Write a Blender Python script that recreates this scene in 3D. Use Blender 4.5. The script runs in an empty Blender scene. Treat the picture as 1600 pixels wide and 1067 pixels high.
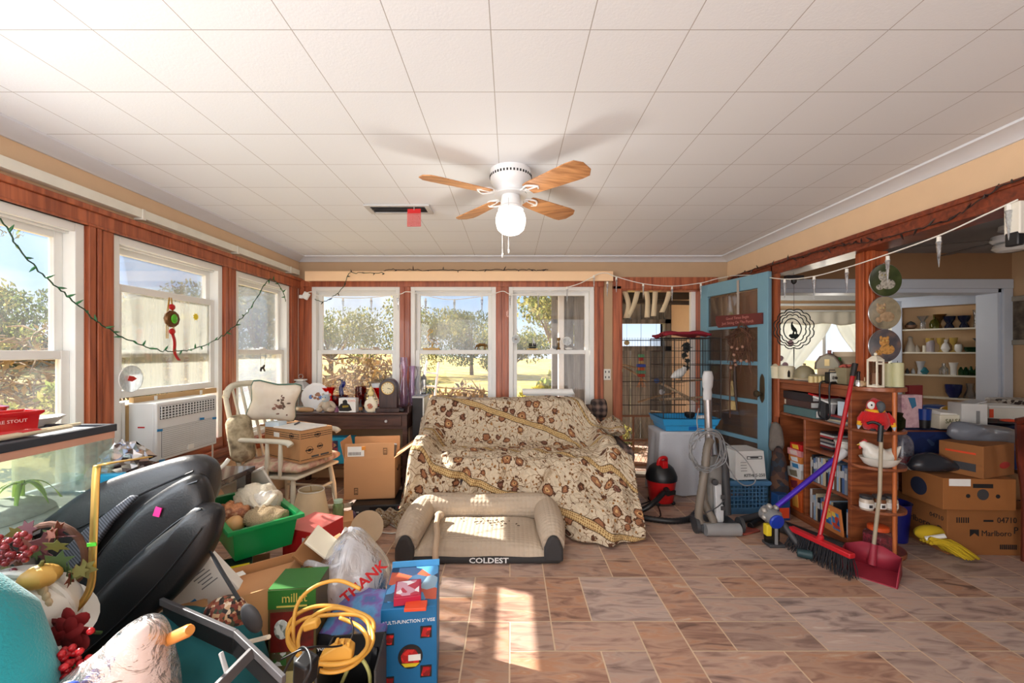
import bpy, math, random
from mathutils import Vector, Matrix, Euler
random.seed(7)
C = bpy.context.scene.collection
SC = bpy.context.scene
PI = math.pi
# ---------------- camera ----------------
cam = bpy.data.cameras.new('camera'); camo = bpy.data.objects.new('camera', cam); C.objects.link(camo)
camo.location = (0, 0, 1.31); camo.rotation_euler = (PI/2, 0, 0)
cam.sensor_width = 36; cam.lens = 14.625; cam.shift_x = .00125; cam.shift_y = .0103
cam.clip_start = .05; cam.clip_end = 400
SC.camera = camo
# ---------------- colour management ----------------
SC.view_settings.view_transform = 'Standard'; SC.view_settings.look = 'None'
SC.view_settings.gamma = 1; SC.view_settings.use_curve_mapping = False
SC.view_settings.exposure = 0.1
# ---------------- world, sun, fill lights ----------------
def nd(nt, t, **k):
 n = nt.nodes.new(t)
 for a, b in k.items(): setattr(n, a, b)
 return n
wd = bpy.data.worlds.new('sky'); SC.world = wd; wd.use_nodes = True
nt = wd.node_tree; bg = nt.nodes['Background']
tc = nd(nt, 'ShaderNodeTexCoord'); sx = nd(nt, 'ShaderNodeSeparateXYZ'); nt.links.new(tc.outputs['Generated'], sx.inputs[0])
cr = nd(nt, 'ShaderNodeValToRGB'); nt.links.new(sx.outputs['Z'], cr.inputs[0])
e = cr.color_ramp.elements; e[0].position = 0; e[0].color = (.72, .80, .90, 1); e[1].position = .45; e[1].color = (.17, .38, .85, 1)
n2 = e.new(.12); n2.color = (.42, .62, .92, 1)
nz = nd(nt, 'ShaderNodeTexNoise'); nz.inputs['Scale'].default_value = 3.2; nz.inputs['Detail'].default_value = 5
nt.links.new(tc.outputs['Generated'], nz.inputs['Vector'])
c2 = nd(nt, 'ShaderNodeValToRGB'); c2.color_ramp.elements[0].position = .52; c2.color_ramp.elements[1].position = .7
nt.links.new(nz.outputs['Fac'], c2.inputs[0])
mx = nd(nt, 'ShaderNodeMix', data_type='RGBA'); nt.links.new(c2.outputs[0], mx.inputs[0]); nt.links.new(cr.outputs[0], mx.inputs[6])
mx.inputs[7].default_value = (.95, .95, .95, 1); nt.links.new(mx.outputs[2], bg.inputs[0]); bg.inputs[1].default_value = 1.3
def lamp(name, typ, loc, energy, col=(1, 1, 1), aim=None, **k):
 l = bpy.data.lights.new(name, typ); l.energy = energy; l.color = col
 for a, b in k.items(): setattr(l, a, b)
 o = bpy.data.objects.new(name, l); C.objects.link(o); o.location = loc
 if aim is not None: o.rotation_euler = (Vector(aim)-Vector(loc)).to_track_quat('-Z', 'Y').to_euler()
 return o
lamp('sun', 'SUN', (-9.6, 3.35, 7.5), 16, (1, .95, .86), aim=(0, 0, 0), angle=.009)
# fill lights added behind and beside the camera in place of daylight
lamp('fill_rear', 'AREA', (0, -2.5, 1.25), 84, (.92, .96, 1), aim=(0, 3, 1.5), shape='RECTANGLE', size=4.0, size_y=1.9)
lamp('fill_side', 'AREA', (-2.15, .05, 1.3), 62, (.86, .93, 1), aim=(2, 1.2, 1.2), shape='RECTANGLE', size=1.8, size_y=1.3)
SC.cycles.transparent_max_bounces = 40
# ---------------- pixel <-> place ----------------
CZ = 1.31; FP = 650.; U0 = 798.; V0 = 550.
def W(u, v, Y): return Vector(((u-U0)*Y/FP, Y, CZ-(v-V0)*Y/FP))
def FL(u, v, z=0.):
 Y = (CZ-z)*FP/(v-V0); return Vector(((u-U0)*Y/FP, Y, z))
def WX(u, v, X):
 Y = X*FP/(u-U0); return Vector((X, Y, CZ-(v-V0)*Y/FP))
# ---------------- materials ----------------
def lin(c):
 r = []
 for x in c[:3]:
  x = x/255.; r.append(x/12.92 if x <= .04045 else ((x+.055)/1.055)**2.4)
 return (*r, 1)
MATS = {}
def newmat(name):
 m = bpy.data.materials.new(name); m.use_nodes = True
 return m, m.node_tree, m.node_tree.nodes['Principled BSDF']
def mat(name, col, rough=.6, metal=0, var=.12, vs=9, bump=0, bs=80, trans=0, alpha=1, emit=0, coat=0, sheen=0, stretch=None):
 if name in MATS: return MATS[name]
 m, nt, p = newmat(name)
 L = lin(col)
 tc = nd(nt, 'ShaderNodeTexCoord'); src = tc.outputs['Object']
 if stretch:
  mp = nd(nt, 'ShaderNodeMapping'); mp.inputs['Scale'].default_value = stretch
  nt.links.new(src, mp.inputs[0]); src = mp.outputs[0]
 nz = nd(nt, 'ShaderNodeTexNoise'); nz.inputs['Scale'].default_value = vs; nz.inputs['Detail'].default_value = 4
 nt.links.new(src, nz.inputs['Vector'])
 mx = nd(nt, 'ShaderNodeMix', data_type='RGBA')
 mx.inputs[6].default_value = (*[max(0, x*(1-var)) for x in L[:3]], 1)
 mx.inputs[7].default_value = (*[min(1, x*(1+var)) for x in L[:3]], 1)
 nt.links.new(nz.outputs['Fac'], mx.inputs[0]); nt.links.new(mx.outputs[2], p.inputs['Base Color'])
 p.inputs['Roughness'].default_value = rough; p.inputs['Metallic'].default_value = metal
 p.inputs['Transmission Weight'].default_value = trans; p.inputs['Alpha'].default_value = alpha
 p.inputs['Coat Weight'].default_value = coat; p.inputs['Sheen Weight'].default_value = sheen
 if emit:
  p.inputs['Emission Color'].default_value = L; p.inputs['Emission Strength'].default_value = emit
 if bump:
  n3 = nd(nt, 'ShaderNodeTexNoise'); n3.inputs['Scale'].default_value = bs; n3.inputs['Detail'].default_value = 3
  nt.links.new(src, n3.inputs['Vector'])
  b = nd(nt, 'ShaderNodeBump'); b.inputs['Strength'].default_value = bump; b.inputs['Distance'].default_value = .01
  nt.links.new(n3.outputs['Fac'], b.inputs['Height']); nt.links.new(b.outputs[0], p.inputs['Normal'])
 MATS[name] = m; return m
def wood(name, c1, c2, sc=(14, 14, 1.2), rough=.4, coat=.15):
 if name in MATS: return MATS[name]
 m, nt, p = newmat(name)
 tc = nd(nt, 'ShaderNodeTexCoord'); mp = nd(nt, 'ShaderNodeMapping'); mp.inputs['Scale'].default_value = sc
 nt.links.new(tc.outputs['Object'], mp.inputs[0])
 nz = nd(nt, 'ShaderNodeTexNoise'); nz.inputs['Scale'].default_value = 2.2; nz.inputs['Detail'].default_value = 6; nz.inputs['Distortion'].default_value = .6
 nt.links.new(mp.outputs[0], nz.inputs['Vector'])
 cr = nd(nt, 'ShaderNodeValToRGB'); cr.color_ramp.elements[0].color = lin(c1); cr.color_ramp.elements[1].color = lin(c2)
 cr.color_ramp.elements[0].position = .32; cr.color_ramp.elements[1].position = .68
 nt.links.new(nz.outputs['Fac'], cr.inputs[0]); nt.links.new(cr.outputs[0], p.inputs['Base Color'])
 p.inputs['Roughness'].default_value = rough; p.inputs['Coat Weight'].default_value = coat
 MATS[name] = m; return m
def glass(name, col=(255, 255, 255), haze=.1, hcol=(235, 238, 240), hs=2.5, gloss=.06, stretch=(1, 1, .5), grough=.03, bump=0):
 """clear pane or vessel: mostly transparent, a little mirror, dusty film with streaks"""
 if name in MATS: return MATS[name]
 m, nt, p = newmat(name); nt.nodes.remove(p)
 out = nt.nodes['Material Output']
 tr = nd(nt, 'ShaderNodeBsdfTransparent'); tr.inputs[0].default_value = lin(col)
 gl = nd(nt, 'ShaderNodeBsdfGlossy'); gl.inputs['Roughness'].default_value = grough
 df = nd(nt, 'ShaderNodeBsdfDiffuse'); df.inputs[0].default_value = lin(hcol)
 tl = nd(nt, 'ShaderNodeBsdfTranslucent'); tl.inputs[0].default_value = lin(hcol)
 a0 = nd(nt, 'ShaderNodeMixShader'); a0.inputs[0].default_value = .75; nt.links.new(df.outputs[0], a0.inputs[1]); nt.links.new(tl.outputs[0], a0.inputs[2])
 tc = nd(nt, 'ShaderNodeTexCoord'); mp = nd(nt, 'ShaderNodeMapping'); mp.inputs['Scale'].default_value = stretch
 nt.links.new(tc.outputs['Object'], mp.inputs[0])
 nz = nd(nt, 'ShaderNodeTexNoise'); nz.inputs['Scale'].default_value = hs; nz.inputs['Detail'].default_value = 4; nt.links.new(mp.outputs[0], nz.inputs['Vector'])
 mr = nd(nt, 'ShaderNodeMapRange'); mr.inputs[1].default_value = .3; mr.inputs[2].default_value = .75; mr.inputs[3].default_value = haze*.25; mr.inputs[4].default_value = haze*1.8
 nt.links.new(nz.outputs['Fac'], mr.inputs[0])
 a1 = nd(nt, 'ShaderNodeMixShader'); nt.links.new(mr.outputs[0], a1.inputs[0]); nt.links.new(tr.outputs[0], a1.inputs[1]); nt.links.new(a0.outputs[0], a1.inputs[2])
 fr = nd(nt, 'ShaderNodeFresnel'); fr.inputs[0].default_value = 1.35
 mm = nd(nt, 'ShaderNodeMath', operation='MULTIPLY_ADD'); mm.inputs[1].default_value = .7; mm.inputs[2].default_value = gloss*.05
 nt.links.new(fr.outputs[0], mm.inputs[0])
 a2 = nd(nt, 'ShaderNodeMixShader'); nt.links.new(mm.outputs[0], a2.inputs[0]); nt.links.new(a1.outputs[0], a2.inputs[1]); nt.links.new(gl.outputs[0], a2.inputs[2])
 nt.links.new(a2.outputs[0], out.inputs[0])
 if bump:
  nb = nd(nt, 'ShaderNodeTexNoise'); nb.inputs['Scale'].default_value = 14; nb.inputs['Detail'].default_value = 4; nb.inputs['Distortion'].default_value = 1.5; nt.links.new(mp.outputs[0], nb.inputs['Vector'])
  b = nd(nt, 'ShaderNodeBump'); b.inputs['Strength'].default_value = bump; b.inputs['Distance'].default_value = .05; nt.links.new(nb.outputs['Fac'], b.inputs['Height'])
  for q in (df, tl, gl, fr): nt.links.new(b.outputs[0], q.inputs['Normal'])
 MATS[name] = m; return m
def patch(name, cols, sc=20, rough=.5, kind='vor', stretch=(1, 1, 1)):
 """printed or mottled surface: cells or clouds of the given colours"""
 if name in MATS: return MATS[name]
 m, nt, p = newmat(name)
 tc = nd(nt, 'ShaderNodeTexCoord'); mp = nd(nt, 'ShaderNodeMapping'); mp.inputs['Scale'].default_value = stretch
 nt.links.new(tc.outputs['Object'], mp.inputs[0])
 cr = nd(nt, 'ShaderNodeValToRGB')
 if kind == 'vor':
  v = nd(nt, 'ShaderNodeTexVoronoi'); v.inputs['Scale'].default_value = sc; nt.links.new(mp.outputs[0], v.inputs['Vector'])
  s = nd(nt, 'ShaderNodeSeparateColor'); nt.links.new(v.outputs['Color'], s.inputs[0]); nt.links.new(s.outputs[0], cr.inputs[0])
  cr.color_ramp.interpolation = 'CONSTANT'; lo, hi = 0., 1.
 else:
  v = nd(nt, 'ShaderNodeTexNoise'); v.inputs['Scale'].default_value = sc; v.inputs['Detail'].default_value = 5; nt.links.new(mp.outputs[0], v.inputs['Vector'])
  nt.links.new(v.outputs['Fac'], cr.inputs[0]); lo, hi = .3, .72
 el = cr.color_ramp.elements; n = len(cols)
 while len(el) < n: el.new(.5)
 for i, c in enumerate(cols):
  el[i].position = lo+(hi-lo)*i/(n if kind == 'vor' else max(1, n-1)); el[i].color = lin(c)
 nt.links.new(cr.outputs[0], p.inputs['Base Color']); p.inputs['Roughness'].default_value = rough
 MATS[name] = m; return m
# ---------------- mesh builder ----------------
def rotm(r): return Euler(r).to_matrix().to_4x4() if r else Matrix()
class MB:
 def __init__(s, T=None): s.v = []; s.f = []; s.m = []; s.uv = {}; s.T = T or Matrix()
 def add(s, vs, fs, m=0, T=None):
  b = len(s.v); M = s.T @ T if T is not None else s.T
  s.v += [M @ Vector(p) for p in vs]
  for f in fs: s.f.append([b+i for i in f]); s.m.append(m)
  return s
 def box(s, c, d, r=None, m=0, taper=1):
  x, y, z = d[0]/2, d[1]/2, d[2]/2; t = taper
  vs = [(-x, -y, -z), (x, -y, -z), (x, y, -z), (-x, y, -z), (-x*t, -y*t, z), (x*t, -y*t, z), (x*t, y*t, z), (-x*t, y*t, z)]
  fs = [(3, 2, 1, 0), (4, 5, 6, 7), (0, 1, 5, 4), (1, 2, 6, 5), (2, 3, 7, 6), (3, 0, 4, 7)]
  return s.add(vs, fs, m, Matrix.Translation(c) @ rotm(r))
 def bb(s, a, b, m=0):
  return s.box([(a[i]+b[i])/2 for i in range(3)], [abs(b[i]-a[i]) for i in range(3)], None, m)
 def tube(s, pts, r, n=8, closed=False, m=0, caps=True):
  pts = [Vector(p) for p in pts]; k = len(pts); rs = r if isinstance(r, (list, tuple)) else [r]*k
  vs = []; N = None
  for i in range(k):
   if closed: t = pts[(i+1) % k]-pts[i-1]
   else: t = pts[min(i+1, k-1)]-pts[max(i-1, 0)]
   if t.length < 1e-9: t = Vector((0, 0, 1))
   t.normalize()
   if N is None:
    N = t.orthogonal().normalized()
   else:
    N = N-t*N.dot(t)
    N = N.normalized() if N.length > 1e-6 else t.orthogonal().normalized()
   B = t.cross(N)
   for j in range(n):
    a = 2*PI*j/n; vs.append(pts[i]+(N*math.cos(a)+B*math.sin(a))*rs[i])
  fs = []
  for i in range(k if closed else k-1):
   for j in range(n):
    a = i*n+j; b = i*n+(j+1) % n; i2 = ((i+1) % k)*n
    fs.append((a, b, i2+(j+1) % n, i2+j))
  if caps and not closed: fs += [tuple(range(n-1, -1, -1)), tuple((k-1)*n+j for j in range(n))]
  return s.add(vs, fs, m)
 def cyl(s, a, b, r, n=12, m=0): return s.tube([a, b], r, n, m=m)
 def lathe(s, prof, c=(0, 0, 0), n=20, r=None, m=0, sc=(1, 1, 1)):
  vs = []; fs = []; k = len(prof)
  for (pr, z) in prof:
   for j in range(n): vs.append((pr*math.cos(2*PI*j/n)*sc[0], pr*math.sin(2*PI*j/n)*sc[1], z*sc[2]))
  for i in range(k-1):
   for j in range(n): fs.append((i*n+j, i*n+(j+1) % n, (i+1)*n+(j+1) % n, (i+1)*n+j))
  if prof[0][0] > 1e-5: fs.append(tuple(range(n-1, -1, -1)))
  if prof[-1][0] > 1e-5: fs.append(tuple((k-1)*n+j for j in range(n)))
  return s.add(vs, fs, m, Matrix.Translation(c) @ rotm(r))
 def vessel(s, prof, c=(0, 0, 0), n=20, t=.004, r=None, m=0, sc=(1, 1, 1)):
  """open-mouthed lathe: outside profile bottom to top, then back down the inside"""
  ins = [(max(.0005, pr-t), z) for pr, z in prof[::-1][:-1]]+[(.0004, prof[0][1]+t)]
  return s.lathe([(.0004, prof[0][1])]+list(prof)+ins, c, n, r, m, sc)
 def ell(s, c, d, r=None, n=14, m=0):
  k = max(6, n*2//3)
  return s.lathe([(max(1e-6, math.sin(PI*i/k)), -math.cos(PI*i/k)) for i in range(k+1)], c, n, r, m, d)
 def prism(s, poly, h, T=None, m=0):
  """poly in local xz, thickness h along local y (centred)"""
  n = len(poly); vs = [(x, -h/2, z) for x, z in poly]+[(x, h/2, z) for x, z in poly]
  fs = [tuple(range(n)), tuple(range(2*n-1, n-1, -1))]+[((i+1) % n, i, n+i, n+(i+1) % n) for i in range(n)]
  return s.add(vs, fs, m, T)
 def grid(s, fn, nu, nv, m=0, uv=False, T=None):
  b = len(s.v); vs = [fn(i/nu, j/nv) for j in range(nv+1) for i in range(nu+1)]
  fs = [(j*(nu+1)+i, j*(nu+1)+i+1, (j+1)*(nu+1)+i+1, (j+1)*(nu+1)+i) for j in range(nv) for i in range(nu)]
  if uv:
   for j in range(nv+1):
    for i in range(nu+1): s.uv[b+j*(nu+1)+i] = (i/nu, j/nv)
  return s.add(vs, fs, m, T)
 def build(s, name, mats, parent=None, loc=(0, 0, 0), rot=None, ang=38, bev=0, bseg=2, solid=0, sub=0, off=-1):
  me = bpy.data.meshes.new(name); me.from_pydata([tuple(p) for p in s.v], [], s.f)
  if not isinstance(mats, (list, tuple)): mats = [mats]
  for q in mats: me.materials.append(q)
  if len(mats) > 1: me.polygons.foreach_set('material_index', s.m)
  if s.uv:
   u = me.uv_layers.new(name='UVMap')
   for lp in me.loops: u.data[lp.index].uv = s.uv.get(lp.vertex_index, (0, 0))
  me.shade_smooth()
  if ang < 180: me.set_sharp_from_angle(angle=math.radians(ang))
  me.update()
  o = bpy.data.objects.new(name, me); C.objects.link(o)
  o.location = loc
  if rot: o.rotation_euler = rot
  if parent is not None: o.parent = parent
  if solid:
   d = o.modifiers.new('solid', 'SOLIDIFY'); d.thickness = solid; d.offset = off
  if bev:
   d = o.modifiers.new('bevel', 'BEVEL'); d.width = bev; d.segments = bseg; d.limit_method = 'ANGLE'; d.angle_limit = math.radians(40)
  if sub:
   d = o.modifiers.new('sub', 'SUBSURF'); d.levels = sub; d.render_levels = sub
  return o
def thing(name, label, cat, loc=(0, 0, 0), rz=0, group=None, rot=None):
 o = bpy.data.objects.new(name, None); C.objects.link(o); o.empty_display_size = .05
 o.location = loc; o.rotation_euler = rot if rot else (0, 0, rz)
 o['label'] = label; o['category'] = cat
 if group: o['group'] = group
 return o
def tag(o, label, cat, group=None, kind=None):
 o['label'] = label; o['category'] = cat
 if group: o['group'] = group
 if kind: o['kind'] = kind
 return o
def struct(o): o['kind'] = 'structure'; return o
def sroot(name, loc=(0, 0, 0), rot=(0, 0, 0)):
 o = bpy.data.objects.new(name, None); C.objects.link(o); o.location = loc; o.rotation_euler = rot; o['kind'] = 'structure'; return o
def copytree(o, parent=None):
 c = o.copy(); C.objects.link(c)
 if parent is not None: c.parent = parent
 for ch in list(o.children): copytree(ch, c)
 return c
def text(s, size, m, parent, loc, rot=(PI/2, 0, 0), name='lettering', ext=.0006, sx=1., align='CENTER', bold=0):
 cu = bpy.data.curves.new('tmp', 'FONT'); cu.body = s; cu.size = size; cu.extrude = ext; cu.align_x = align; cu.align_y = 'CENTER'; cu.resolution_u = 2; cu.offset = bold
 ob = bpy.data.objects.new('tmp', cu)
 me = bpy.data.meshes.new_from_object(ob); bpy.data.objects.remove(ob); bpy.data.curves.remove(cu)
 me.materials.clear(); me.materials.append(m)
 o = bpy.data.objects.new(name, me); C.objects.link(o); o.location = loc; o.rotation_euler = rot; o.scale = (sx, 1, 1)
 if parent is not None: o.parent = parent
 return o
def cr_curve(pts, n=6, closed=False):
 pts = [Vector(p) for p in pts]; out = []; k = len(pts)
 g = (lambda i: pts[i % k]) if closed else (lambda i: pts[min(max(i, 0), k-1)])
 for i in range(k if closed else k-1):
  a, b, c, d = g(i-1), g(i), g(i+1), g(i+2)
  for j in range(n):
   t = j/n; out.append(.5*((2*b)+(c-a)*t+(2*a-5*b+4*c-d)*t*t+(3*b-a-3*c+d)*t**3))
 if not closed: out.append(pts[-1])
 return out
def carton(name, label, loc, rz, d, m, cat='box', closed=True, flaps=(), group=None, tilt=(0, 0), wall=.006):
 """cardboard carton; flaps = list of (side 'l r f b', angle from vertical outward in degrees, length)"""
 t = thing(name, label, cat, loc, rz, group, rot=(tilt[0], tilt[1], rz))
 x, y, z = d; b = MB()
 if closed: b.box((0, 0, z/2), d); b.build('body', m, t, bev=.004)
 else:
  b.box((0, 0, wall/2), (x, y, wall))
  for sx in (-1, 1): b.box((sx*(x/2-wall/2), 0, z/2), (wall, y, z))
  for sy in (-1, 1): b.box((0, sy*(y/2-wall/2), z/2), (x-2*wall, wall, z))
  b.build('body', m, t)
 for (s, a, l) in flaps:
  f = MB(); a = math.radians(a); h = wall*.7
  if s in 'lr':
   g = -1 if s == 'l' else 1; f.box((0, 0, l/2), (h, y*.97, l)); f.build('flap', m, t, (g*x/2, 0, z), (0, g*a, 0))
  else:
   g = -1 if s == 'f' else 1; f.box((0, 0, l/2), (x*.97, h, l)); f.build('flap', m, t, (0, g*y/2, z), (-g*a, 0, 0))
 return t
M = {}
M['mahog'] = wood('mahogany trim', (136, 68, 42), (190, 106, 68), (16, 16, 1.0))
M['mahogh'] = wood('mahogany rail', (128, 62, 38), (180, 98, 62), (1.0, 1.0, 16))
M['white'] = mat('white paint', (238, 238, 234), .45, var=.04)
M['offw'] = mat('off white plastic', (226, 222, 210), .5, var=.06)
M['tan'] = mat('tan wall paint', (226, 194, 158), .8, var=.05, bump=.06, bs=160)
M['peach'] = mat('peach valance paint', (250, 212, 170), .6, var=.04)
M['black'] = mat('black plastic', (24, 24, 26), .4, var=.2)
M['dark'] = mat('dark grey plastic', (62, 62, 64), .5, var=.15)
M['grey'] = mat('grey plastic', (130, 130, 130), .45, var=.1)
M['lgrey'] = mat('light grey plastic', (190, 190, 190), .45, var=.08)
M['card'] = mat('cardboard', (190, 142, 96), .85, var=.1, vs=5, bump=.05)
M['cardd'] = mat('brown cardboard', (150, 104, 62), .85, var=.14, vs=5, bump=.05)
M['cream'] = mat('cream paint', (236, 228, 206), .5, var=.07)
M['red'] = mat('red plastic', (190, 20, 24), .35, var=.1)
M['green'] = mat('green wire', (28, 66, 40), .5)
M['ink'] = mat('black ink', (26, 24, 24), .7)
M['inkw'] = mat('white ink', (245, 245, 242), .6)
M['inkr'] = mat('red ink', (205, 30, 30), .6)
M['paper'] = mat('white paper', (240, 238, 232), .8, var=.05)
M['brass'] = mat('brass', (196, 158, 84), .35, .8)
M['steel'] = mat('steel', (190, 190, 192), .3, .9)
M['chrome'] = mat('chrome', (220, 220, 222), .15, 1)
M['vioclear'] = glass('clear glass', (240, 243, 246), .06)
# ================= SETTING =================
XL, XR, YB, CH = -2.22, 2.27, 4.36, 2.297
YR = -2.6
def floor_material():
 m, nt, p = newmat('slate look tile')
 at = nd(nt, 'ShaderNodeAttribute'); at.attribute_name = 'tone'
 tc = nd(nt, 'ShaderNodeTexCoord')
 ad = nd(nt, 'ShaderNodeVectorMath', operation='MULTIPLY_ADD'); ad.inputs[1].default_value = (37, 53, 11)
 nt.links.new(at.outputs['Color'], ad.inputs[0]); nt.links.new(tc.outputs['Object'], ad.inputs[2])
 mp = nd(nt, 'ShaderNodeMapping'); mp.inputs['Rotation'].default_value = (0, 0, .75); mp.inputs['Scale'].default_value = (1.3, 5, 1)
 nt.links.new(ad.outputs[0], mp.inputs[0])
 n1 = nd(nt, 'ShaderNodeTexNoise'); n1.inputs['Scale'].default_value = 3.4; n1.inputs['Detail'].default_value = 8; n1.inputs['Distortion'].default_value = 1.2
 nt.links.new(mp.outputs[0], n1.inputs['Vector'])
 cr = nd(nt, 'ShaderNodeValToRGB'); el = cr.color_ramp.elements
 cols = [(.28, (122, 90, 76)), (.42, (168, 124, 102)), (.52, (188, 148, 122)), (.62, (190, 134, 98)), (.75, (206, 178, 152))]
 while len(el) < 5: el.new(.5)
 for i, (q, c) in enumerate(cols): el[i].position = q; el[i].color = lin(c)
 nt.links.new(n1.outputs['Fac'], cr.inputs[0])
 sp = nd(nt, 'ShaderNodeSeparateColor'); nt.links.new(at.outputs['Color'], sp.inputs[0])
 hv = nd(nt, 'ShaderNodeHueSaturation')
 m1 = nd(nt, 'ShaderNodeMapRange'); m1.inputs[3].default_value = .88; m1.inputs[4].default_value = 1.08; nt.links.new(sp.outputs[0], m1.inputs[0]); nt.links.new(m1.outputs[0], hv.inputs['Value'])
 m2 = nd(nt, 'ShaderNodeMapRange'); m2.inputs[3].default_value = .55; m2.inputs[4].default_value = .95; nt.links.new(sp.outputs[1], m2.inputs[0]); nt.links.new(m2.outputs[0], hv.inputs['Saturation'])
 nt.links.new(cr.outputs[0], hv.inputs['Color']); nt.links.new(hv.outputs[0], p.inputs['Base Color'])
 p.inputs['Roughness'].default_value = .5; p.inputs['Specular IOR Level'].default_value = .3
 b = nd(nt, 'ShaderNodeBump'); b.inputs['Strength'].default_value = .12; b.inputs['Distance'].default_value = .01
 nt.links.new(n1.outputs['Fac'], b.inputs['Height']); nt.links.new(b.outputs[0], p.inputs['Normal'])
 return m
def build_floor():
 g = .2; x0 = .595-.2*17; y0 = 1.823-.2*23; nx, ny = 42, 46
 occ = [[0]*nx for _ in range(ny)]; rr = random.Random(3); vs = []; fs = []; tone = []
 for j in range(ny):
  for i in range(nx):
   if occ[j][i]: continue
   op = [(1, 1)]*4
   if i+1 < nx and not occ[j][i+1]: op += [(2, 1)]*3
   if j+1 < ny: op += [(1, 2)]*4
   if i+1 < nx and j+1 < ny and not occ[j][i+1]: op += [(2, 2)]*2
   w, h = rr.choice(op)
   for a in range(h):
    for b in range(w): occ[j+a][i+b] = 1
   q = .0035; X0, Y0 = x0+i*g+q, y0+j*g+q; X1, Y1 = x0+(i+w)*g-q, y0+(j+h)*g-q
   b = len(vs); vs += [(X0, Y0, 0), (X1, Y0, 0), (X1, Y1, 0), (X0, Y1, 0)]; fs.append((b, b+1, b+2, b+3)); tone.append((rr.random(), rr.random(), rr.random(), 1))
 b = len(vs); X1 = x0+nx*g; Y1 = y0+ny*g
 vs += [(x0, y0, -.0015), (X1, y0, -.0015), (X1, Y1, -.0015), (x0, Y1, -.0015), (x0, y0, -.12), (X1, y0, -.12), (X1, Y1, -.12), (x0, Y1, -.12)]
 nf = len(fs); fs += [(b, b+1, b+2, b+3), (b+7, b+6, b+5, b+4), (b, b+4, b+5, b+1), (b+1, b+5, b+6, b+2), (b+2, b+6, b+7, b+3), (b+3, b+7, b+4, b)]
 me = bpy.data.meshes.new('floor'); me.from_pydata(vs, [], fs)
 me.materials.append(floor_material()); me.materials.append(mat('grout', (222, 196, 166), .8))
 ca = me.color_attributes.new('tone', 'FLOAT_COLOR', 'CORNER'); k = 0
 for p in me.polygons:
  if p.index >= nf: p.material_index = 1
  for li in p.loop_indices: ca.data[li].color = tone[p.index] if p.index < nf else (.5, .5, .5, 1)
 o = bpy.data.objects.new('floor', me); C.objects.link(o); struct(o)
build_floor()
def ceil_material():
 m, nt, p = newmat('ceiling tile')
 tc = nd(nt, 'ShaderNodeTexCoord'); sx = nd(nt, 'ShaderNodeSeparateXYZ'); nt.links.new(tc.outputs['Object'], sx.inputs[0])
 def seam(out, off):
  a = nd(nt, 'ShaderNodeMath', operation='ADD'); a.inputs[1].default_value = 30*.305-off; nt.links.new(out, a.inputs[0])
  b = nd(nt, 'ShaderNodeMath', operation='MODULO'); b.inputs[1].default_value = .305; nt.links.new(a.outputs[0], b.inputs[0])
  c = nd(nt, 'ShaderNodeMath', operation='LESS_THAN'); c.inputs[1].default_value = .0032; nt.links.new(b.outputs[0], c.inputs[0]); return c
 s1 = seam(sx.outputs['X'], -.063); s2 = seam(sx.outputs['Y'], 1.578)
 mxx = nd(nt, 'ShaderNodeMath', operation='MAXIMUM'); nt.links.new(s1.outputs[0], mxx.inputs[0]); nt.links.new(s2.outputs[0], mxx.inputs[1])
 mx = nd(nt, 'ShaderNodeMix', data_type='RGBA'); mx.inputs[6].default_value = lin((234, 239, 244)); mx.inputs[7].default_value = lin((176, 174, 172))
 nt.links.new(mxx.outputs[0], mx.inputs[0]); nt.links.new(mx.outputs[2], p.inputs['Base Color']); p.inputs['Roughness'].default_value = .75
 n = nd(nt, 'ShaderNodeTexNoise'); n.inputs['Scale'].default_value = 140; nt.links.new(tc.outputs['Object'], n.inputs['Vector'])
 b = nd(nt, 'ShaderNodeBump'); b.inputs['Strength'].default_value = .12; b.inputs['Distance'].default_value = .004
 nt.links.new(n.outputs['Fac'], b.inputs['Height']); nt.links.new(b.outputs[0], p.inputs['Normal'])
 return m
struct(MB().bb((XL-.14, YR-.1, CH), (XR+.14, YB+.12, CH+.12)).build('ceiling', ceil_material()))
wl = MB()
wl.bb((XL-.12, YR, 0), (XL, YB+.12, .58)).bb((XL-.12, YR, 1.97), (XL, YB+.12, CH))
for a, b in ((YR, .10), (1.10, 1.25), (2.154, 2.305), (3.185, 3.33), (4.147, YB+.12)): wl.bb((XL-.12, a, .58), (XL, b, 1.97))
struct(wl.build('wall_left', M['tan']))
wb = MB(); wb.bb((XL, YB, 0), (1.154, YB+.12, .62)).bb((XL, YB, 1.994), (XR+.14, YB+.12, CH))
for a, b in ((XL, -2.08), (-1.16, -1.046), (-.154, -.02), (.872, 1.154)): wb.bb((a, YB, .62), (b, YB+.12, 1.994))
wb.bb((2.0, YB, 0), (XR+.14, YB+.12, 1.994))
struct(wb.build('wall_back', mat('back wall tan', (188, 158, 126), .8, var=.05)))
wr = MB(); wr.bb((XR, YR, 2.07), (XR+.14, YB, CH)).bb((XR, 3.6, 0), (XR+.02, YB, 2.07)).bb((XR, YR, 0), (XR+.14, -.6, 2.07))
struct(wr.build('wall_right', M['tan']))
struct(MB().bb((XL-.12, YR-.1, 0), (XR+3, YR, CH)).build('wall_rear', M['tan']))
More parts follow.
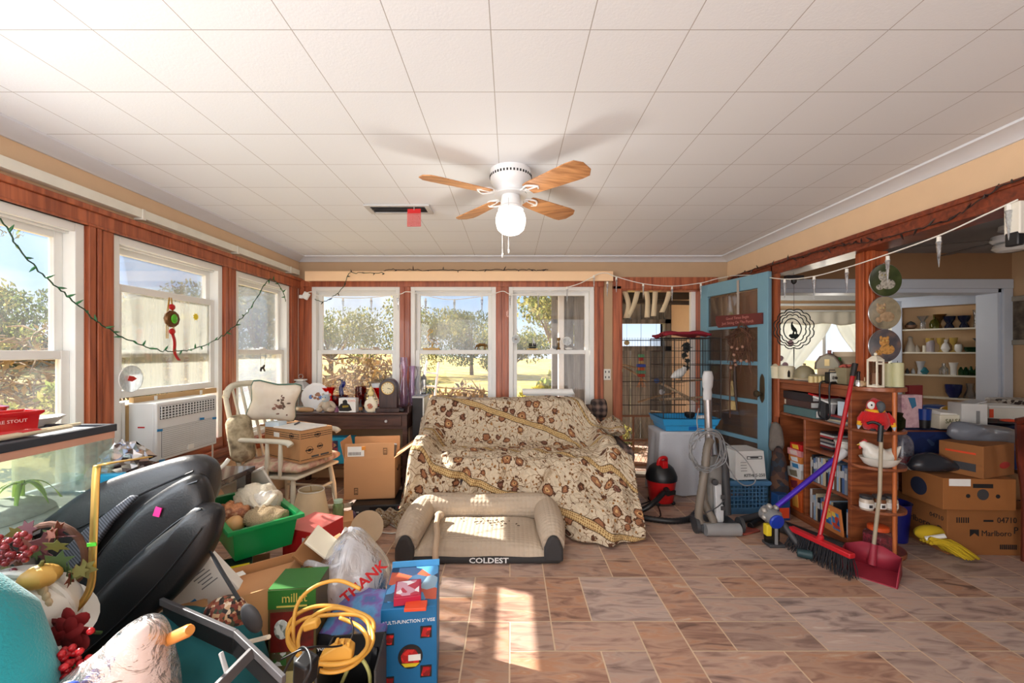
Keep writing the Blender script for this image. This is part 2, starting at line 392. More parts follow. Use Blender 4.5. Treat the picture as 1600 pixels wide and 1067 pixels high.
def crown(name, a, b, nrm):
 a = Vector(a); b = Vector(b); n = Vector(nrm); prof = [(0, -.045), (.012, -.045), (.02, -.036), (.06, -.022), (.09, -.012), (.115, -.010), (.118, 0), (0, 0)]
 vs = [a+n*p+Vector((0, 0, CH+z)) for p, z in prof]+[b+n*p+Vector((0, 0, CH+z)) for p, z in prof]; k = len(prof)
 fs = [(i, (i+1) % k, k+(i+1) % k, k+i) for i in range(k)]+[tuple(range(k)), tuple(range(2*k-1, k-1, -1))]
 struct(MB().add(vs, fs).build(name, mat('crown paint', (222, 226, 234), .5, var=.03)))
crown('trim_1', (XL, YR, 0), (XL, YB, 0), (1, 0, 0)); crown('trim_2', (XL, YB, 0), (XR, YB, 0), (0, -1, 0)); crown('trim_3', (XR, YB, 0), (XR, YR, 0), (-1, 0, 0))
def casing(a, b, nflute=2):
 pass
t = MB()
for a, b in ((1.10, 1.25), (2.154, 2.305), (3.185, 3.33), (4.147, YB)):
 w = b-a
 t.bb((XL, a, .58), (XL+.012, b, 1.97)).bb((XL, a+w*.06, .58), (XL+.03, a+w*.3, 1.97)).bb((XL, a+w*.36, .58), (XL+.03, a+w*.52, 1.97)).bb((XL, a+w*.58, .58), (XL+.024, b, 1.97))
t.bb((XL, -1, 1.966), (XL+.03, YB, 2.045)).bb((XL, -1, 2.045), (XL+.042, YB, 2.075)).bb((XL, -1, 1.966), (XL+.036, YB, 1.98))
struct(t.build('trim_4', M['mahog'], bev=.004))
t = MB(); t.bb((XL-.08, -1, .555), (XL+.06, YB, .585)).bb((XL, -1, .47), (XL+.025, YB, .555)).bb((XL, -1, .50), (XL+.034, YB, .515))
struct(t.build('trim_5', M['mahogh'], bev=.004))
t = MB()
for a, b in ((XL, -2.08), (-1.16, -1.046), (-.154, -.02), (.872, .972)):
 w = b-a
 t.bb((a, YB-.012, .62), (b, YB, 1.994)).bb((a+w*.05, YB-.026, .62), (a+w*.45, YB, 1.994)).bb((a+w*.62, YB-.022, .62), (a+w*.95, YB, 1.994))
t.bb((XL, YB-.03, 1.99), (.972, YB, 2.06))
struct(t.build('trim_6', M['mahog'], bev=.003))
struct(MB().bb((XL, YB-.05, .57), (.972, YB+.08, .62)).build('trim_7', M['mahogh'], bev=.004))
struct(MB().cyl((XL+.02, YB-.06, .62), (XL+.02, YB-.06, 2.05), .006, 8).build('trim_8', mat('pipe paint', (214, 206, 196), .5)))
PANE = {'clear': glass('window pane, dusty', haze=.05), 'foggy': glass('window pane, fogged', haze=.2, hs=1.6, hcol=(225, 234, 242)), 'milky': glass('window pane, milky film', haze=.45, hs=2.2, hcol=(186, 186, 176), stretch=(6, 1, .4))}
def window(name, loc, rz, w, z0, z1, zm, pu='clear', pl='clear', lower=None, midup=None):
 """local x across, y outward, z up; lower=(bottom, top) of a raised lower sash"""
 r = sroot(name, loc, (0, 0, rz)); f = MB(); q = .045
 for a, b in (((0, -.012, z0), (q, .09, z1)), ((w-q, -.012, z0), (w, .09, z1)), ((q, -.012, z1-q), (w-q, .09, z1)), ((q, -.012, z0), (w-q, .09, z0+.04))): f.bb(a, b)
 f.bb((q-.014, .03, z0), (q-.002, .045, z1)).bb((w-q+.002, .03, z0), (w-q+.014, .045, z1)).bb((q, .02, z1-q-.012), (w-q, .034, z1-q))
 f.build('window_frame', M['white'], r, bev=.003)
 def sash(nm, a, b, y, s=.042):
  g = MB()
  for p0, p1 in (((q, y, a), (q+s, y+.03, b)), ((w-q-s, y, a), (w-q, y+.03, b)), ((q+s, y, b-s), (w-q-s, y+.03, b)), ((q+s, y, a), (w-q-s, y+.03, a+s))): g.bb(p0, p1)
  return g.build(nm, M['white'], r, bev=.003)
 def pane(a, b, y, k, s=.036):
  return MB().bb((q+s, y+.012, a+s), (w-q-s, y+.018, b-s)).build('pane', PANE[k], r)
 sash('upper_sash', zm-.022, z1-q, .05); pane(zm-.022, z1-q, .05, pu)
 lo = lower or (z0+.03, zm+.022)
 sash('lower_sash', lo[0], lo[1], .015); pane(lo[0], lo[1], .015, pl)
 if not lower: MB().bb((w/2-.05, .0, zm+.018), (w/2+.05, .04, zm+.03)).bb((w/2-.015, -.005, zm+.03), (w/2+.02, .03, zm+.042)).build('sash_lock', M['white'], r, bev=.002)
 return r
window('window_1', (XL, 1.25, 0), PI/2, .904, .585, 1.966, 1.295, 'clear', 'clear')
window('window_2', (XL, 2.305, 0), PI/2, .88, .585, 1.966, 1.30, 'clear', 'milky', lower=(1.045, 1.70))
window('window_3', (XL, 3.33, 0), PI/2, .817, .585, 1.966, 1.31, 'clear', 'foggy')
window('window_4', (-2.08, YB, 0), 0, .92, .62, 1.994, 1.31, 'foggy', 'clear')
window('window_5', (-1.046, YB, 0), 0, .892, .62, 1.994, 1.31, 'foggy', 'clear')
window('window_6', (-.02, YB, 0), 0, .892, .62, 1.994, 1.31, 'clear', 'clear')
t = MB(); t.bb((1.066, YB-.03, 0), (1.154, YB+.02, 2.0)).bb((1.066, YB-.03, 1.965), (2.16, YB, 2.09)).bb((1.98, YB-.02, 0), (2.06, YB+.12, 1.97))
t.bb((1.154, YB-.02, 0), (1.166, YB+.12, 1.97)).bb((1.154, YB-.02, 1.953), (1.98, YB+.12, 1.965))
struct(t.build('door_1', M['mahog'], bev=.004))
struct(MB().bb((1.15, YB-.02, 0), (2.0, YB+.16, .018)).build('trim_9', mat('aluminium threshold', (150, 140, 128), .4, .6)))
struct(MB().bb((XL+.0, YB-.02, .0), (1.06, YB, .09)).build('baseboard_back', M['tan'], bev=.003))
struct(MB().bb((XL, YR, .0), (XL+.015, YB, .09)).build('baseboard_left', M['tan'], bev=.003))
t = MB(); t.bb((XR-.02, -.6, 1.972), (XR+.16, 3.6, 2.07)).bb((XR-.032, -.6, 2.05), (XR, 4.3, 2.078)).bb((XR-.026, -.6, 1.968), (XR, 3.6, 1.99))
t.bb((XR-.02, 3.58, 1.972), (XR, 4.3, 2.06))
struct(t.build('trim_10', wood('shaded mahogany', (96, 40, 22), (142, 66, 38), (1.2, 16, 16)), bev=.003))  # same mahogany with the dimmer right side darkened into its colour
t = MB(); t.bb((XR-.03, 3.52, 0), (XR+.015, 3.6, 1.972)).bb((XR-.045, 3.46, 0), (XR-.03, 3.58, 1.965))
struct(t.build('trim_11', M['mahog'], bev=.003))
t = MB(); t.bb((2.335, 2.72, 1.085), (2.47, 2.82, 1.972)).bb((2.35, 2.705, 1.085), (2.372, 2.72, 1.972)).bb((2.325, 2.74, 1.085), (2.335, 2.80, 1.972))
struct(t.build('trim_12', wood('post wood', (138, 62, 30), (188, 98, 54), (16, 16, 1.0)), bev=.003))
KX, KY = 5.0, 4.15
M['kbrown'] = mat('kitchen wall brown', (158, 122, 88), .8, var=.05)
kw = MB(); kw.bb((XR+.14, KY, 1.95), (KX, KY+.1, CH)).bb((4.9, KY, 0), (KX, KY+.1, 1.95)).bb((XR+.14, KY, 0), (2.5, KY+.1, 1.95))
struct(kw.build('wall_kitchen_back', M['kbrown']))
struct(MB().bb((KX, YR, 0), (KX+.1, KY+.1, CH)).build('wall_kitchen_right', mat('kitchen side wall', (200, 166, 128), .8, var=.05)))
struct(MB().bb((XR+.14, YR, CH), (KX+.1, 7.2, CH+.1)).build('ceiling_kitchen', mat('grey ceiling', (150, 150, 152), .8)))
M['gwhite'] = mat('bluish white trim', (206, 214, 226), .5, var=.03)
t = MB(); t.bb((2.5, KY-.025, 1.94), (4.99, KY, 2.035)).bb((4.89, KY-.025, 0), (4.985, KY, 1.94)).bb((2.5, KY, 1.9), (4.9, KY+.2, 1.95)).bb((4.86, KY, 0), (4.9, KY+.2, 1.95))
struct(t.build('trim_13', M['gwhite'], bev=.005))
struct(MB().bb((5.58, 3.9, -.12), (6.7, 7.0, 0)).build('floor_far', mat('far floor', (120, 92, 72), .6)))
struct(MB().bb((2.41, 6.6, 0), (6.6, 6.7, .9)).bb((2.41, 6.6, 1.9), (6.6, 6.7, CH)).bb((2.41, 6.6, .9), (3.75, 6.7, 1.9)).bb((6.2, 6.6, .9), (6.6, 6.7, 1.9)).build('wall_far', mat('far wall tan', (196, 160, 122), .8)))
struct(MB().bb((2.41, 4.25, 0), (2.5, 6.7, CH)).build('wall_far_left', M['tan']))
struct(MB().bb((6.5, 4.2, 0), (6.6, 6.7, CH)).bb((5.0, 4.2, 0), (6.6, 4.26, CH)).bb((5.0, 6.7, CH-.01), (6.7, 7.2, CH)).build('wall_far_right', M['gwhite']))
struct(MB().bb((5.1, 4.2, CH), (6.7, 7.2, CH+.1)).build('ceiling_far', M['gwhite']))
struct(MB().bb((2.5, 6.5, 2.12), (6.5, 6.6, 2.297)).bb((2.5, 6.46, 2.25), (6.5, 6.5, 2.297)).bb((2.5, 6.56, 2.04), (6.5, 6.6, 2.075)).build('trim_14', M['white'], bev=.006))
r = sroot('window_7', (0, 0, 0)); f = MB()
for a, b in (((3.75, 6.58, .9), (3.83, 6.68, 1.9)), ((6.12, 6.58, .9), (6.2, 6.68, 1.9)), ((3.83, 6.58, 1.82), (6.12, 6.68, 1.9)), ((3.83, 6.58, .9), (6.12, 6.68, .97)), ((4.95, 6.6, .97), (5.0, 6.66, 1.82))): f.bb(a, b)
f.build('window_frame', M['white'], r); MB().bb((3.83, 6.62, .97), (6.12, 6.63, 1.82)).build('pane', PANE['clear'], r)
lamp('kitchen_daylight', 'AREA', (4.95, 7.6, 1.5), 60, (1, .99, .97), aim=(4.9, 6.0, 1.4), shape='RECTANGLE', size=3.2, size_y=1.6)
lamp('far_room_fill', 'POINT', (4.2, 5.5, 1.75), 14, (1, .97, .92), shadow_soft_size=.15)  # fill light added to brighten the far crown; no fixture here
lamp('kitchen_area_light', 'AREA', (4.9, 1.4, 1.5), 7, (1, .97, .92), aim=(3.0, 2.6, .9), shape='RECTANGLE', size=1.0, size_y=.8)  # soft area light just inside the solid side wall, no window there
# ================= OUTSIDE =================
def ground_mat():
 m, nt, p = newmat('dry grass ground')
 tc = nd(nt, 'ShaderNodeTexCoord')
 n1 = nd(nt, 'ShaderNodeTexNoise'); n1.inputs['Scale'].default_value = .55; n1.inputs['Detail'].default_value = 9; nt.links.new(tc.outputs['Object'], n1.inputs['Vector'])
 cr = nd(nt, 'ShaderNodeValToRGB'); el = cr.color_ramp.elements
 cols = [(.3, (122, 112, 58)), (.45, (196, 164, 78)), (.6, (220, 184, 98)), (.75, (206, 176, 120))]
 while len(el) < 4: el.new(.5)
 for i, (q, c) in enumerate(cols): el[i].position = q; el[i].color = lin(c)
 nt.links.new(n1.outputs['Fac'], cr.inputs[0]); nt.links.new(cr.outputs[0], p.inputs['Base Color']); p.inputs['Roughness'].default_value = .9
 return m
def hill(u, v):
 x = -60+120*u; y = -20+120*v
 z = -.28+.05*math.sin(x*.7)*math.cos(y*.6)
 if x < -4: z += min(1.2, (-x-4)*.06)
 return (x, y, z)
g = MB().grid(hill, 60, 60).build('ground_outside', ground_mat()); g.location.z = -.05; struct(g)
g['kind'] = 'structure'
# ================= OUTSIDE THINGS =================
def leafmat(m):
 nt = m.node_tree; p = nt.nodes['Principled BSDF']; src = p.inputs['Base Color'].links[0].from_socket; out = nt.nodes['Material Output']
 d = nd(nt, 'ShaderNodeBsdfDiffuse'); l = nd(nt, 'ShaderNodeBsdfTranslucent'); x = nd(nt, 'ShaderNodeMixShader'); x.inputs[0].default_value = .55
 nt.links.new(src, d.inputs[0]); nt.links.new(src, l.inputs[0]); nt.links.new(d.outputs[0], x.inputs[1]); nt.links.new(l.outputs[0], x.inputs[2]); nt.links.new(x.outputs[0], out.inputs[0]); nt.nodes.remove(p); return m
LEAF = [patch('leaf olive', [(100, 106, 60), (140, 138, 78), (176, 166, 100), (116, 128, 70)], 3.0, .7), patch('leaf dark', [(66, 84, 48), (76, 90, 52), (112, 118, 70)], 3.0, .7), patch('leaf autumn', [(120, 100, 52), (150, 122, 66), (96, 86, 46)], 3.0, .7)]
for q in LEAF: leafmat(q)
BARK = wood('bark', (84, 68, 52), (132, 110, 88), (8, 8, 2), .9, 0)
def foliage(n, R, H, z0, size, seed, clumps=14, flat=.7):
 rr = random.Random(seed); vs = []; fs = []; cl = []
 for i in range(clumps):
  a = rr.random()*2*PI; q = R*math.sqrt(rr.random())*.8; z = z0+H*rr.random()
  k = 1-.45*abs((z-z0)/H-.4); cl.append((q*math.cos(a)*k, q*math.sin(a)*k, z, R*(.28+.2*rr.random())))
 for i in range(n):
  c = rr.choice(cl); d = Vector((rr.gauss(0, 1), rr.gauss(0, 1), rr.gauss(0, 1))).normalized()*(c[3]*rr.random()**.4)
  p = Vector(c[:3])+Vector((d.x, d.y, d.z*flat)); R3 = Euler((rr.random()*6, rr.random()*6, rr.random()*6)).to_matrix(); s = size*(.6+.8*rr.random())
  b = len(vs); vs += [p+R3 @ Vector(q) for q in ((-s*.5, 0, 0), (0, -s*.22, 0), (s*.5, 0, .1*s), (0, s*.22, 0))]; fs.append((b, b+1, b+2, b+3))
 m = MB(); m.add(vs, fs); return m, cl
TREES = {}
def tree(name, label, loc, h, R, kind=0, seed=1, n=5200, size=.2, trunk=.16, cat='tree', group='trees beyond the yard', z0=.28, sc=1, rz=0):
 key = (h, R, kind, seed, n)
 t = thing(name, label, cat, loc, rz, group); t.scale = (sc,)*3
 if key in TREES:
  for ch in TREES[key].children: c = ch.copy(); C.objects.link(c); c.parent = t
  return t
 m, cl = foliage(n, R, h*(1-z0), h*z0, size, seed); m.build('foliage', LEAF[kind], t)
 b = MB()
 if trunk:
  b.tube([(0, 0, -.3), (.05, .02, h*.25), (0, .05, h*.6), (.02, 0, h*.85)], [trunk, trunk*.8, trunk*.5, trunk*.15], 8)
  for c in cl[:9]: b.tube([(0, .02, h*.28), (c[0]*.5, c[1]*.5, h*.28+(c[2]-h*.28)*.6), c[:3]], [trunk*.45, trunk*.3, trunk*.1], 6)
  b.build('trunk', BARK, t)
 TREES[key] = t; return t
G0 = -.33
for i, (x, y, h, R, k, s, lb) in enumerate([
 (-15.5, 22, 4.6, 3.2, 1, 1, 'dark round tree far behind the leftmost back window'),
 (-10.4, 24, 4.2, 3.0, 0, 2, 'grey green tree seen high behind the glass vases'),
 (-6.2, 27, 4.4, 3.4, 0, 3, 'hazy tree line oak behind the left back window middle'),
 (-2.8, 30, 4.2, 3.2, 1, 1, 'hazy dark tree behind the flamingo window ornament'),
 (.2, 26, 3.2, 2.6, 0, 2, 'low bushy tree behind the horse ornament'),
 (2.0, 19, 5.4, 2.9, 0, 4, 'big olive oak filling the right back window'),
 (-11.6, 19, 5.2, 2.3, 0, 4, 'tall olive tree filling the corner window on the left wall'),
 (-20, 25, 4.9, 3.4, 2, 3, 'autumn tree at the edge of the corner window'),
 (-14.8, 15.5, 4.1, 1.6, 0, 2, 'low oak showing behind the fogged air conditioner window'),
 (-17.2, 12.4, 7.0, 2.3, 0, 5, 'tall pale leafed tree at the top of the left window'),
 (-20.5, 17.5, 3.9, 3.2, 1, 1, 'dark rounded tree low in the left window')]):
 tree('oak_tree', lb, (x, y, G0), h, R, k, s, rz=i)
for i, (x, y, z, h, R, k, lb) in enumerate([
 (.62, 8.6, G0, 1.05, .45, 2, 'yellow green bush beside the white porch post'), (1.25, 9.6, G0, 1.2, .5, 0, 'second sunlit bush behind the yellow bush'),
 (-3.0, 11.5, G0, 1.1, 1.0, 1, 'dark shrub behind the ladder in the middle window'), (-8.8, 9.4, 0, 1.6, 1.1, 1, 'shrub in the lower part of the left window'),
 (-6.2, 5.6, -.1, .9, .8, 0, 'small weedy bush close outside the left window')]):
 tree('garden_bush', lb, (x, y, z), h, R, k, 10+i, 1500, .12, .03, 'bush', 'bushes in the yard', .1)
YB2 = patch('leaf yellow green', [(170, 170, 40), (206, 190, 50), (140, 160, 40)], 3.0, .7)
for o in bpy.data.objects:
 if o.name.startswith('garden_bush') and o['label'].startswith('yellow'):
  for ch in o.children:
   if ch.name.startswith('foliage'): ch.data.materials[0] = YB2
def brush(label, loc, w, h, seed, n=260, leaves=900):
 t = thing('brush_pile', label, 'brush pile', loc, 0, 'brush piles in the yard'); rr = random.Random(seed); m = MB()
 for i in range(n):
  a = rr.random()*2*PI; q = w*.5*math.sqrt(rr.random()); zz = h*(1-(q/(w*.5))**2)*rr.random()
  p = Vector((q*math.cos(a), q*math.sin(a)*.6, zz)); d = Vector((rr.gauss(0, 1), rr.gauss(0, .6), rr.gauss(0, .35)))*.4
  m.tube([p-d, p+Vector((0, 0, .08)), p+d], [.012, .02, .008], 5)
 m.build('branches', wood('dry branch', (118, 92, 62), (186, 152, 108), (6, 6, 6), .9, 0), t)
 f, _ = foliage(leaves, w*.45, h*.7, .1, .16, seed, 12); f.build('dead_leaves', patch('dead leaves', [(150, 118, 66), (186, 150, 88), (120, 96, 56)], 3.0, .8), t)
brush('large heap of dry branches behind the red vases', (-4.1, 11.0, G0), 3.8, 1.9, 4)
brush('heap of dry branches in the middle window', (-.95, 8.2, G0), 1.7, 1.0, 5)
brush('brown brush heap outside the left window', (-10.5, 9.3, .0), 5.5, 2.0, 6, 320)
brush('pale brush heap behind the fogged window', (-9.5, 13.0, .0), 4.6, 1.5, 8)
t = thing('white_ladder', 'white ladder leaning on brush in the middle window', 'ladder', (-1.50, 6.9, G0), 0, rot=(-.12, .12, 0)); m = MB()
m.cyl((-.14, 0, 0), (-.1, 0, 1.5), .02).cyl((.14, 0, 0), (.1, 0, 1.5), .02); m.build('rail', M['white'], t)
for i in range(6): MB().cyl((-.13, 0, .2+i*.22), (.13, 0, .2+i*.22), .014).build('rung', M['white'], t)
t = thing('white_shed', 'long low white shed beyond the corner window', 'shed', (-18.5, 19.5, G0+.9), .5); m = MB(); m.box((0, 0, .55), (6, 1.6, 1.1)); m.build('wall', M['white'], t)
m = MB(); m.prism([(-3.1, 1.08), (3.1, 1.08), (2.9, 1.3), (-2.9, 1.3)], 1.9); m.build('roof', mat('shed roof', (196, 190, 178), .7), t)
GB = wood('weathered board', (96, 96, 94), (150, 148, 142), (9, 9, .8), .9, 0)
struct(MB().bb((.55, YB+.13, -.12), (3.6, 7.0, -.02)).build('floor_porch', mat('porch slab', (170, 164, 152), .9, var=.15, vs=4)))
m = MB()
for i in range(19):
 x = .62+i*.15; m.bb((x, 6.3, 0), (x+.142, 6.325, 1.36)); m.bb((x, 6.3, 1.78), (x+.142, 6.325, 2.2))
for x in (.62, 1.27, 2.32, 2.75, 3.35): m.bb((x, 6.24, 0), (x+.1, 6.36, 2.25))
m.bb((.62, 6.24, 1.33), (3.45, 6.36, 1.40)).bb((.62, 6.24, 1.74), (3.45, 6.36, 1.80))
struct(m.build('wall_porch', GB))
m = MB()
for i in range(5): x = .64+i*.128; m.bb((x, 5.03, -.05), (x+.12, 5.05, 2.2))
m.bb((.62, 5.05, 1.95), (1.3, 5.1, 2.1)); struct(m.build('wall_porch_side', GB))
struct(MB().bb((.572, 4.98, -.05), (.64, 5.05, 2.25)).build('trim_15', M['white'], bev=.004))
m = MB(); vs = [(-.4, YB+.12, 2.28), (3.6, YB+.12, 2.28), (3.6, 6.95, 2.32), (-.4, 6.95, 2.32)]
m.add(vs+[(x, y, z+.05) for x, y, z in vs], [(3, 2, 1, 0), (4, 5, 6, 7), (0, 1, 5, 4), (1, 2, 6, 5), (2, 3, 7, 6), (3, 0, 4, 7)])
struct(m.build('roof_porch', mat('porch roof underside', (226, 226, 222), .7)))
struct(MB().bb((-2.9, YB+.12, 2.14), (-.4, YB+.9, 2.2)).build('roof_sun_block', M['white']))  # unseen eave added to cut off sun at the back windows
struct(MB().bb((1.93, YB+.09, 0), (1.98, YB+.14, 1.96)).build('trim_16', M['white'], bev=.003))
m = MB(); m.bb((.62, 5.6, 2.02), (3.4, 5.68, 2.12)).cyl((.7, 5.4, 1.98), (3.2, 5.3, 1.92), .03); struct(m.build('beam_porch', mat('dark beam', (70, 66, 60), .9)))
t = thing('mesh_gate', 'rusty framed low gate of diamond wire mesh outside doorway', 'gate', (1.3, 4.75, 0)); m = MB()
for a, b in (((-.45, 0, .58), (.5, 0, .58)), ((-.45, 0, .02), (.5, 0, .02)), ((-.45, 0, .3), (.5, 0, .3)), ((.1, 0, .02), (.1, 0, .58)), ((-.45, 0, .02), (-.45, 0, .58)), ((.5, 0, .02), (.5, 0, .58))): m.cyl(a, b, .012, 8)
m.build('gate_frame', mat('rusty steel', (116, 78, 56), .7), t); m = MB()
for k in range(-8, 22):
 for sg in (1, -1):
  x0 = -.45+k*.055; a = Vector((x0 if sg > 0 else x0, 0, .02)); L = .56
  pts = []
  for j in range(15):
   x = x0+sg*L*.5*j/14 if sg > 0 else x0+.28-L*.5*j/14
   if -.45 <= x <= .5: pts.append((x, 0, .02+L*j/14))
  if len(pts) > 1: m.tube([pts[0], pts[-1]], .0022, 4)
m.build('wire_mesh', mat('galvanised wire', (150, 140, 122), .5, .4), t)
m, _ = foliage(700, .32, .3, .05, .07, 77, 14); o = m.build('porch_weeds', LEAF[0]); o.location = (1.3, 5.6, -.02); tag(o, 'low weeds growing behind the mesh gate', 'weeds', kind='stuff')
t = thing('wire_screen', 'black wire aviary screen hanging across the open doorway', 'wire screen', (1.17, 4.62, .62)); m = MB()
for i in range(26): m.cyl((i*.03, 0, 0), (i*.03, 0, .85), .0013, 4)
for i in range(9): m.cyl((0, 0, i*.105), (.76, 0, i*.105), .0016, 4)
for z in (.1, .36, .82): m.cyl((-.02, .01, z), (.78, .01, z), .005, 6)
m.build('wires', M['black'], t)
def perch(label, a, b, r=.012):
 o = MB().tube(cr_curve([a, ((a[0]+b[0])/2+.02, (a[1]+b[1])/2, (a[2]+b[2])/2+.02), b], 4), [r*(1-.02*i) for i in range(9)], 7).build('bird_perch', wood('perch wood', (120, 98, 76), (176, 152, 122), (6, 6, 6), .8, 0)); tag(o, label, 'perch', 'perches in the aviary')
perch('pale perch branch beside the coloured parrot toy', (1.16, 5.0, 1.15), (1.5, 5.0, 1.12)); perch('slanting thin perch below the coloured parrot toy', (1.16, 4.9, 1.2), (1.62, 4.95, .95))
perch('short pale perch above the blue tray', (1.5, 4.9, .72), (1.95, 4.9, .83)); perch('dark lower perch left of the cage', (1.66, 4.95, .6), (1.95, 4.95, .52), .016); perch('long branch slanting behind the cage', (1.66, 4.85, .98), (2.1, 4.8, .72), .014)
t = thing('parrot_toy', 'hanging stack of coloured wooden blocks, a parrot toy', 'bird toy', (1.52, 4.85, 1.02)); z = 0
for c, w in (((176, 60, 40), .07), ((96, 140, 110), .09), ((200, 96, 40), .06), ((60, 80, 170), .085), ((190, 150, 90), .05), ((170, 50, 50), .045), ((90, 150, 110), .06)):
 MB().box((0, 0, z+.018), (w, w, .034)).build('wooden_block', mat('block %d%d' % c[:2], c, .6), t, bev=.004); z += .038
MB().cyl((0, 0, -.1), (0, 0, 1.27), .002, 5).build('cord', M['black'], t)
for i in range(6): MB().tube([(0, 0, 0), (.02*math.cos(i), .02*math.sin(i), -.06), (.05*math.cos(i), .05*math.sin(i), -.12)], .004, 5).build('tassel', mat('jute', (178, 130, 96), .9), t)
t = thing('wind_spiral', 'green spiral wind ornament at left of the doorway', 'ornament', (1.22, 4.72, 1.10)); pts = []
for i in range(60): a = i*.38; q = .004+.052*i/60; pts.append((q*math.cos(a), .002*math.sin(a*.3), q*math.sin(a)))
MB().tube(pts, .004, 6).build('spiral', mat('mint wire', (140, 210, 170), .4), t); MB().cyl((0, 0, .05), (0, 0, 1.2), .0012, 4).build('string', M['black'], t)
for lb, x, y, z, c in (('small blue and white plastic toy hanging in the aviary', 1.68, 4.8, .98, (70, 110, 180)), ('small white plastic ring toy in the aviary', 1.74, 4.8, .85, (220, 220, 220)), ('round yellowish disc hanging in the aviary', 1.38, 4.95, 1.42, (200, 186, 140))):
 t = thing('hanging_toy', lb, 'bird toy', (x, y, z)); MB().lathe([(.0005, -.02), (.028, -.012), (.03, .012), (.0005, .02)], r=(PI/2, 0, 0)).build('body', mat(lb, c), t); MB().cyl((0, 0, .02), (0, 0, 2.29-z), .0012, 4).build('cord', M['black'], t)
PS = mat('masking paper', (226, 206, 168), .8)
for lb, pts in (('left leg of the paper strip V at top of doorway', [(975, 452), (982, 475), (978, 497)]), ('right leg of the paper strip V at top of doorway', [(997, 452), (990, 478), (980, 497)]), ('first upright paper strip in the doorway top', [(1009, 452), (1012, 470), (1011, 496)]), ('second upright paper strip in the doorway top', [(1024, 452), (1023, 472), (1021, 494)]), ('slanting paper strip at right of the doorway top', [(1047, 452), (1042, 470), (1034, 488)])):
 P = [W(u, v, 4.42) for u, v in pts]; P = cr_curve(P, 4); hw = .027
 vs = []; fs = []
 for i, p in enumerate(P): vs += [p+Vector((-hw, .004*math.sin(i), 0)), p+Vector((hw, -.004*math.sin(i), 0))]
 for i in range(len(P)-1): fs.append((2*i, 2*i+1, 2*i+3, 2*i+2))
 o = MB().add(vs, fs).build('paper_strip', PS, solid=.001); tag(o, lb, 'paper strip', 'paper strips in the doorway')
# ================= FIXTURES =================
FX, FY = 0.0, 2.27
t = thing('ceiling_fan', 'white ceiling fan with four oak blades and a lit globe', 'ceiling fan', (FX, FY, CH))
fw = mat('fan enamel', (232, 234, 236), .3, var=.03)
MB().lathe([(.001, 0), (.112, 0), (.114, -.028), (.11, -.06), (.098, -.085), (.085, -.1), (.082, -.118), (.088, -.125), (.09, -.135), (.001, -.136)], n=36).build('motor_housing', fw, t)
m = MB()
for i in range(40): a = 2*PI*i/40; m.box((.1135*math.cos(a), .1135*math.sin(a), -.036), (.003, .008, .012), (0, 0, a))
m.build('vent_slots', M['ink'], t)
MB().lathe([(.001, -.136), (.05, -.136), (.052, -.15), (.056, -.19), (.068, -.2), (.07, -.212), (.001, -.213)], n=28).build('switch_housing', fw, t)
bw = wood('oak blade', (150, 98, 58), (206, 150, 98), (1.5, 18, 18), .4, .1)
for k in range(4):
 a = math.radians((-46, 43, 128, 210)[k])
 br = MB(); ca = Matrix.Rotation(a, 4, 'Z'); br.T = ca
 br.box((.085, 0, -.13), (.05, .03, .008)); 
 for s in (-1, 1): br.tube(cr_curve([(.1, s*.008, -.13), (.125, s*.03, -.133), (.155, s*.042, -.136), (.185, s*.02, -.138), (.2, 0, -.139)], 4), .005, 6)
 br.tube(cr_curve([(.1, 0, -.13), (.14, 0, -.135), (.2, 0, -.138)], 3), .005, 6)
 br.build('blade_bracket', fw, t)
 bl = MB(); bl.T = ca @ Matrix.Translation((.13, 0, -.134)) @ Matrix.Rotation(math.radians(-12), 4, 'X')
 out = [(0, -.045), (.03, -.052), (.3, -.07), (.345, -.066), (.375, -.03), (.375, .03), (.345, .066), (.3, .07), (.03, .052), (0, .045)]
 bl.prism(out, .006, Matrix.Rotation(PI/2, 4, 'X')); bl.build('fan_blade', bw, t, bev=.0015)
GL = mat('lit opal glass', (255, 250, 240), .3, emit=3.2)
MB().lathe([(.001, -.35), (.02, -.349), (.05, -.338), (.072, -.318), (.08, -.29), (.082, -.258), (.076, -.235), (.062, -.215), (.06, -.212)], n=28).build('light_globe', GL, t)
m = MB(); m.cyl((-.012, -.07, -.17), (-.012, -.07, -.44), .0012, 5); m.ell((-.012, -.07, -.455), (.004, .004, .014)); m.build('pull_chain', M['steel'], t)
m = MB(); m.cyl((-.045, -.068, -.17), (-.045, -.068, -.46), .0012, 5); m.ell((-.045, -.068, -.475), (.005, .005, .014)); m.build('pull_chain', fw, t)
lamp('fan_bulb', 'POINT', (FX, FY, CH-.40), 7, (1, .93, .82), shadow_soft_size=.07)
t = thing('ceiling_vent', 'grey slotted air vent set in the ceiling', 'vent', (-.765, 2.86, CH)); m = MB()
for a, b in (((-.22, -.085, -.012), (.22, -.06, 0)), ((-.22, .06, -.012), (.22, .085, 0)), ((-.22, -.06, -.012), (-.185, .06, 0)), ((.185, -.06, -.012), (.22, .06, 0))): m.bb(a, b)
m.build('frame', M['lgrey'], t, bev=.003); MB().bb((-.185, -.06, -.006), (.185, .06, -.004)).build('backing', M['ink'], t); m = MB()
for i in range(3): m.box((0, -.035+i*.035, -.006), (.37, .02, .003), (.6, 0, 0))
m.build('louvres', M['dark'], t)
t = thing('fly_swatter', 'red plastic fly swatter hanging from the ceiling vent', 'fly swatter', (-.65, 2.80, 2.285), -.05); m = MB()
m.bb((-.045, -.002, -.04), (.045, .002, -.012)); m.build('shade', M['red'], t)
m = MB()
for i in range(11): m.bb((-.047+i*.0088, -.0015, -.13), (-.0435+i*.0088, .0015, -.04))
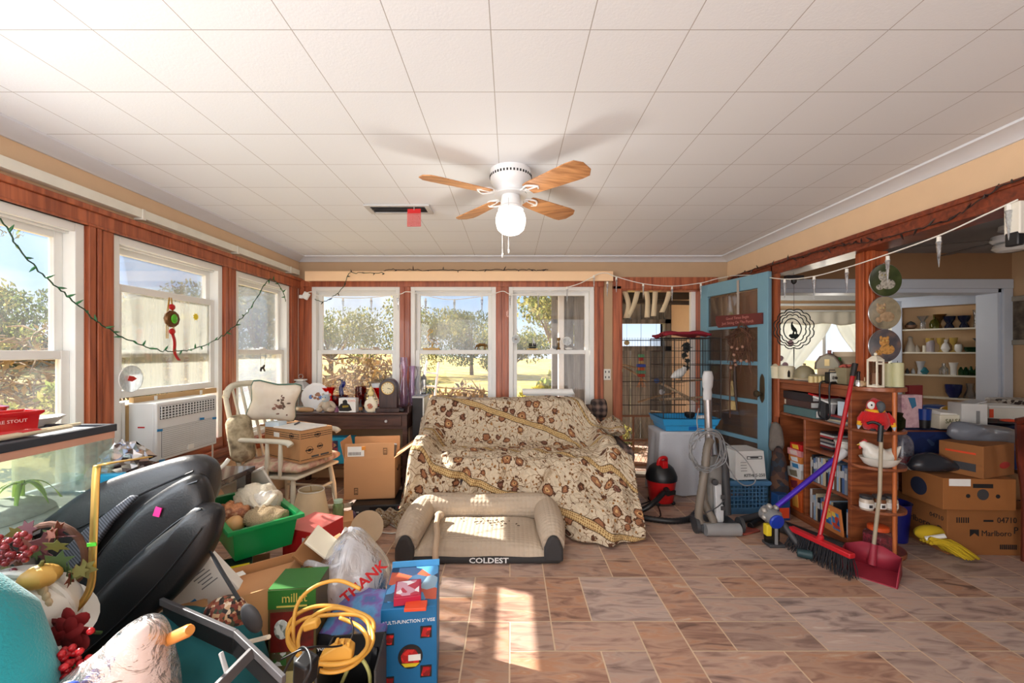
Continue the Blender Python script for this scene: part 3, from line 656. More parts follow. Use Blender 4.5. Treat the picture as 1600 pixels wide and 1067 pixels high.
for i in range(11): m.bb((-.047, -.0015, -.13+i*.0086), (.0455, .0015, -.1265+i*.0086))
m.build('head_mesh', mat('swatter red', (196, 70, 70), .5), t); MB().cyl((.0, 0, -.02), (.0, .0, .012), .004, 6).build('handle', M['steel'], t)
t = thing('valance_box', 'long peach painted valance board over the back windows', 'valance', (0, YB, 0)); m = MB()
m.bb((-2.10, -.12, 2.035), (1.045, -.1, 2.125)).bb((-2.10, -.12, 2.125), (1.045, 0, 2.135)); m.build('board', M['peach'], t, bev=.002)
for x in (-2.10, 1.03): MB().bb((x, -.1, 2.035), (x+.015, 0, 2.125)).build('end_board', M['peach'], t)
t = thing('curtain_rail', 'white metal curtain rail along the left wall', 'curtain rail', (XL, 0, 0)); m = MB()
m.bb((.0, -1, 2.10), (.05, 4.28, 2.108)).bb((.042, -1, 2.108), (.05, 4.28, 2.15)).bb((.03, -1, 2.115), (.042, 4.28, 2.125)); m.build('track', mat('rail enamel', (232, 230, 218), .4), t)
for y in (.4, 1.5, 2.45, 3.3, 4.1): MB().bb((0, y, 2.09), (.055, y+.02, 2.152)).build('bracket', M['offw'], t)
t = thing('outlet_plate', 'cream double wall plate with switches beside the doorway', 'wall plate', (1.01, YB-.003, 1.075)); MB().box((0, 0, 0), (.075, .008, .115)).build('plate', M['offw'], t, bev=.002)
for x in (-.018, .018):
 for z in (-.028, .028): MB().box((x, -.005, z), (.01, .004, .022)).build('switch', M['dark'], t)
DL = (1.98, 4.31, 0); DA = math.atan2(-.81, .2)
d = sroot('door_2', DL, (0, 0, DA)); BL = mat('blue door paint', (118, 160, 178), .5, var=.06)
w = .835; m = MB(); zs = [1.866, 1.545, 1.21, .875, .535, .2]
m.bb((0, -.02, .02), (.105, .02, 1.99)).bb((w-.11, -.02, .02), (w, .02, 1.99)).bb((.105, -.02, 1.866), (w-.11, .02, 1.99)).bb((.105, -.02, .02), (w-.11, .02, .2))
m.build('door_frame', BL, d, bev=.004); m = MB()
for z in zs[1:-1]: m.bb((.105, -.015, z-.018), (w-.11, .015, z+.018))
m.build('muntins', BL, d, bev=.004)
DG = glass('door glass', (232, 226, 222), .10, (214, 190, 180), 3, .5)
for a, b in zip(zs[:-1], zs[1:]): MB().bb((.105, -.003, b+.016), (w-.11, .003, a-.016)).build('pane', DG, d)
AB = mat('aged brass', (92, 80, 62), .45, .7); m = MB()
m.prism([(-.022, -.085), (-.012, -.11), (0, -.125), (.012, -.11), (.022, -.085), (.026, 0), (.022, .085), (.012, .11), (0, .125), (-.012, .11), (-.022, .085), (-.026, 0)], .006, Matrix.Translation((w-.055, -.024, 1.0))); m.build('door_plate', AB, d, bev=.002)
MB().lathe([(.008, 0), (.009, .03), (.022, .038), (.029, .05), (.026, .064), (.001, .07)], (w-.055, -.026, .955), r=(PI/2, 0, 0)).build('door_knob', AB, d)
def ondoor(name, label, cat, x, z, y=-.024):
 p = Matrix.Translation(DL) @ Matrix.Rotation(DA, 4, 'Z') @ Vector((x, y, z)); return thing(name, label, cat, p, DA)
t = ondoor('hanging_sign', 'red brown wooden plaque with lettering hung on the blue door', 'sign', .52, 1.60, -.03)
m = MB(); m.prism([(-.26, -.035), (-.24, -.055), (.27, -.05), (.27, .045), (-.27, .06), (-.28, .02)], .02); m.build('plaque', mat('plaque red brown', (104, 46, 42), .6), t, bev=.002)
text('Good Times Begin', .036, mat('sign lettering', (196, 128, 116), .6), t, (0, -.0115, .022)); text('Just Sitting On The Porch', .036, MATS['sign lettering'], t, (0, -.0115, -.02))
MB().bb((-.012, -.004, .05), (.012, .002, .36)).bb((-.012, -.004, .36), (.012, .05, .366)).build('strap', mat('strap', (170, 160, 150), .5), t)
t = ondoor('twig_wreath', 'brown twig wreath with dried flowers hanging on blue door', 'wreath', .56, 1.42, -.05); m = MB(); rr = random.Random(2)
for k in range(9):
 pts = [((.105+.02*rr.gauss(0, 1))*math.cos(a*2*PI/14+k), .02*rr.gauss(0, 1), (.105+.02*rr.gauss(0, 1))*math.sin(a*2*PI/14+k)) for a in range(14)]; m.tube(cr_curve(pts, 3, True), .0045, 5, True)
m.build('twig_ring', wood('twig', (72, 46, 34), (116, 78, 58), (6, 6, 6), .9, 0), t); m = MB()
for k in range(16): x = rr.uniform(-.12, .12); m.tube([(x, -.01, .02), (x*1.2+rr.gauss(0, .02), -.02, -.1), (x*1.4+rr.gauss(0, .03), -.015, -.16-.14*rr.random())], .003, 5)
m.build('hanging_sprigs', MATS['twig'], t)
for k in range(9): MB().ell((rr.uniform(-.1, .12), -.03, rr.uniform(-.26, -.06)), (.014, .012, .014), n=8).build('dried_flower', mat('dried flower', (168, 128, 108), .9), t)
t = ondoor('strap_belt', 'long dark leather strap with buckle hanging on door glass', 'strap', .5, 1.12, -.05)
MB().tube([(0, 0, .1), (.01, -.005, -.1), (.03, 0, -.35)], [.012, .016, .006], 6).build('strap', mat('dark leather', (60, 40, 30), .6), t); MB().tube([(-.05, 0, .1), (-.06, 0, -.12), (-.055, 0, -.42)], .006, 6).build('cord', MATS['twig'], t)
BULB = mat('green mini bulb', (40, 110, 60), .3); DBULB = mat('dark mini bulb', (40, 30, 28), .4)
def mini_lights(label, pts, cm, bm, step=.12, seed=1, name='string_lights', L=.035, sag=0, grp='mini light strings'):
 t = thing(name, label, 'string lights', pts[0], 0, grp); o = Vector(pts[0]); P = [p-o for p in cr_curve(pts, 8)]
 rr = random.Random(seed); P = [p+Vector((0, rr.gauss(0, .004), rr.gauss(0, .004))) for p in P]
 MB().tube(P, .0034, 5).build('cable', cm, t); acc = 0
 for i in range(1, len(P)):
  acc += (P[i]-P[i-1]).length
  if acc > step:
   acc = 0; d = Vector((rr.gauss(0, .5), rr.gauss(0, .6), rr.gauss(.1, .8))).normalized()
   MB().tube([P[i], P[i]+d*L*.45, P[i]+d*L], [.005, .0055, .001], 6).build('bulb', bm, t)
 return t
lx = XL+.06
mini_lights('green mini lights swagged across the left wall windows', [WX(u, v, lx) for u, v in ((-60, 320), (0, 345), (30, 390), (70, 432), (110, 466), (150, 500), (195, 528), (240, 545), (275, 549), (310, 543), (350, 524), (378, 497), (400, 468), (422, 436), (440, 452), (446, 470))], M['green'], BULB, .05)
mini_lights('dark mini lights dangling at the left end of the valance', [W(u, v, 4.2) for u, v in ((492, 468), (505, 471), (520, 464), (535, 450), (545, 427), (556, 426), (600, 427))], M['green'], DBULB, .09, 3)
mini_lights('dark mini lights lying along the top of the valance', [W(u, v, 4.26) for u, v in ((600, 422), (612, 421), (640, 422), (700, 422), (760, 422), (810, 421), (838, 422), (848, 422), (856, 421))], M['black'], DBULB, .14, 5, L=.05)
mini_lights('dark mini lights twisted along the header beam', [Vector((XR-.04, y, z)) for y, z in ((4.2, 2.06), (3.8, 2.07), (3.4, 2.05), (3.0, 2.04), (2.75, 2.02), (2.6, 2.0), (2.35, 1.985), (2.15, 1.985), (2.0, 2.02), (1.9, 2.06), (1.7, 2.07))], mat('brown wire', (58, 40, 34), .6), DBULB, .06, 6, L=.04)
ICE = glass('icicle plastic', (236, 240, 244), .5, (240, 244, 248), 60, .8); ICW = mat('white cord', (240, 238, 230), .5)
def icicles(label, pts, at, seed=1):
 t = thing('icicle_lights', label, 'string lights', pts[0], 0, 'icicle light strings'); o = Vector(pts[0]); P = [p-o for p in cr_curve(pts, 6)]
 MB().tube(P, .004, 5).build('cable', ICW, t)
 for k, p in enumerate(at):
  q = Vector(p)-o; b = MB(); b.lathe([(.009, 0), (.009, -.02), (.012, -.025)], q, 8); b.build('bulb_socket', ICW, t); b = MB()
  pr = [(.012, -.025)]
  for i in range(6): pr += [(.013-.0018*i, -.03-.02*i), (.0095-.0014*i, -.042-.02*i)]
  b.lathe(pr+[(.001, -.155)], q, 8); b.build('icicle', ICE, t)
yb = 4.19
icicles('white icicle lights strung across the back windows', [W(u, v, yb) for u, v in ((478, 458), (488, 456), (500, 462), (560, 466), (622, 460), (640, 456), (700, 468), (760, 462), (785, 455), (800, 460), (840, 458), (900, 445), (935, 428), (950, 427))], [W(u, v, yb) for u, v in ((536, 466), (580, 466), (622, 462), (665, 466), (710, 468), (753, 464), (797, 458), (841, 458), (886, 448), (928, 430), (949, 440))])
icicles('white icicle lights strung across the back doorway', [W(u, v, yb) for u, v in ((950, 427), (962, 432), (1004, 443), (1050, 447), (1095, 442), (1118, 436), (1138, 432))], [W(u, v, yb) for u, v in ((963, 433), (1005, 443), (1050, 448), (1095, 443))])
def rx(u, v, X=2.18): return WX(u, v, X)
icicles('white icicle lights strung along the right header beam', [rx(u, v) for u, v in ((1140, 431), (1175, 430), (1224, 436), (1270, 432), (1323, 418), (1387, 397), (1467, 368), (1540, 335), (1590, 312))], [rx(u, v) for u, v in ((1226, 437), (1272, 432), (1323, 420), (1387, 400), (1467, 370), (1576, 320))])
t = thing('white_adapter', 'white plastic plug adapter hanging in the back corner', 'adapter', W(478, 462, 4.25)); MB().box((.0, 0, 0), (.06, .03, .07), (0, .5, 0)).build('body', M['white'], t, bev=.004); MB().box((-.05, 0, -.01), (.03, .03, .035)).build('plug', M['white'], t, bev=.004)
t = thing('cord_tape_box', 'white plastic cord box at the right end of the beam', 'cord box', rx(1586, 320, 2.2)); MB().box((0, 0, -.06), (.03, .06, .14)).build('body', M['offw'], t, bev=.005); MB().box((-.002, 0, -.15), (.03, .05, .06)).build('plug', M['black'], t, bev=.005)
t = thing('beaded_ornament', 'beaded medallion with red ribbon hanging in the fogged window', 'ornament', WX(266, 465, -2.16), PI/2); z0 = 0
for x in (-.03, -.018, .02, .03): MB().tube([(x*.3, 0, 0), (x, 0, -.12), (x, 0, -.26)], .0025, 5).build('bead_string', M['brass'], t)
MB().lathe([(.001, -.015), (.05, -.012), (.055, 0), (.05, .012), (.001, .015)], (0, -.01, -.135), 10, (PI/2, 0, 0)).build('medallion', mat('dark bronze', (110, 70, 30), .35, .5), t); MB().ell((0, -.027, -.135), (.026, .008, .03)).build('gem', mat('green glass gem', (90, 180, 40), .1), t)
for z in (-.06, -.215): MB().ell((0, -.012, z), (.024, .01, .02)).build('red_bow', M['red'], t)
MB().grid(lambda u, v: (.012*(u-.5)*2+.06*v*v+.004, -.01-.01*math.sin(v*6), -.23-.17*v), 3, 14).build('ribbon', M['red'], t, solid=.002)
t = thing('sun_sticker', 'small yellow sun sticker on the fogged window', 'sticker', WX(306, 495, -2.205), PI/2); m = MB(); m.prism([((.028 if i % 2 else .018)*math.cos(i*PI/8), (.028 if i % 2 else .018)*math.sin(i*PI/8)) for i in range(16)], .002); m.build('sun', mat('sun yellow', (240, 216, 40), .5), t)
def suncatcher(label, loc, rz, r, col, name='suncatcher'):
 t = thing(name, label, 'suncatcher', loc, rz); MB().lathe([(.001, -.004), (r, -.003), (r, .003), (.001, .004)], (0, 0, 0), 28, (PI/2, 0, 0)).build('disc', glass('frosted disc', (240, 244, 246), .6, (236, 240, 244), 30), t)
 MB().tube([(r*math.cos(i*PI/14), 0, r*math.sin(i*PI/14)) for i in range(28)], .003, 6, True).build('rim', M['white'], t); MB().prism([(-r*.35, -r*.1), (0, -r*.2), (r*.4, .0), (r*.1, r*.2), (-r*.2, r*.25)], .004, Matrix.Translation((0, -.005, 0))).build('picture', mat('pic'+label, col, .4), t); return t
suncatcher('round clear suncatcher with a red cardinal, fogged window', WX(205, 592, -2.17), PI/2, .075, (190, 40, 30))
suncatcher('left round window disc with a brown bird beside the ship', W(806, 530, 4.32), 0, .042, (120, 96, 80)); suncatcher('right round window disc with white bird beside hourglass figure', W(886, 533, 4.32), 0, .042, (190, 196, 200))
suncatcher('clear suction disc low in the right back window', W(893, 618, 4.34), 0, .03, (230, 230, 230))
t = thing('hanging_horse', 'small dark metal rearing horse hanging in corner window', 'ornament', WX(410, 575, -2.222), PI/2); body = [(-.035, -.02), (-.02, .01), (.0, .012), (.02, .03), (.035, .028), (.03, .012), (.022, 0), (.04, -.03), (.033, -.032), (.012, -.008), (-.012, -.008), (-.02, -.03), (-.028, -.03), (-.024, -.008)]
MB().prism(body, .012).build('horse', mat('dark metal', (52, 44, 40), .5, .4), t, bev=.002)
m = MB(); m.cyl((-.02, 0, .01), (-.03, 0, .13), .0012, 4).cyl((.03, 0, .02), (.05, 0, .13), .0012, 4); m.build('thread', M['black'], t)
zr = 1.335; RB = mat('bronze figure', (120, 88, 40), .4, .5)
t = thing('flamingo_ornament', 'clear flamingo ornament with gold outline on wooden base', 'ornament', (W(674, 548, 4.36).x, 4.36, zr)); fl = cr_curve([(.0, .02), (.012, .07), (-.03, .1), (-.045, .14), (-.02, .17), (.01, .185), (.015, .2), (-.005, .215), (-.03, .205), (-.038, .185), (-.03, .18), (-.025, .195), (-.005, .2), (0, .19), (-.025, .16), (-.028, .125), (.01, .11), (.05, .095), (.075, .05), (.04, .065), (.02, .06), (.01, .02)], 3)
MB().tube([(p.x, 0, p.y) for p in [Vector((a[0], a[1], 0)) for a in fl]], .0035, 6, True).build('outline', M['brass'], t); MB().prism([(-.02, .1), (.01, .065), (.07, .055), (.05, .095), (.01, .112), (-.02, .125)], .006).build('body', glass('clear acrylic', (244, 246, 248), .35), t); MB().box((.0, 0, .008), (.17, .05, .02)).build('base', mat('light wood', (206, 166, 92), .5), t, bev=.002)
t = thing('grazing_horse', 'small bronze grazing horse on the window rail', 'figurine', (W(752, 548, 4.36).x, 4.36, zr)); m = MB()
m.tube([(-.045, 0, .035), (-.02, 0, .052), (.02, 0, .05), (.045, 0, .05)], [.012, .016, .015, .014], 8).tube([(-.04, 0, .05), (-.055, 0, .03), (-.065, 0, .008)], [.011, .008, .006], 8).tube([(.05, 0, .052), (.062, 0, .03), (.064, 0, .01)], [.004, .005, .002], 6)
for x in (-.035, -.022, .032, .044): m.tube([(x, .004, .045), (x-.003, 0, .022), (x, 0, 0)], [.007, .0045, .004], 6)
m.build('horse', RB, t)
t = thing('model_ship', 'small model sailing ship on the window rail', 'model ship', (W(832, 548, 4.36).x, 4.36, zr)); MB().box((0, 0, .005), (.115, .03, .012)).build('base', mat('light wood', (206, 166, 92), .5), t); m = MB()
m.prism([(-.03, .012), (.03, .012), (.045, .03), (-.045, .03)], .02)
for x in (-.03, -.012, .012, .03): m.prism([(x-.01, .032), (x+.012, .036), (x+.006, .07), (x-.004, .066)], .004)
m.build('hull', M['ink'], t); MB().prism([(-.0, .03), (.045, .045), (.0, .14)], .003).build('sail', M['lgrey'], t)
t = thing('hourglass_figure', 'slim bronze figure holding a cup on window rail', 'figurine', (W(873, 548, 4.36).x, 4.36, zr)); MB().lathe([(.018, 0), (.02, .01), (.008, .03), (.012, .06), (.006, .08), (.009, .095), (.016, .1), (.018, .125), (.001, .126)], n=12).build('figure', RB, t)
t = thing('soap_dish', 'small white dish on the right window rail', 'dish', (W(889, 548, 4.36).x, 4.36, zr)); MB().vessel([(.02, 0), (.04, .008), (.042, .018)], sc=(1, .5, 1)).build('dish', M['white'], t); MB().ell((.0, 0, .016), (.028, .012, .008)).build('soap', M['offw'], t)
t = thing('wooden_rod', 'short brown stick lying on the middle window rail', 'stick', (W(708, 549, 4.36).x, 4.36, zr+.004)); MB().tube([(-.025, 0, 0), (0, 0, .002), (.025, 0, 0)], [.003, .005, .002], 6).build('stick', RB, t)
# ================= SEATING =================
from mathutils import noise as mnoise
def sm(a, b, x):
 t = min(1, max(0, (x-a)/(b-a))); return t*t*(3-2*t)
def puff(outline, th, nr=8, back=None, pw=2.2, wr=0, seed=0, smoothn=3, ctr=None):
 """padded body from an outline in local xz: full in the middle, thin at the rim"""
 O = cr_curve([(x, 0, z) for x, z in outline], smoothn, True); n = len(O)
 c = Vector(ctr and (ctr[0], 0, ctr[1]) or (sum(p.x for p in O)/n, 0, sum(p.z for p in O)/n))
 back = th if back is None else back; vs = []; fs = []
 def ring(k, sg, h):
  for p in O:
   q = c+(p-c)*k; d = h*max(0, 1-k**pw)**.5
   if wr: d += wr*mnoise.noise(Vector((q.x*9+seed, q.z*9, sg*3)))*(1-k**4)
   vs.append((q.x, -d if sg > 0 else d, q.z))
 ks = [i/nr for i in range(nr+1)]; ks = [math.sin(k*PI/2) for k in ks]
 vs.append((c.x, -th, c.z))
 for k in ks[1:]: ring(k, 1, th)
 for k in ks[1:-1][::-1]: ring(k, -1, back)
 vs.append((c.x, back, c.z)); R = (len(vs)-2)//n
 for j in range(n): fs.append((0, 1+j, 1+(j+1) % n))
 for i in range(R-1):
  for j in range(n): fs.append((1+i*n+j, 1+(i+1)*n+j, 1+(i+1)*n+(j+1) % n, 1+i*n+(j+1) % n))
 L = len(vs)-1
 for j in range(n): fs.append((L, 1+(R-1)*n+(j+1) % n, 1+(R-1)*n+j))
 m = MB(); m.add(vs, fs); return m
def plaid():
 m, nt, p = newmat('dark plaid upholstery'); tc = nd(nt, 'ShaderNodeTexCoord'); 
 w1 = nd(nt, 'ShaderNodeTexWave'); w1.inputs['Scale'].default_value = 5; w1.bands_direction = 'X'; nt.links.new(tc.outputs['Object'], w1.inputs[0])
 w2 = nd(nt, 'ShaderNodeTexWave'); w2.inputs['Scale'].default_value = 5; w2.bands_direction = 'Z'; nt.links.new(tc.outputs['Object'], w2.inputs[0])
 a = nd(nt, 'ShaderNodeMath', operation='ADD'); nt.links.new(w1.outputs['Fac'], a.inputs[0]); nt.links.new(w2.outputs['Fac'], a.inputs[1])
 d = nd(nt, 'ShaderNodeMath', operation='MULTIPLY'); d.inputs[1].default_value = .5; nt.links.new(a.outputs[0], d.inputs[0])
 cr = nd(nt, 'ShaderNodeValToRGB'); cr.color_ramp.elements[0].color = lin((44, 34, 34)); cr.color_ramp.elements[1].color = lin((128, 104, 92)); cr.color_ramp.elements[0].position = .25
 nt.links.new(d.outputs[0], cr.inputs[0]); nt.links.new(cr.outputs[0], p.inputs['Base Color']); p.inputs['Roughness'].default_value = .9; return m
PL = plaid()
def throw_mat(name='floral throw'):
 m, nt, p = newmat(name); uvn = nd(nt, 'ShaderNodeUVMap'); mp = nd(nt, 'ShaderNodeMapping'); mp.inputs['Scale'].default_value = (2.6, 2.3, 1); mp.inputs['Rotation'].default_value = (0, 0, -.30)
 nt.links.new(uvn.outputs[0], mp.inputs[0]); V = mp.outputs[0]; L = nt.links.new
 def math_(op, a, b=None, c=None):
  n = nd(nt, 'ShaderNodeMath', operation=op)
  for i, q in enumerate((a, b, c)):
   if q is None: continue
   if isinstance(q, (int, float)): n.inputs[i].default_value = q
   else: L(q, n.inputs[i])
  return n.outputs[0]
 def mixc(f, a, b):
  n = nd(nt, 'ShaderNodeMix', data_type='RGBA'); L(f, n.inputs[0])
  for i, q in ((6, a), (7, b)):
   if isinstance(q, tuple): n.inputs[i].default_value = lin(q)
   else: L(q, n.inputs[i])
  return n.outputs[2]
 def noise_(s, d=3):
  n = nd(nt, 'ShaderNodeTexNoise'); n.inputs['Scale'].default_value = s; n.inputs['Detail'].default_value = d; L(V, n.inputs['Vector']); return n.outputs['Fac']
 def vor(s, r=1.):
  n = nd(nt, 'ShaderNodeTexVoronoi'); n.inputs['Scale'].default_value = s; n.inputs['Randomness'].default_value = r; L(V, n.inputs['Vector']); return n
 base = mixc(noise_(30), (190, 170, 142), (222, 206, 180))
 vn = noise_(5.5, 1.5); vine = math_('LESS_THAN', math_('ABSOLUTE', math_('SUBTRACT', vn, .5)), .007)
 vn2 = noise_(9.5, 1); vine2 = math_('LESS_THAN', math_('ABSOLUTE', math_('SUBTRACT', vn2, .47)), .009)
 col = mixc(math_('MAXIMUM', vine, vine2), base, (120, 88, 58))
 v3 = vor(22); leaf = math_('LESS_THAN', math_('ADD', v3.outputs['Distance'], math_('MULTIPLY', noise_(40), .35)), .43); s3 = nd(nt, 'ShaderNodeSeparateColor'); L(v3.outputs['Color'], s3.inputs[0])
 col = mixc(math_('MULTIPLY', leaf, math_('GREATER_THAN', s3.outputs[0], .1)), col, mixc(s3.outputs[1], (112, 74, 40), (168, 118, 64)))
 v1 = vor(7.6, .75); rag = math_('ADD', v1.outputs['Distance'], math_('MULTIPLY', math_('SUBTRACT', noise_(34, 2), .5), .30)); s1 = nd(nt, 'ShaderNodeSeparateColor'); L(v1.outputs['Color'], s1.inputs[0])
 on = math_('GREATER_THAN', s1.outputs[0], .12); rad = math_('MULTIPLY_ADD', s1.outputs[1], .18, .30)
 f1 = math_('MULTIPLY', math_('LESS_THAN', rag, rad), on); f2 = math_('MULTIPLY', math_('LESS_THAN', rag, math_('MULTIPLY', rad, .8)), on); f3 = math_('MULTIPLY', math_('LESS_THAN', rag, math_('MULTIPLY', rad, .42)), on); f4 = math_('MULTIPLY', math_('LESS_THAN', rag, math_('MULTIPLY', rad, .25)), on)
 col = mixc(f1, col, (84, 50, 30)); col = mixc(f2, col, mixc(s1.outputs[2], (158, 106, 70), (126, 84, 66))); col = mixc(f3, col, (206, 164, 110)); col = mixc(f4, col, (104, 60, 36))
 sp = nd(nt, 'ShaderNodeSeparateXYZ'); L(V, sp.inputs[0]); y = math_('MODULO', math_('ADD', sp.outputs['Y'], 10.12), .64)
 band = math_('LESS_THAN', y, .075); bl = math_('MULTIPLY', band, math_('GREATER_THAN', math_('ABSOLUTE', math_('SUBTRACT', y, .0375)), .030))
 v4 = vor(48, .2); ck = math_('LESS_THAN', v4.outputs['Distance'], .34)
 col = mixc(band, col, mixc(ck, (206, 176, 122), (140, 100, 56))); col = mixc(bl, col, (84, 60, 36))
 L(col, p.inputs['Base Color']); p.inputs['Roughness'].default_value = .9
 n = nd(nt, 'ShaderNodeTexNoise'); n.inputs['Scale'].default_value = 16; L(V, n.inputs['Vector']); b = nd(nt, 'ShaderNodeBump'); b.inputs['Strength'].default_value = .8; b.inputs['Distance'].default_value = .05; L(n.outputs['Fac'], b.inputs['Height']); L(b.outputs[0], p.inputs['Normal'])
 return m
SX = .05
t = thing('sofa', 'two seat sofa in dark plaid almost hidden by a floral throw', 'sofa', (SX, 0, 0)); m = MB()
m.bb((-.86, 3.24, .08), (.90, 4.2, .34)); m.build('base', PL, t, bev=.03); 
m = MB(); m.box((0, 4.08, .52), (1.70, .18, .55), (-.06, 0, 0)); m.build('back', PL, t, bev=.07, bseg=4)
m = MB(); m.tube([(.74, 4.07, .76), (.88, 4.07, .76)], .092, 16); m.build('back_roll', PL, t, bev=.02)
for x in (-.44, .38): MB().bb((x-.40, 3.26, .33), (x+.40, 3.92, .42)).build('seat_cushion', PL, t, bev=.04, bseg=3)
for s, x in ((-1, -.78), (1, .83)):
 m = MB(); m.bb((x-.07, 3.28, .1), (x+.07, 4.05, .50)); m.tube([(x, 3.27, .48), (x, 4.02, .50)], .075 if s < 0 else .10, 18); m.build('arm', PL, t, bev=.012)
for x in (-.8, .84):
 for y in (3.3, 4.12): MB().lathe([(.02, 0), (.03, .03), (.035, .085)], (x, y, 0), 10).build('foot', MATS['mahogany trim'], t)
def throw_pt(u, v):
 x = -.93+1.83*u
 t0 = 0+.30*sm(.74, .97, u); tt = t0+(1-t0)*v
 K = [(0, 4.22, .76), (.05, 4.21, .84), (.10, 4.10, .873), (.15, 3.96, .855), (.24, 3.87, .70), (.36, 3.84, .50), (.41, 3.76, .462), (.50, 3.60, .475), (.60, 3.42, .482), (.67, 3.28, .465), (.71, 3.215, .42), (.80, 3.19, .25), (.90, 3.17, .12), (1.0, 3.15, .02)]
 A = [(0, 4.22, .76), (.05, 4.21, .84), (.10, 4.10, .873), (.15, 3.96, .855), (.22, 3.88, .74), (.30, 3.82, .645), (.41, 3.70, .625), (.50, 3.55, .618), (.60, 3.38, .612), (.67, 3.25, .59), (.71, 3.205, .53), (.80, 3.18, .32), (.90, 3.17, .14), (1.0, 3.15, .02)]
 def at(Kn):
  for i in range(len(Kn)-1):
   if tt <= Kn[i+1][0] or i == len(Kn)-2:
    f = (tt-Kn[i][0])/(Kn[i+1][0]-Kn[i][0]); f = min(1, max(0, f)); return Kn[i][1]+(Kn[i+1][1]-Kn[i][1])*f, Kn[i][2]+(Kn[i+1][2]-Kn[i][2])*f
 (y0, z0), (y1, z1) = at(K), at(A); wa = sm(.16, .09, u)+.96*sm(.855, .905, u); y = y0+(y1-y0)*wa; z = z0+(z1-z0)*wa
 if u < .06: z -= (z-.06)*sm(.06, 0, u)*.85*(sm(.3, .5, tt)*.6+.25); x += .03*sm(.06, 0, u)
 g = sm(.58, .80, u)*sm(.70, 1.0, tt); y -= .36*g*(1-.25*sm(.9, 1, u)); x += -.02*g; z += .10*g*(1-sm(.86, .99, tt))
 if u > .93: z -= .10*sm(.93, 1, u)*sm(.40, .5, tt)*(1-g)
 n1 = mnoise.noise(Vector((x*3.2+tt*2, tt*7, 1.7))); n2 = mnoise.noise(Vector((x*9-tt*6, tt*13, 5.1)))
 fr = sm(.66, .74, tt)
 pl = math.sin(x*24+4*n1+tt*6)*.026*fr+math.sin(x*43+3*n1)*.010*fr
 y -= pl+.010*n2*fr+.012*n1*fr; z += (.016*n1+.010*n2)*(1-fr)*sm(0, .08, tt)
 z += .022*max(0, mnoise.noise(Vector((x*4+2, tt*22, 9))))*sm(.34, .40, tt)*(1-fr)
 z += .012*math.sin((x*.8+tt*1.6)*26)*sm(.36, .45, tt)*sm(.72, .62, tt)
 return (x, y, max(z, .012+.01*abs(n2)))
t = MB().grid(throw_pt, 150, 130, uv=True).build('sofa_throw', throw_mat(), ang=180, solid=.008, off=1); t.location.x = SX
tag(t, 'cream throw with brown flowers and vines draped over the sofa', 'throw blanket')
t = thing('throw_bunch', 'crumpled end of floral cloth heaped on right sofa arm', 'cloth', (SX+.84, 3.62, .60)); m = MB(); rr = random.Random(8)
def bun(u, v):
 a = 2*PI*u; p = PI*v; q = .085*math.sin(p)*(1+.35*mnoise.noise(Vector((math.cos(a)*2, math.sin(a)*2, v*5))))
 return (q*1.0*math.cos(a), q*2.6*math.sin(a), .075*(1-math.cos(p))*(1+.3*mnoise.noise(Vector((a, v*3, 2))))-.012)
m.grid(bun, 40, 20, uv=True); m.build('folds', bpy.data.materials['floral throw'], t, ang=180)
t = thing('throw_tail', 'dark floral hem of cloth trailing beside sofa left foot', 'cloth', (-.88, 3.16, .0)); m = MB()
m.grid(lambda u, v: (-.16+.30*u, .03*math.sin(u*9+v*4)-.07*v, .015+.13*(1-v)*(.6+.4*u)+.02*math.sin(u*17+v*6)), 24, 12, uv=True); m.build('hem', throw_mat('hem cloth'), t, ang=180, solid=.008)
t = thing('bolster_pad', 'rolled white pad lying on top of the sofa back', 'pad', (.375, 4.2, .875)); m = MB(); m.tube(cr_curve([(-.255, 0, .032), (-.2, 0, .033), (.2, 0, .03), (.255, 0, .034)], 4), .034, 14); m.build('roll', M['white'], t, bev=.005); MB().bb((-.23, -.038, -.004), (.23, -.03, .006)).build('fold', M['lgrey'], t)
def quilt():
 m, nt, p = newmat('quilted plush'); tc = nd(nt, 'ShaderNodeTexCoord'); v = nd(nt, 'ShaderNodeTexVoronoi'); v.inputs['Scale'].default_value = 34; v.inputs['Randomness'].default_value = .12; nt.links.new(tc.outputs['Object'], v.inputs['Vector'])
 n = nd(nt, 'ShaderNodeTexNoise'); n.inputs['Scale'].default_value = 5; n.inputs['Detail'].default_value = 6; nt.links.new(tc.outputs['Object'], n.inputs['Vector'])
 cr = nd(nt, 'ShaderNodeValToRGB'); cr.color_ramp.elements[0].color = lin((172, 154, 134)); cr.color_ramp.elements[1].color = lin((206, 188, 166)); nt.links.new(n.outputs['Fac'], cr.inputs[0]); nt.links.new(cr.outputs[0], p.inputs['Base Color'])
 b = nd(nt, 'ShaderNodeBump'); b.invert = True; b.inputs['Strength'].default_value = .7; b.inputs['Distance'].default_value = .012; nt.links.new(v.outputs['Distance'], b.inputs['Height']); nt.links.new(b.outputs[0], p.inputs['Normal']); p.inputs['Roughness'].default_value = .95; return m
QM = quilt(); CHAR = mat('charcoal fabric', (58, 56, 56), .9, var=.1, bump=.1, bs=200)
t = thing('dog_bed', 'grey beige quilted dog bed with charcoal base on floor', 'dog bed', (-.195, 2.56, 0), .0)
m = MB(); m.bb((-.51, 0, 0), (.51, .62, .055)); m.build('base', CHAR, t, bev=.025, bseg=3)
def mat_pt(u, v):
 x = -.44+.88*u; y = .004+.51*v; return (x, y, .05+.07*(1-(2*u-1)**6)*(1-(2*v-1)**8)**.6+.006*mnoise.noise(Vector((x*5, y*5, 0))))
MB().grid(mat_pt, 40, 28).build('mattress', QM, t, ang=180)
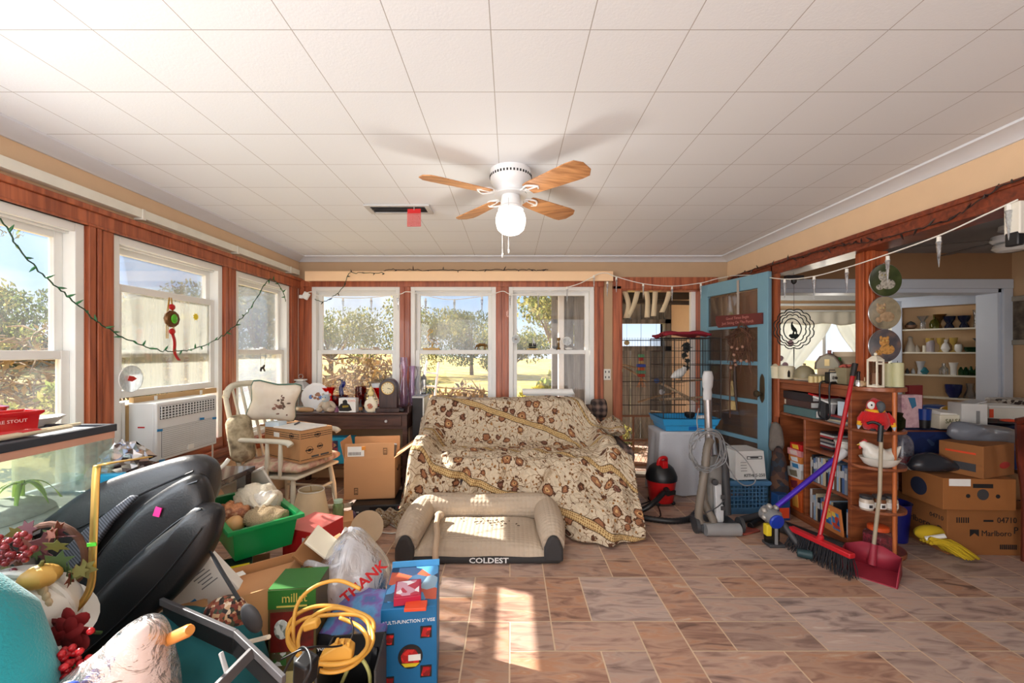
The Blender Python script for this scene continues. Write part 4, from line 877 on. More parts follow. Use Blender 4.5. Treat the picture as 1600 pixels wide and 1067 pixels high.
def bol(name, pts, rr_):
 P = cr_curve(pts, 6); n = len(P); R = []
 for i in range(n):
  f = i/(n-1)*(len(rr_)-1); a = int(min(f, len(rr_)-2)); R.append(rr_[a]+(rr_[a+1]-rr_[a])*(f-a))
 return MB().tube(P, R, 18).build(name, QM, t, ang=60)
bol('back_bolster', [(-.47, .50, .14), (-.4, .565, .15), (-.2, .575, .148), (0, .57, .145), (.2, .575, .148), (.4, .565, .15), (.47, .50, .14)], [.085, .10, .098, .094, .098, .10, .085])
bol('left_bolster', [(-.455, .56, .145), (-.46, .4, .145), (-.462, .2, .14), (-.46, .03, .11)], [.085, .098, .094, .07])
bol('right_bolster', [(.455, .56, .145), (.46, .4, .145), (.462, .2, .14), (.46, .03, .11)], [.085, .098, .094, .07])
for x in (-.46, .46):
 m = MB(); m.prism([(x-.06, .02), (x+.06, .02), (x+.058, .10), (x+.03, .165), (x, .18), (x-.03, .165), (x-.058, .10)], .05, Matrix.Translation((0, .012, 0))); m.build('end_cap', CHAR, t, bev=.018, bseg=3)
text('COLDEST', .045, M['inkw'], t, (.06, -.0015, .026), sx=1.25, name='lettering', bold=.001)
m = MB(); rr = random.Random(4)
for i in range(26): x = rr.gauss(.05, .1); y = rr.gauss(.32, .04); m.box((x, y, .1345+.0), (.018*rr.random()+.004, .006, .004), (0, 0, rr.random()*3))
m.build('dirt_specks', mat('dirt', (84, 66, 52), .9), t)
t = thing('rope_toy', 'long knotted beige cloth tie hanging over bed front', 'cloth tie', (-.5, 2.5, 0)); m = MB()
m.tube(cr_curve([(-.0, .43, .165), (-.005, .40, .17), (.0, .30, .152), (.03, .15, .152), (.045, .04, .145), (.05, -.015, .12), (.055, -.03, .03), (.05, -.06, .016), (.06, -.15, .014)], 5), [.026, .026, .02, .018, .02, .02]+[.019]*35, 9); m.build('tie', mat('tie cloth', (196, 172, 146), .95, bump=.3, bs=60), t, ang=80); MB().ell((.0, .42, .165), (.034, .028, .028)).build('knot', MATS['tie cloth'], t)
t = thing('rocking_chair', 'cream painted spindle rocking chair heaped with box and pillow', 'rocking chair', (-1.72, 3.26, 0), math.radians(-12)); cp = mat('chipped cream paint', (226, 220, 200), .45, var=.12, vs=14)
m = MB(); m.prism([(-.24, -.01), (-.18, -.015), (.2, -.012), (.25, -.01), (.25, .012), (.2, .016), (-.18, .004), (-.24, .01)], .50, Matrix.Translation((0, 0, .40))); m.build('seat', cp, t, bev=.01)
for s in (-1, 1):
 m = MB(); m.tube(cr_curve([(-.24, s*.23, .41), (-.29, s*.235, .65), (-.36, s*.235, .93), (-.385, s*.22, 1.02)], 5), [.017]*16, 10); m.build('back_post', cp, t)
 m = MB(); pts = cr_curve([(-.31, s*.26, .665), (-.12, s*.275, .668), (.1, s*.28, .672), (.2, s*.275, .664), (.225, s*.275, .645)], 5)
 m.tube(pts, [.018+.006*sm(.5, .9, i/(len(pts)-1)) for i in range(len(pts))], 10); m.build('arm', cp, t)
 for x in (.02, .13): MB().tube([(x-.02, s*.245, .41), (x, s*.262, .54), (x+.01, s*.275, .66)], [.012, .017, .012], 9).build('arm_spindle', cp, t)
 for x, y in ((-.2, .2), (.19, .21)): MB().tube([(x, s*y, .40), (x*1.1, s*(y+.02), .22), (x*1.18, s*(y+.03), .055)], [.016, .021, .013], 9).build('leg', cp, t)
 MB().tube(cr_curve([(-.42, s*.235, .075), (-.2, s*.235, .035), (.05, s*.235, .02), (.26, s*.235, .036), (.38, s*.235, .06)], 5), .02, 8).build('rocker', cp, t)
 MB().cyl((-.21, s*.21, .2), (.2, s*.22, .2), .011, 8).build('stretcher', cp, t)
MB().cyl((.205, -.22, .24), (.205, .22, .24), .011, 8).build('stretcher', cp, t)
m = MB(); m.tube(cr_curve([(-.37, -.235, .97), (-.395, -.16, 1.045), (-.40, 0, 1.06), (-.395, .16, 1.045), (-.37, .235, .97)], 6), .024, 10); m.build('crest_rail', cp, t)
for i in range(5): y = -.15+.075*i; MB().tube([(-.235, y*.9, .41), (-.30, y, .7), (-.39, y*1.05, 1.04)], [.009, .012, .009], 8).build('back_spindle', cp, t)
FLO = patch('faded floral cushion', [(206, 186, 156), (226, 208, 180), (214, 166, 150), (170, 140, 116), (222, 204, 176)], 11, .9, 'noise')
o = puff([(-.22, -.24), (.2, -.25), (.27, -.2), (.27, .2), (.2, .25), (-.22, .24), (-.25, 0)], .045, pw=5).build('seat_pad', FLO, ang=180); o.rotation_euler = (-PI/2, 0, math.radians(-12)); o.location = (-1.72, 3.26, .468); tag(o, 'faded floral seat cushion on the rocking chair', 'cushion')
DF = patch('dark floral cushion', [(112, 100, 80), (160, 146, 118), (196, 182, 152), (140, 120, 96)], 14, .9, 'noise')
o = MB().tube(cr_curve([(-1.99, 3.11, .50), (-2.005, 3.105, .62), (-2.025, 3.10, .76), (-2.03, 3.10, .84)], 4), [.05, .075]+[.085]*8+[.075, .06, .04], 16).build('back_pad', DF, ang=80); tag(o, 'rolled grey floral back cushion standing in the rocking chair', 'cushion')
t = thing('printed_carton', 'brown carton with black stripes and emblems on rocking chair', 'box', (-1.51, 2.98, .508), math.radians(60)); b = MB()
for a, c in (((0, 0, 0), (.265, .006, .235)), ((0, .434, 0), (.265, .44, .235)), ((0, .006, 0), (.006, .434, .235)), ((.259, .006, 0), (.265, .434, .235)), ((.006, .006, 0), (.259, .434, .006))): b.bb(a, c)
b.build('body', M['card'], t); m = MB()
for z in (.175, .19, .205, .018): m.bb((-.0008, .005, z), (0, .43, z+.004)); m.bb((.005, -.0008, z), (.26, 0, z+.004))
m.build('stripes', M['ink'], t)
def emblem(par, c, r, rot, name='emblem', mm='ink'):
 m = MB(); m.T = Matrix.Translation(c) @ rotm(rot); m.tube([(r*math.cos(i*PI/10), 0, r*math.sin(i*PI/10)) for i in range(20)], .0015, 4, True); m.prism([(-r*1.25, -.004), (r*1.25, -.004), (r*1.25, .004), (-r*1.25, .004)], .0012); m.prism([(r*.6*math.cos(i*PI/4)*(1 if i % 2 else .5), r*.6*math.sin(i*PI/4)*(1 if i % 2 else .5)) for i in range(8)], .0012); return m.build(name, M[mm], par)
emblem(t, (.16, -.0008, .1), .02, (0, 0, 0)); emblem(t, (.14, -.0008, .19), .022, (0, 0, 0)); emblem(t, (-.0008, .10, .19), .022, (0, 0, -PI/2)); emblem(t, (.075, -.0008, .085), .026, (0, 0, 0)); MB().bb((.09, -.0012, .027), (.15, 0, .04)).bb((.165, -.0012, .027), (.235, 0, .04)).build('printed_bar', M['dark'], t)
MB().bb((-.001, .25, .165), (0, .32, .2)).build('label', M['paper'], t)
for a, c in (((.005, .30, .228), (.26, .52, .238)), ): MB().bb(a, c).build('flap', M['card'], t)
t = thing('paper_stack', 'white papers and a pen lying on the striped carton', 'papers', (-1.63, 3.14, .748), math.radians(60)); MB().box((.02, -.04, .004), (.22, .3, .01), (0, 0, .1)).build('sheets', M['paper'], t); MB().box((-.06, .14, .018), (.08, .12, .035), (0, 0, .3)).build('blue_carton', mat('pale blue card', (206, 222, 232), .6), t); MB().cyl((.0, 0, .016), (.07, .05, .018), .006, 8).build('pen', M['dark'], t)
t = thing('throw_pillow', 'square cream pillow with brown flowers and green back on chair', 'pillow', (-1.83, 3.22, .925), rot=(.42, .15, math.radians(32))); t.scale = (.8,)*3; PC = patch('cream floral pillow', [(230, 218, 198), (236, 226, 210), (222, 206, 188)], 6, .85, 'noise')
puff([(-.2, -.2), (0, -.185), (.2, -.2), (.185, 0), (.2, .2), (0, .185), (-.2, .2), (-.185, 0)], .085, back=.0, pw=3).build('front', PC, t, ang=180)
puff([(-.205, -.205), (0, -.19), (.205, -.205), (.19, 0), (.205, .205), (0, .19), (-.205, .205), (-.19, 0)], .0, back=.085, pw=3).build('back', mat('green cloth', (58, 104, 92), .85), t, ang=180)
rr = random.Random(3)
for i in range(26):
 x = rr.gauss(.06, .03); z = rr.gauss(.03, .05); MB().ell((x, -.084-.002*rr.random()+.45*(x*x+z*z), z), (.016*rr.random()+.005, .003, .014*rr.random()+.005), (0, rr.random()*3, 0), 7).build('flower_print', patch('pillow flowers', [(120, 86, 72), (150, 110, 96), (104, 84, 70)], 20), t)
# ================= DESK AND WHAT STANDS ON IT =================
DW = wood('walnut stain', (58, 36, 30), (96, 64, 54), (1.2, 14, 14), .4)
t = thing('writing_desk', 'dark walnut writing desk with one drawer under the back window', 'desk', (-1.54, 4.1, 0)); m = MB()
m.bb((-.58, -.16, .715), (.565, .22, .735)).bb((-.58, .16, .735), (.56, .22, .765)); m.build('desk_top', DW, t, bev=.004)
m = MB(); m.bb((-.56, -.13, .575), (.55, -.11, .715)).bb((.53, -.11, .575), (.55, .2, .715)).bb((-.56, -.11, .575), (-.54, .2, .715)).bb((-.56, .18, .575), (.55, .2, .715)); m.build('apron', DW, t)
d = MB().bb((-.48, -.145, .605), (.50, -.13, .705)).build('drawer', DW, t, bev=.003)
MB().lathe([(.006, 0), (.006, .012), (.014, .018), (.012, .028), (.001, .03)], (.36, -.145, .655), 12, (PI/2, 0, 0)).build('drawer_knob', M['lgrey'], d)
for x in (-.54, .53):
 for y in (-.115, .18): MB().box((x, y, .29), (.045, .045, .58), taper=1.0).build('leg', DW, t, bev=.003)
MB().bb((-.54, -.12, .22), (.53, .2, .24)).build('lower_shelf', DW, t); MB().bb((.565, -.16, .735), (.575, .22, .79)).build('side_gallery', DW, t)
t = thing('speaker_cabinet', 'dark cabinet with sunlit side painted white right of the desk', 'cabinet', (-.925, 4.2, 0)); m = MB(); m.bb((-.038, -.13, 0), (.065, .12, .86)); m.build('body', mat('black ash', (34, 28, 28), .5), t, bev=.003)
MB().bb((.065, -.135, .02), (.077, .12, .865)).build('sunlit_side', M['white'], t); MB().bb((-.040, -.14, .86), (.08, .12, .878)).build('top', M['lgrey'], t, bev=.003)  # sun grazing the dark side, painted as a white slab
def X(u, Y): return (u-U0)*Y/FP
YF, ZF, YK, ZK = 4.02, .7365, 4.29, .7665
RG = glass('ruby glass', (255, 120, 110), .12, (190, 10, 10), 8, .6); PG = glass('purple glass', (214, 160, 196), .3, (96, 30, 66), 6, .6); AG = glass('amber purple glass', (222, 160, 130), .3, (70, 30, 50), 6, .5); CG = glass('pressed clear glass', (248, 250, 252), .14, (230, 236, 240), 14, .8); BG = glass('smoke blue glass', (190, 200, 232), .4, (70, 90, 150), 6, .6); LG = glass('lilac glass', (250, 242, 252), .12, (226, 206, 230), 9, .8)
def vase(name, label, cat, u, Y, z, prof, m, t=.003, n=24, group=None, x=None):
 r = thing(name, label, cat, (X(u, Y) if x is None else x, Y, z), 0, group); MB().vessel(prof, t=t, n=n).build('bowl' if cat in ('bowl', 'goblet') else 'body', m, r); return r
s = .0064
v = vase('goblet', 'tall purple footed glass goblet at the left end of desk', 'goblet', 498, YK, ZK, [(.03, 0), (.03, .004), (.006, .012), (.006, .05), (.03, .075), (.05, .12), (.056, .19)], PG)
vase('ruby_vase', 'ruby red hourglass shaped vase behind the teddy bear', 'vase', 514, 4.2, ZK, [(.05, 0), (.058, .03), (.052, .07), (.04, .11), (.046, .15), (.068, .185)], RG)
vase('purple_bowl', 'purple carnival glass bowl behind the gorilla box', 'bowl', 532, 4.2, ZK, [(.03, 0), (.05, .01), (.075, .05), (.082, .09), (.075, .105)], AG, x=X(530, 4.2)+.012)
t = thing('swan_bottle', 'slim smoky blue bird shaped bottle among the glass vases', 'bottle', (X(534, 4.29), 4.29, ZK)); m = MB(); m.tube(cr_curve([(0, 0, 0), (0, 0, .08), (-.005, 0, .13), (-.008, 0, .18), (.006, 0, .22), (0, 0, .26)], 4), [.026, .027, .027, .026, .026, .025, .024, .023, .022, .022, .022, .022, .02, .018, .015, .013, .012, .011, .010, .009, .008], 12); m.build('body', BG, t); MB().tube([(0, 0, .255), (-.03, 0, .262), (-.05, 0, .258)], [.008, .004, .002], 8).build('beak', M['dark'], t); MB().ell((.02, .0, .21), (.016, .012, .035), (0, .3, 0)).build('wing', mat('cobalt', (34, 40, 120), .2), t)
vase('amber_jar', 'tall amber and purple streaked glass jar on the desk', 'vase', 564, 4.2, ZK, [(.045, 0), (.052, .02), (.056, .1), (.055, .17), (.052, .195)], AG)
vase('small_amber_tumbler', 'short amber tumbler next to the purple bowl', 'tumbler', 547, 4.12, ZK-.03, [(.03, 0), (.036, .05), (.038, .12)], AG)
t = thing('cone_vase', 'red cone shaped glass with a white frosted rim', 'vase', (X(594, 4.24), 4.24, ZK)); MB().vessel([(.04, 0), (.04, .006), (.012, .02), (.016, .06), (.055, .14), (.076, .185)], t=.003, n=28).build('body', RG, t); MB().vessel([(.0762, .185), (.086, .215), (.0865, .222)], t=.004, n=28).build('rim', mat('frosted white rim', (226, 230, 232), .5), t)
t = thing('black_pitcher', 'small black handled pitcher beside the red cone glass', 'pitcher', (X(577, 4.12)+.01, 4.13, .7365)); MB().vessel([(.02, 0), (.03, .04), (.026, .14), (.03, .165)], n=16).build('body', M['black'], t); MB().tube(cr_curve([(-.02, 0, .15), (-.05, 0, .165), (-.055, 0, .1), (-.028, 0, .05)], 4), .005, 7).build('handle', M['black'], t)
for k, (lb, u, Y) in enumerate((('tall lilac tinted glass lamp chimney, left of the pair', 622, 4.2), ('clear glass decanter with a flared neck by the window', 641, 4.2))):
 if k == 0: vase('lamp_chimney', lb, 'lamp chimney', u, Y, ZK, [(.03, 0), (.042, .02), (.05, .10), (.042, .19), (.03, .26), (.032, .33), (.044, .40), (.036, .46), (.034, .49)], LG, n=22, x=-1.08)
 else: vase('decanter', lb, 'decanter', u, Y-.05, .88, [(.046, 0), (.048, .1), (.043, .15), (.022, .2), (.022, .24), (.034, .285)], CG, n=8, x=-.915)
vase('lamp_chimney', 'second lilac glass chimney behind the clear decanter', 'lamp chimney', 632, 4.29, ZK, [(.034, 0), (.04, .03), (.046, .1), (.034, .2), (.026, .3), (.034, .40)], LG, n=22, x=-1.015)
t = thing('small_lantern', 'small black metal lantern with a grey roof by the window', 'lantern', (-.895, 4.275, .879), .3); m = MB(); m.box((0, 0, .006), (.05, .05, .012))
for x in (-.021, .021):
 for y in (-.021, .021): m.cyl((x, y, .01), (x, y, .15), .003, 6)
m.build('frame', M['black'], t); MB().lathe([(.045, .15), (.03, .175), (.008, .2), (.001, .21)], n=4, r=(0, 0, PI/4)).build('roof', M['grey'], t); MB().box((0, 0, .08), (.036, .036, .13)).build('glass', CG, t)
t = thing('white_lantern', 'large white metal lantern with glass sides at desk left end', 'lantern', (X(470, 4.25), 4.25, .7365)); m = MB(); m.box((0, 0, .01), (.15, .15, .02))
for x in (-.068, .068):
 for y in (-.068, .068): m.cyl((x, y, .02), (x, y, .2), .007, 6)
m.box((0, 0, .2), (.15, .15, .012)); m.build('frame', M['white'], t); MB().lathe([(.115, .205), (.09, .235), (.05, .27), (.04, .285)], n=4, r=(0, 0, PI/4)).build('roof', M['lgrey'], t); MB().box((0, 0, .29), (.09, .09, .014)).build('cap', M['white'], t)
MB().tube([(.022*math.cos(i*PI/8), 0, .325+.022*math.sin(i*PI/8)) for i in range(16)], .0035, 6, True).build('ring', M['steel'], t); MB().box((0, 0, .11), (.12, .12, .17)).build('glass', CG, t)
t = thing('clear_canister', 'square clear canister behind pillow at the desk end', 'canister', (X(456, 4.28), 4.28, .7365)); MB().vessel([(.055, 0), (.055, .19), (.05, .2)], n=8).build('body', CG, t); MB().box((0, 0, .206), (.09, .09, .012)).build('lid', M['lgrey'], t)
t = thing('birdhouse', 'small white peaked birdhouse figurine on the desk', 'figurine', (X(447, 3.98)+.02, 4.0, .7365)); m = MB(); m.box((0, 0, .09), (.085, .08, .18)); m.prism([(-.055, .18), (.055, .18), (.02, .225), (0, .23), (-.02, .225)], .09); m.build('house', M['cream'], t, bev=.004); MB().lathe([(.001, -.002), (.012, -.001), (.012, .001), (.001, .002)], (0, -.046, .2), 12, (PI/2, 0, 0)).build('hole', M['dark'], t)
t = thing('standing_plate', 'white scalloped plate with blue and brown print standing on desk', 'plate', (X(489, 4.1), 4.12, .7365), rot=(-.25, 0, 0)); pl = MB(); n = 48
sc = lambda i: 1+.03*abs(math.sin(i*PI*12/48*1)); vs = []; fs = []
prof = [(.0, 0), (.09, .0), (.10, -.004), (.125, -.012), (.133, -.014), (.133, -.006), (.10, .006), (0, .006)]
for r_, y in prof:
 for i in range(n): q = r_*(sc(i) if r_ > .11 else 1); vs.append((q*math.cos(2*PI*i/n), y, .135+q*math.sin(2*PI*i/n)))
for k in range(len(prof)-1):
 for i in range(n): fs.append((k*n+i, k*n+(i+1) % n, (k+1)*n+(i+1) % n, (k+1)*n+i))
pl.add(vs, fs); pl.build('plate', mat('white porcelain', (238, 238, 240), .2), t); m = MB(); rr = random.Random(5)
for i in range(7): m.ell((rr.uniform(-.04, .04), -.002, .135+rr.uniform(-.03, .03)), (.018, .0015, .014), n=8)
m.build('brown_print', mat('brown print', (160, 112, 84), .5), t); m = MB()
m.ell((-.045, -.002, .13), (.02, .0015, .022), n=8).ell((.048, -.002, .125), (.018, .0015, .02), n=8); m.build('blue_print', mat('blue print', (96, 134, 196), .5), t)
t = thing('teddy_bear', 'small beige and pale blue teddy bear seated against the plate', 'teddy bear', (X(512, YF), 4.0, .7365)); tb = mat('beige plush', (196, 182, 164), .95, bump=.4, bs=120); m = MB()
m.ell((0, 0, .055), (.045, .036, .058)).ell((-.055, -.03, .025), (.03, .045, .024), (0, 0, .4)).ell((.055, -.03, .025), (.03, .045, .024), (0, 0, -.4)).ell((-.05, -.005, .07), (.02, .022, .045), (0, .7, 0)).ell((.06, -.005, .07), (.02, .022, .045), (0, -.7, 0)); m.build('body', tb, t)
MB().ell((-.005, -.01, .13), (.04, .036, .038), (0, -.2, 0)).build('head', mat('pale blue plush', (188, 204, 216), .95, bump=.4, bs=120), t)
for x in (-.035, .028): MB().ell((x, 0, .163), (.015, .008, .015)).build('ear', tb, t)
MB().ell((-.012, -.044, .125), (.016, .012, .012)).build('muzzle', M['cream'], t); MB().ell((-.02, -.046, .142), (.004, .003, .004)).build('eye', M['ink'], t); MB().ell((.006, -.044, .142), (.004, .003, .004)).build('eye', M['ink'], t)
t = thing('otter_figurine', 'small brown lying animal figurine on the desk front', 'figurine', (X(478, 3.98), 3.985, .7365)); MB().tube(cr_curve([(-.075, 0, .018), (-.04, 0, .022), (.02, 0, .022), (.07, 0, .018)], 4), [.016, .018, .02, .021, .022, .022, .022, .023, .023, .022, .02, .018, .014], 10).build('body', mat('tan fur', (176, 138, 100), .8), t); MB().ell((-.08, -.005, .03), (.022, .02, .02)).build('head', mat('pale fur', (222, 204, 176), .8), t)
t = thing('gorilla_box', 'small white gift box with a black gorilla picture on desk', 'box', (X(545, 3.99), 3.99, .7365), -.06); MB().box((0, 0, .067), (.165, .07, .134)).build('body', M['white'], t, bev=.002)
go = MB(); go.prism([(-.07, .012), (-.075, .05), (-.055, .08), (-.035, .085), (-.035, .11), (-.01, .122), (.008, .11), (.01, .085), (.03, .075), (.045, .045), (.055, .02), (.02, .01)], .0014, Matrix.Translation((-.008, -.0355, 0))); go.build('gorilla_print', M['ink'], t)
m = MB()
for k in range(3): m.prism([(-.045, .062-k*.007), (.012, .066-k*.006), (.012, .064-k*.006), (-.045, .059-k*.007)], .002, Matrix.Translation((0, -.036, 0)))
m.build('yellow_print', mat('yellow print', (226, 196, 60), .5), t); text('COOL', .026, mat('orange print', (220, 96, 40), .5), t, (.045, -.0358, .11))
t = thing('dark_bottle', 'small black and brown bottle beside the gorilla box', 'bottle', (X(565, 3.99)-.0, 3.965, .7365)); MB().lathe([(.001, 0), (.017, 0), (.018, .06), (.008, .085), (.008, .12), (.001, .122)], n=14).build('body', M['black'], t); MB().lathe([(.0185, .02), (.0185, .05)], n=14).build('label', M['cardd'], t)
t = thing('porcelain_flask', 'cream round porcelain flask with a figure stopper and print', 'flask', (X(579, 3.97), 3.98, .7365)); cp2 = mat('cream porcelain', (236, 228, 204), .2); MB().lathe([(.001, 0), (.035, 0), (.055, .02), (.066, .06), (.056, .1), (.03, .125), (.022, .15), (.001, .151)], n=24, sc=(1, .5, 1)).build('body', cp2, t); MB().ell((0, 0, .178), (.032, .024, .03)).build('stopper_head', mat('pale yellow glaze', (232, 216, 150), .3), t); MB().lathe([(.02, .2), (.016, .22), (.01, .24), (.001, .245)], n=12).build('stopper_hat', MATS['pale yellow glaze'], t)
m = MB(); m.ell((0, -.031, .06), (.03, .004, .026)); m.build('print', patch('flask print', [(190, 120, 90), (232, 214, 190), (150, 90, 80)], 60), t)
t = thing('mantel_clock', 'dark arched wooden mantel clock with a cream dial on desk', 'clock', (X(608, 4.02), 4.02, .7365)); cw = wood('clock walnut', (44, 28, 26), (74, 50, 46), (14, 14, 2)); m = MB(); m.bb((-.115, -.06, 0), (.115, .05, .038)); m.build('base', cw, t, bev=.004)
a = [(-.085, .038)]+[(-.085*math.cos(i*PI/16), .235+.085*math.sin(i*PI/16)) for i in range(17)]+[(.085, .038)]; m = MB(); m.prism(a, .085); m.build('case', cw, t, bev=.003)
MB().tube([(.058*math.cos(i*PI/18), -.044, .228+.058*math.sin(i*PI/18)) for i in range(36)], .005, 8, True).build('bezel', M['brass'], t); MB().lathe([(.001, -.002), (.056, -.001), (.056, .002), (.001, .003)], (0, -.045, .228), 32, (PI/2, 0, 0)).build('dial', mat('dial cream', (232, 222, 186), .5), t)
m = MB()
for i in range(12): a = i*PI/6; m.box((.046*math.sin(a), -.049, .228+.046*math.cos(a)), (.003, .0015, .010), (0, a, 0))
m.build('hour_marks', M['ink'], t); m = MB(); m.box((.018, -.05, .222), (.036, .0015, .0035), (0, .3, 0)).box((.008, -.05, .226), (.02, .0015, .004), (0, .2, 0)); m.build('hands', M['ink'], t)
t = thing('travel_clock', 'small black object in front of clock base on desk', 'trinket', (X(624, 3.97)+.02, 3.985, .7365)); MB().box((0, 0, .02), (.05, .04, .03), (0, .2, 0)).build('body', M['black'], t, bev=.006)
t = thing('green_globe_ornament', 'small teal painted ball ornament behind the gorilla box', 'ornament', (X(538, 4.06), 4.07, .7365)); MB().ell((0, 0, .045), (.045, .04, .045)).build('ball', patch('teal glaze', [(40, 96, 110), (70, 140, 150), (210, 220, 220)], 30, .2), t); MB().lathe([(.03, 0), (.02, .012)], n=12).build('foot', M['dark'], t)
t = thing('pink_trinket', 'small pink and purple trinket left of the gorilla box', 'trinket', (X(526, 3.97), 3.975, .7365)); MB().lathe([(.001, 0), (.022, .002), (.016, .03), (.004, .05), (.001, .06)], n=5).build('body', mat('plum', (130, 80, 110), .5), t)
t = thing('game_box', 'bright blue toy box with figures on it under the desk', 'box', (X(534, 4.0)-.02, 4.04, .2415)); MB().box((0, 0, .125), (.25, .12, .25)).build('body', mat('cyan box', (40, 160, 205), .4), t, bev=.003); m = MB(); m.prism([(-.10, .09), (-.01, .09), (-.01, .22), (-.10, .22)], .003, Matrix.Translation((0, -.061, 0))); m.build('picture', patch('toy picture', [(60, 60, 90), (150, 70, 90), (60, 100, 70), (190, 150, 110)], 26), t); m = MB(); m.prism([(.03, .09), (.06, .09), (.06, .21), (.03, .21)], .003, Matrix.Translation((0, -.061, 0))); m.build('side_picture', patch('toy picture b', [(200, 160, 60), (90, 140, 180), (180, 90, 70)], 40), t)
z = .2415
for lb, h, w, c, tx in (('white flat board game box lowest on the desk shelf', .06, .34, (222, 218, 204), ''), ('cream board game box with red lettering under desk', .055, .35, (228, 224, 208), 'INTERNATIONAL'), ('pale green topped board game box highest under the desk', .05, .34, (160, 190, 176), '')):
 t = thing('board_game_box', lb, 'board game', (X(582, 4.0), 4.06, z), .02*z*10-.04, 'board games under the desk'); MB().box((0, 0, h/2-.0005), (w, .26, h-.001)).build('box', mat('gamebox%d' % c[0], c, .6), t, bev=.002)
 if tx: text(tx, .032, mat('maroon print', (136, 40, 50), .6), t, (-.02, -.131, h/2))
 z += h
t = thing('paper_roll_pack', 'loose clear plastic and papers on top of game boxes', 'papers', (X(588, 4.0), 4.06, z)); puff([(-.1, 0), (.1, .0), (.12, .03), (0, .06), (-.1, .04)], .06, wr=.02).build('sheets', mat('plastic film', (170, 176, 172), .25), t)
t = thing('brown_storage_box', 'plain brown box on the floor under the desk', 'box', (-1.30, 4.08, 0)); MB().box((0, 0, .1), (.3, .2, .2)).build('body', M['cardd'], t, bev=.003)
M['card2'] = mat('kraft cardboard', (204, 152, 106), .85, var=.08, vs=4, bump=.04)
t = carton('shipping_carton', 'open brown shipping carton with packing inside, on recorder', (-1.16, 3.52, .118), math.radians(6), (.40, .30, .33), M['card2'], closed=False, flaps=(('f', -6, .12), ('r', 55, .16), ('l', 12, .14), ('b', 5, .12)))
m = MB(); m.bb((-.17, -.152, .34), (-.06, -.1515, .415)); MB().bb((-.17, -.1585, .35), (-.04, -.1575, .43)).build('shipping_label', M['paper'], t); m = MB()
for i in range(9): m.bb((-.16+i*.011, -.1595, .36), (-.155+i*.011, -.1585, .385))
m.build('barcode', M['ink'], t); MB().bb((-.06, -.1595, .40), (-.03, -.1585, .43)).build('orange_sticker', mat('orange sticker', (236, 150, 50), .5), t)
def smile(par, loc, s, rot=(0, 0, 0)):
 m = MB(); m.T = Matrix.Translation(loc) @ rotm(rot); m.tube(cr_curve([(-.05*s, 0, .02*s), (-.02*s, 0, -.005*s), (.02*s, 0, -.005*s), (.05*s, 0, .02*s)], 4), .003, 5); m.build('curved_mark', M['ink'], par)
smile(t, (.2015, .0, .20), 1.1, (0, 0, PI/2))
for x, z in ((.11, .36), (-.12, .04)):
 m = MB(); 
 for a, b in (((x, -.1535, z), (x+.03, -.1515, z+.004)), ((x, -.1535, z+.05), (x+.03, -.1515, z+.054)), ((x, -.1535, z), (x+.003, -.1515, z+.054)), ((x+.027, -.1535, z), (x+.03, -.1515, z+.054)), ((x+.006, -.1535, z+.01), (x+.024, -.1515, z+.014)), ((x+.006, -.1535, z+.03), (x+.024, -.1515, z+.034))): m.bb((a[0], a[1]-(.006 if z > .3 else 0), a[2]), (b[0], b[1]-(.006 if z > .3 else 0), b[2]))
 m.build('handling_mark', M['ink'], t)
o = puff([(-.13, .0), (.1, .0), (.12, .08), (.0, .16), (-.1, .12)], .1, wr=.03, seed=2).build('bubble_wrap', mat('bubble wrap', (226, 232, 238), .25), ang=180); o.location = (-1.17, 3.54, .36); tag(o, 'crumpled white bubble wrap sticking out of the shipping carton', 'packing')
t = thing('remote_control', 'dark grey remote standing in the shipping carton corner', 'remote control', (-1.0, 3.47, .36), rot=(0, .15, .2)); MB().box((0, 0, .08), (.05, .045, .2)).build('body', M['dark'], t, bev=.01); MB().box((0, 0, .183), (.04, .035, .006)).build('end_cap', M['grey'], t)
t = thing('video_recorder', 'black video recorder with red sticker on floor by sofa', 'video recorder', (-1.02, 3.46, 0), .08); m = MB(); m.bb((-.24, -.2, .015), (.22, .16, .112)); m.build('case', M['black'], t, bev=.004); MB().bb((-.23, -.204, .05), (.21, -.2, .108)).build('front_panel', M['dark'], t); MB().bb((-.1, -.206, .075), (.1, -.203, .1)).build('tape_slot', M['black'], t); MB().bb((.12, -.206, .08), (.19, -.204, .1)).build('red_sticker', mat('red sticker', (200, 60, 66), .5), t)
for i in range(7): MB().bb((-.2+i*.055, -.207, .057), (-.18+i*.055, -.204, .066)).build('button', M['lgrey'], t)
for x in (-.2, .18):
 for y in (-.17, .12): MB().cyl((x, y, 0), (x, y, .016), .014, 10).build('foot', M['black'], t)
def cable(label, pts, r, m, name='power_cable', cat='cable', n=6):
 o = MB().tube(cr_curve(pts, n), r, 7).build(name, m, ang=180); tag(o, label, cat); return o
cable('white cable looping on the floor in front of recorder', [FL(596, 805, .1), FL(598, 812, .02), FL(615, 822, .006), FL(628, 829, .006), FL(610, 833, .006), FL(585, 828, .006), FL(578, 815, .006)], .005, M['white'])
cable('black cable coiled beside the video recorder', [FL(636, 800, .01), FL(642, 792, .08), FL(640, 780, .1), FL(633, 800, .02), FL(622, 812, .006), FL(600, 808, .006)], .005, M['black'])
t = thing('purple_ball', 'small purple toy ball with face beside recorder', 'toy', FL(546, 815)+Vector((0, .02, 0))); MB().ell((0, 0, .04), (.045, .045, .04)).build('body', mat('mauve', (112, 92, 120), .6), t); MB().ell((-.01, -.043, .05), (.008, .006, .008)).build('eye', M['ink'], t)
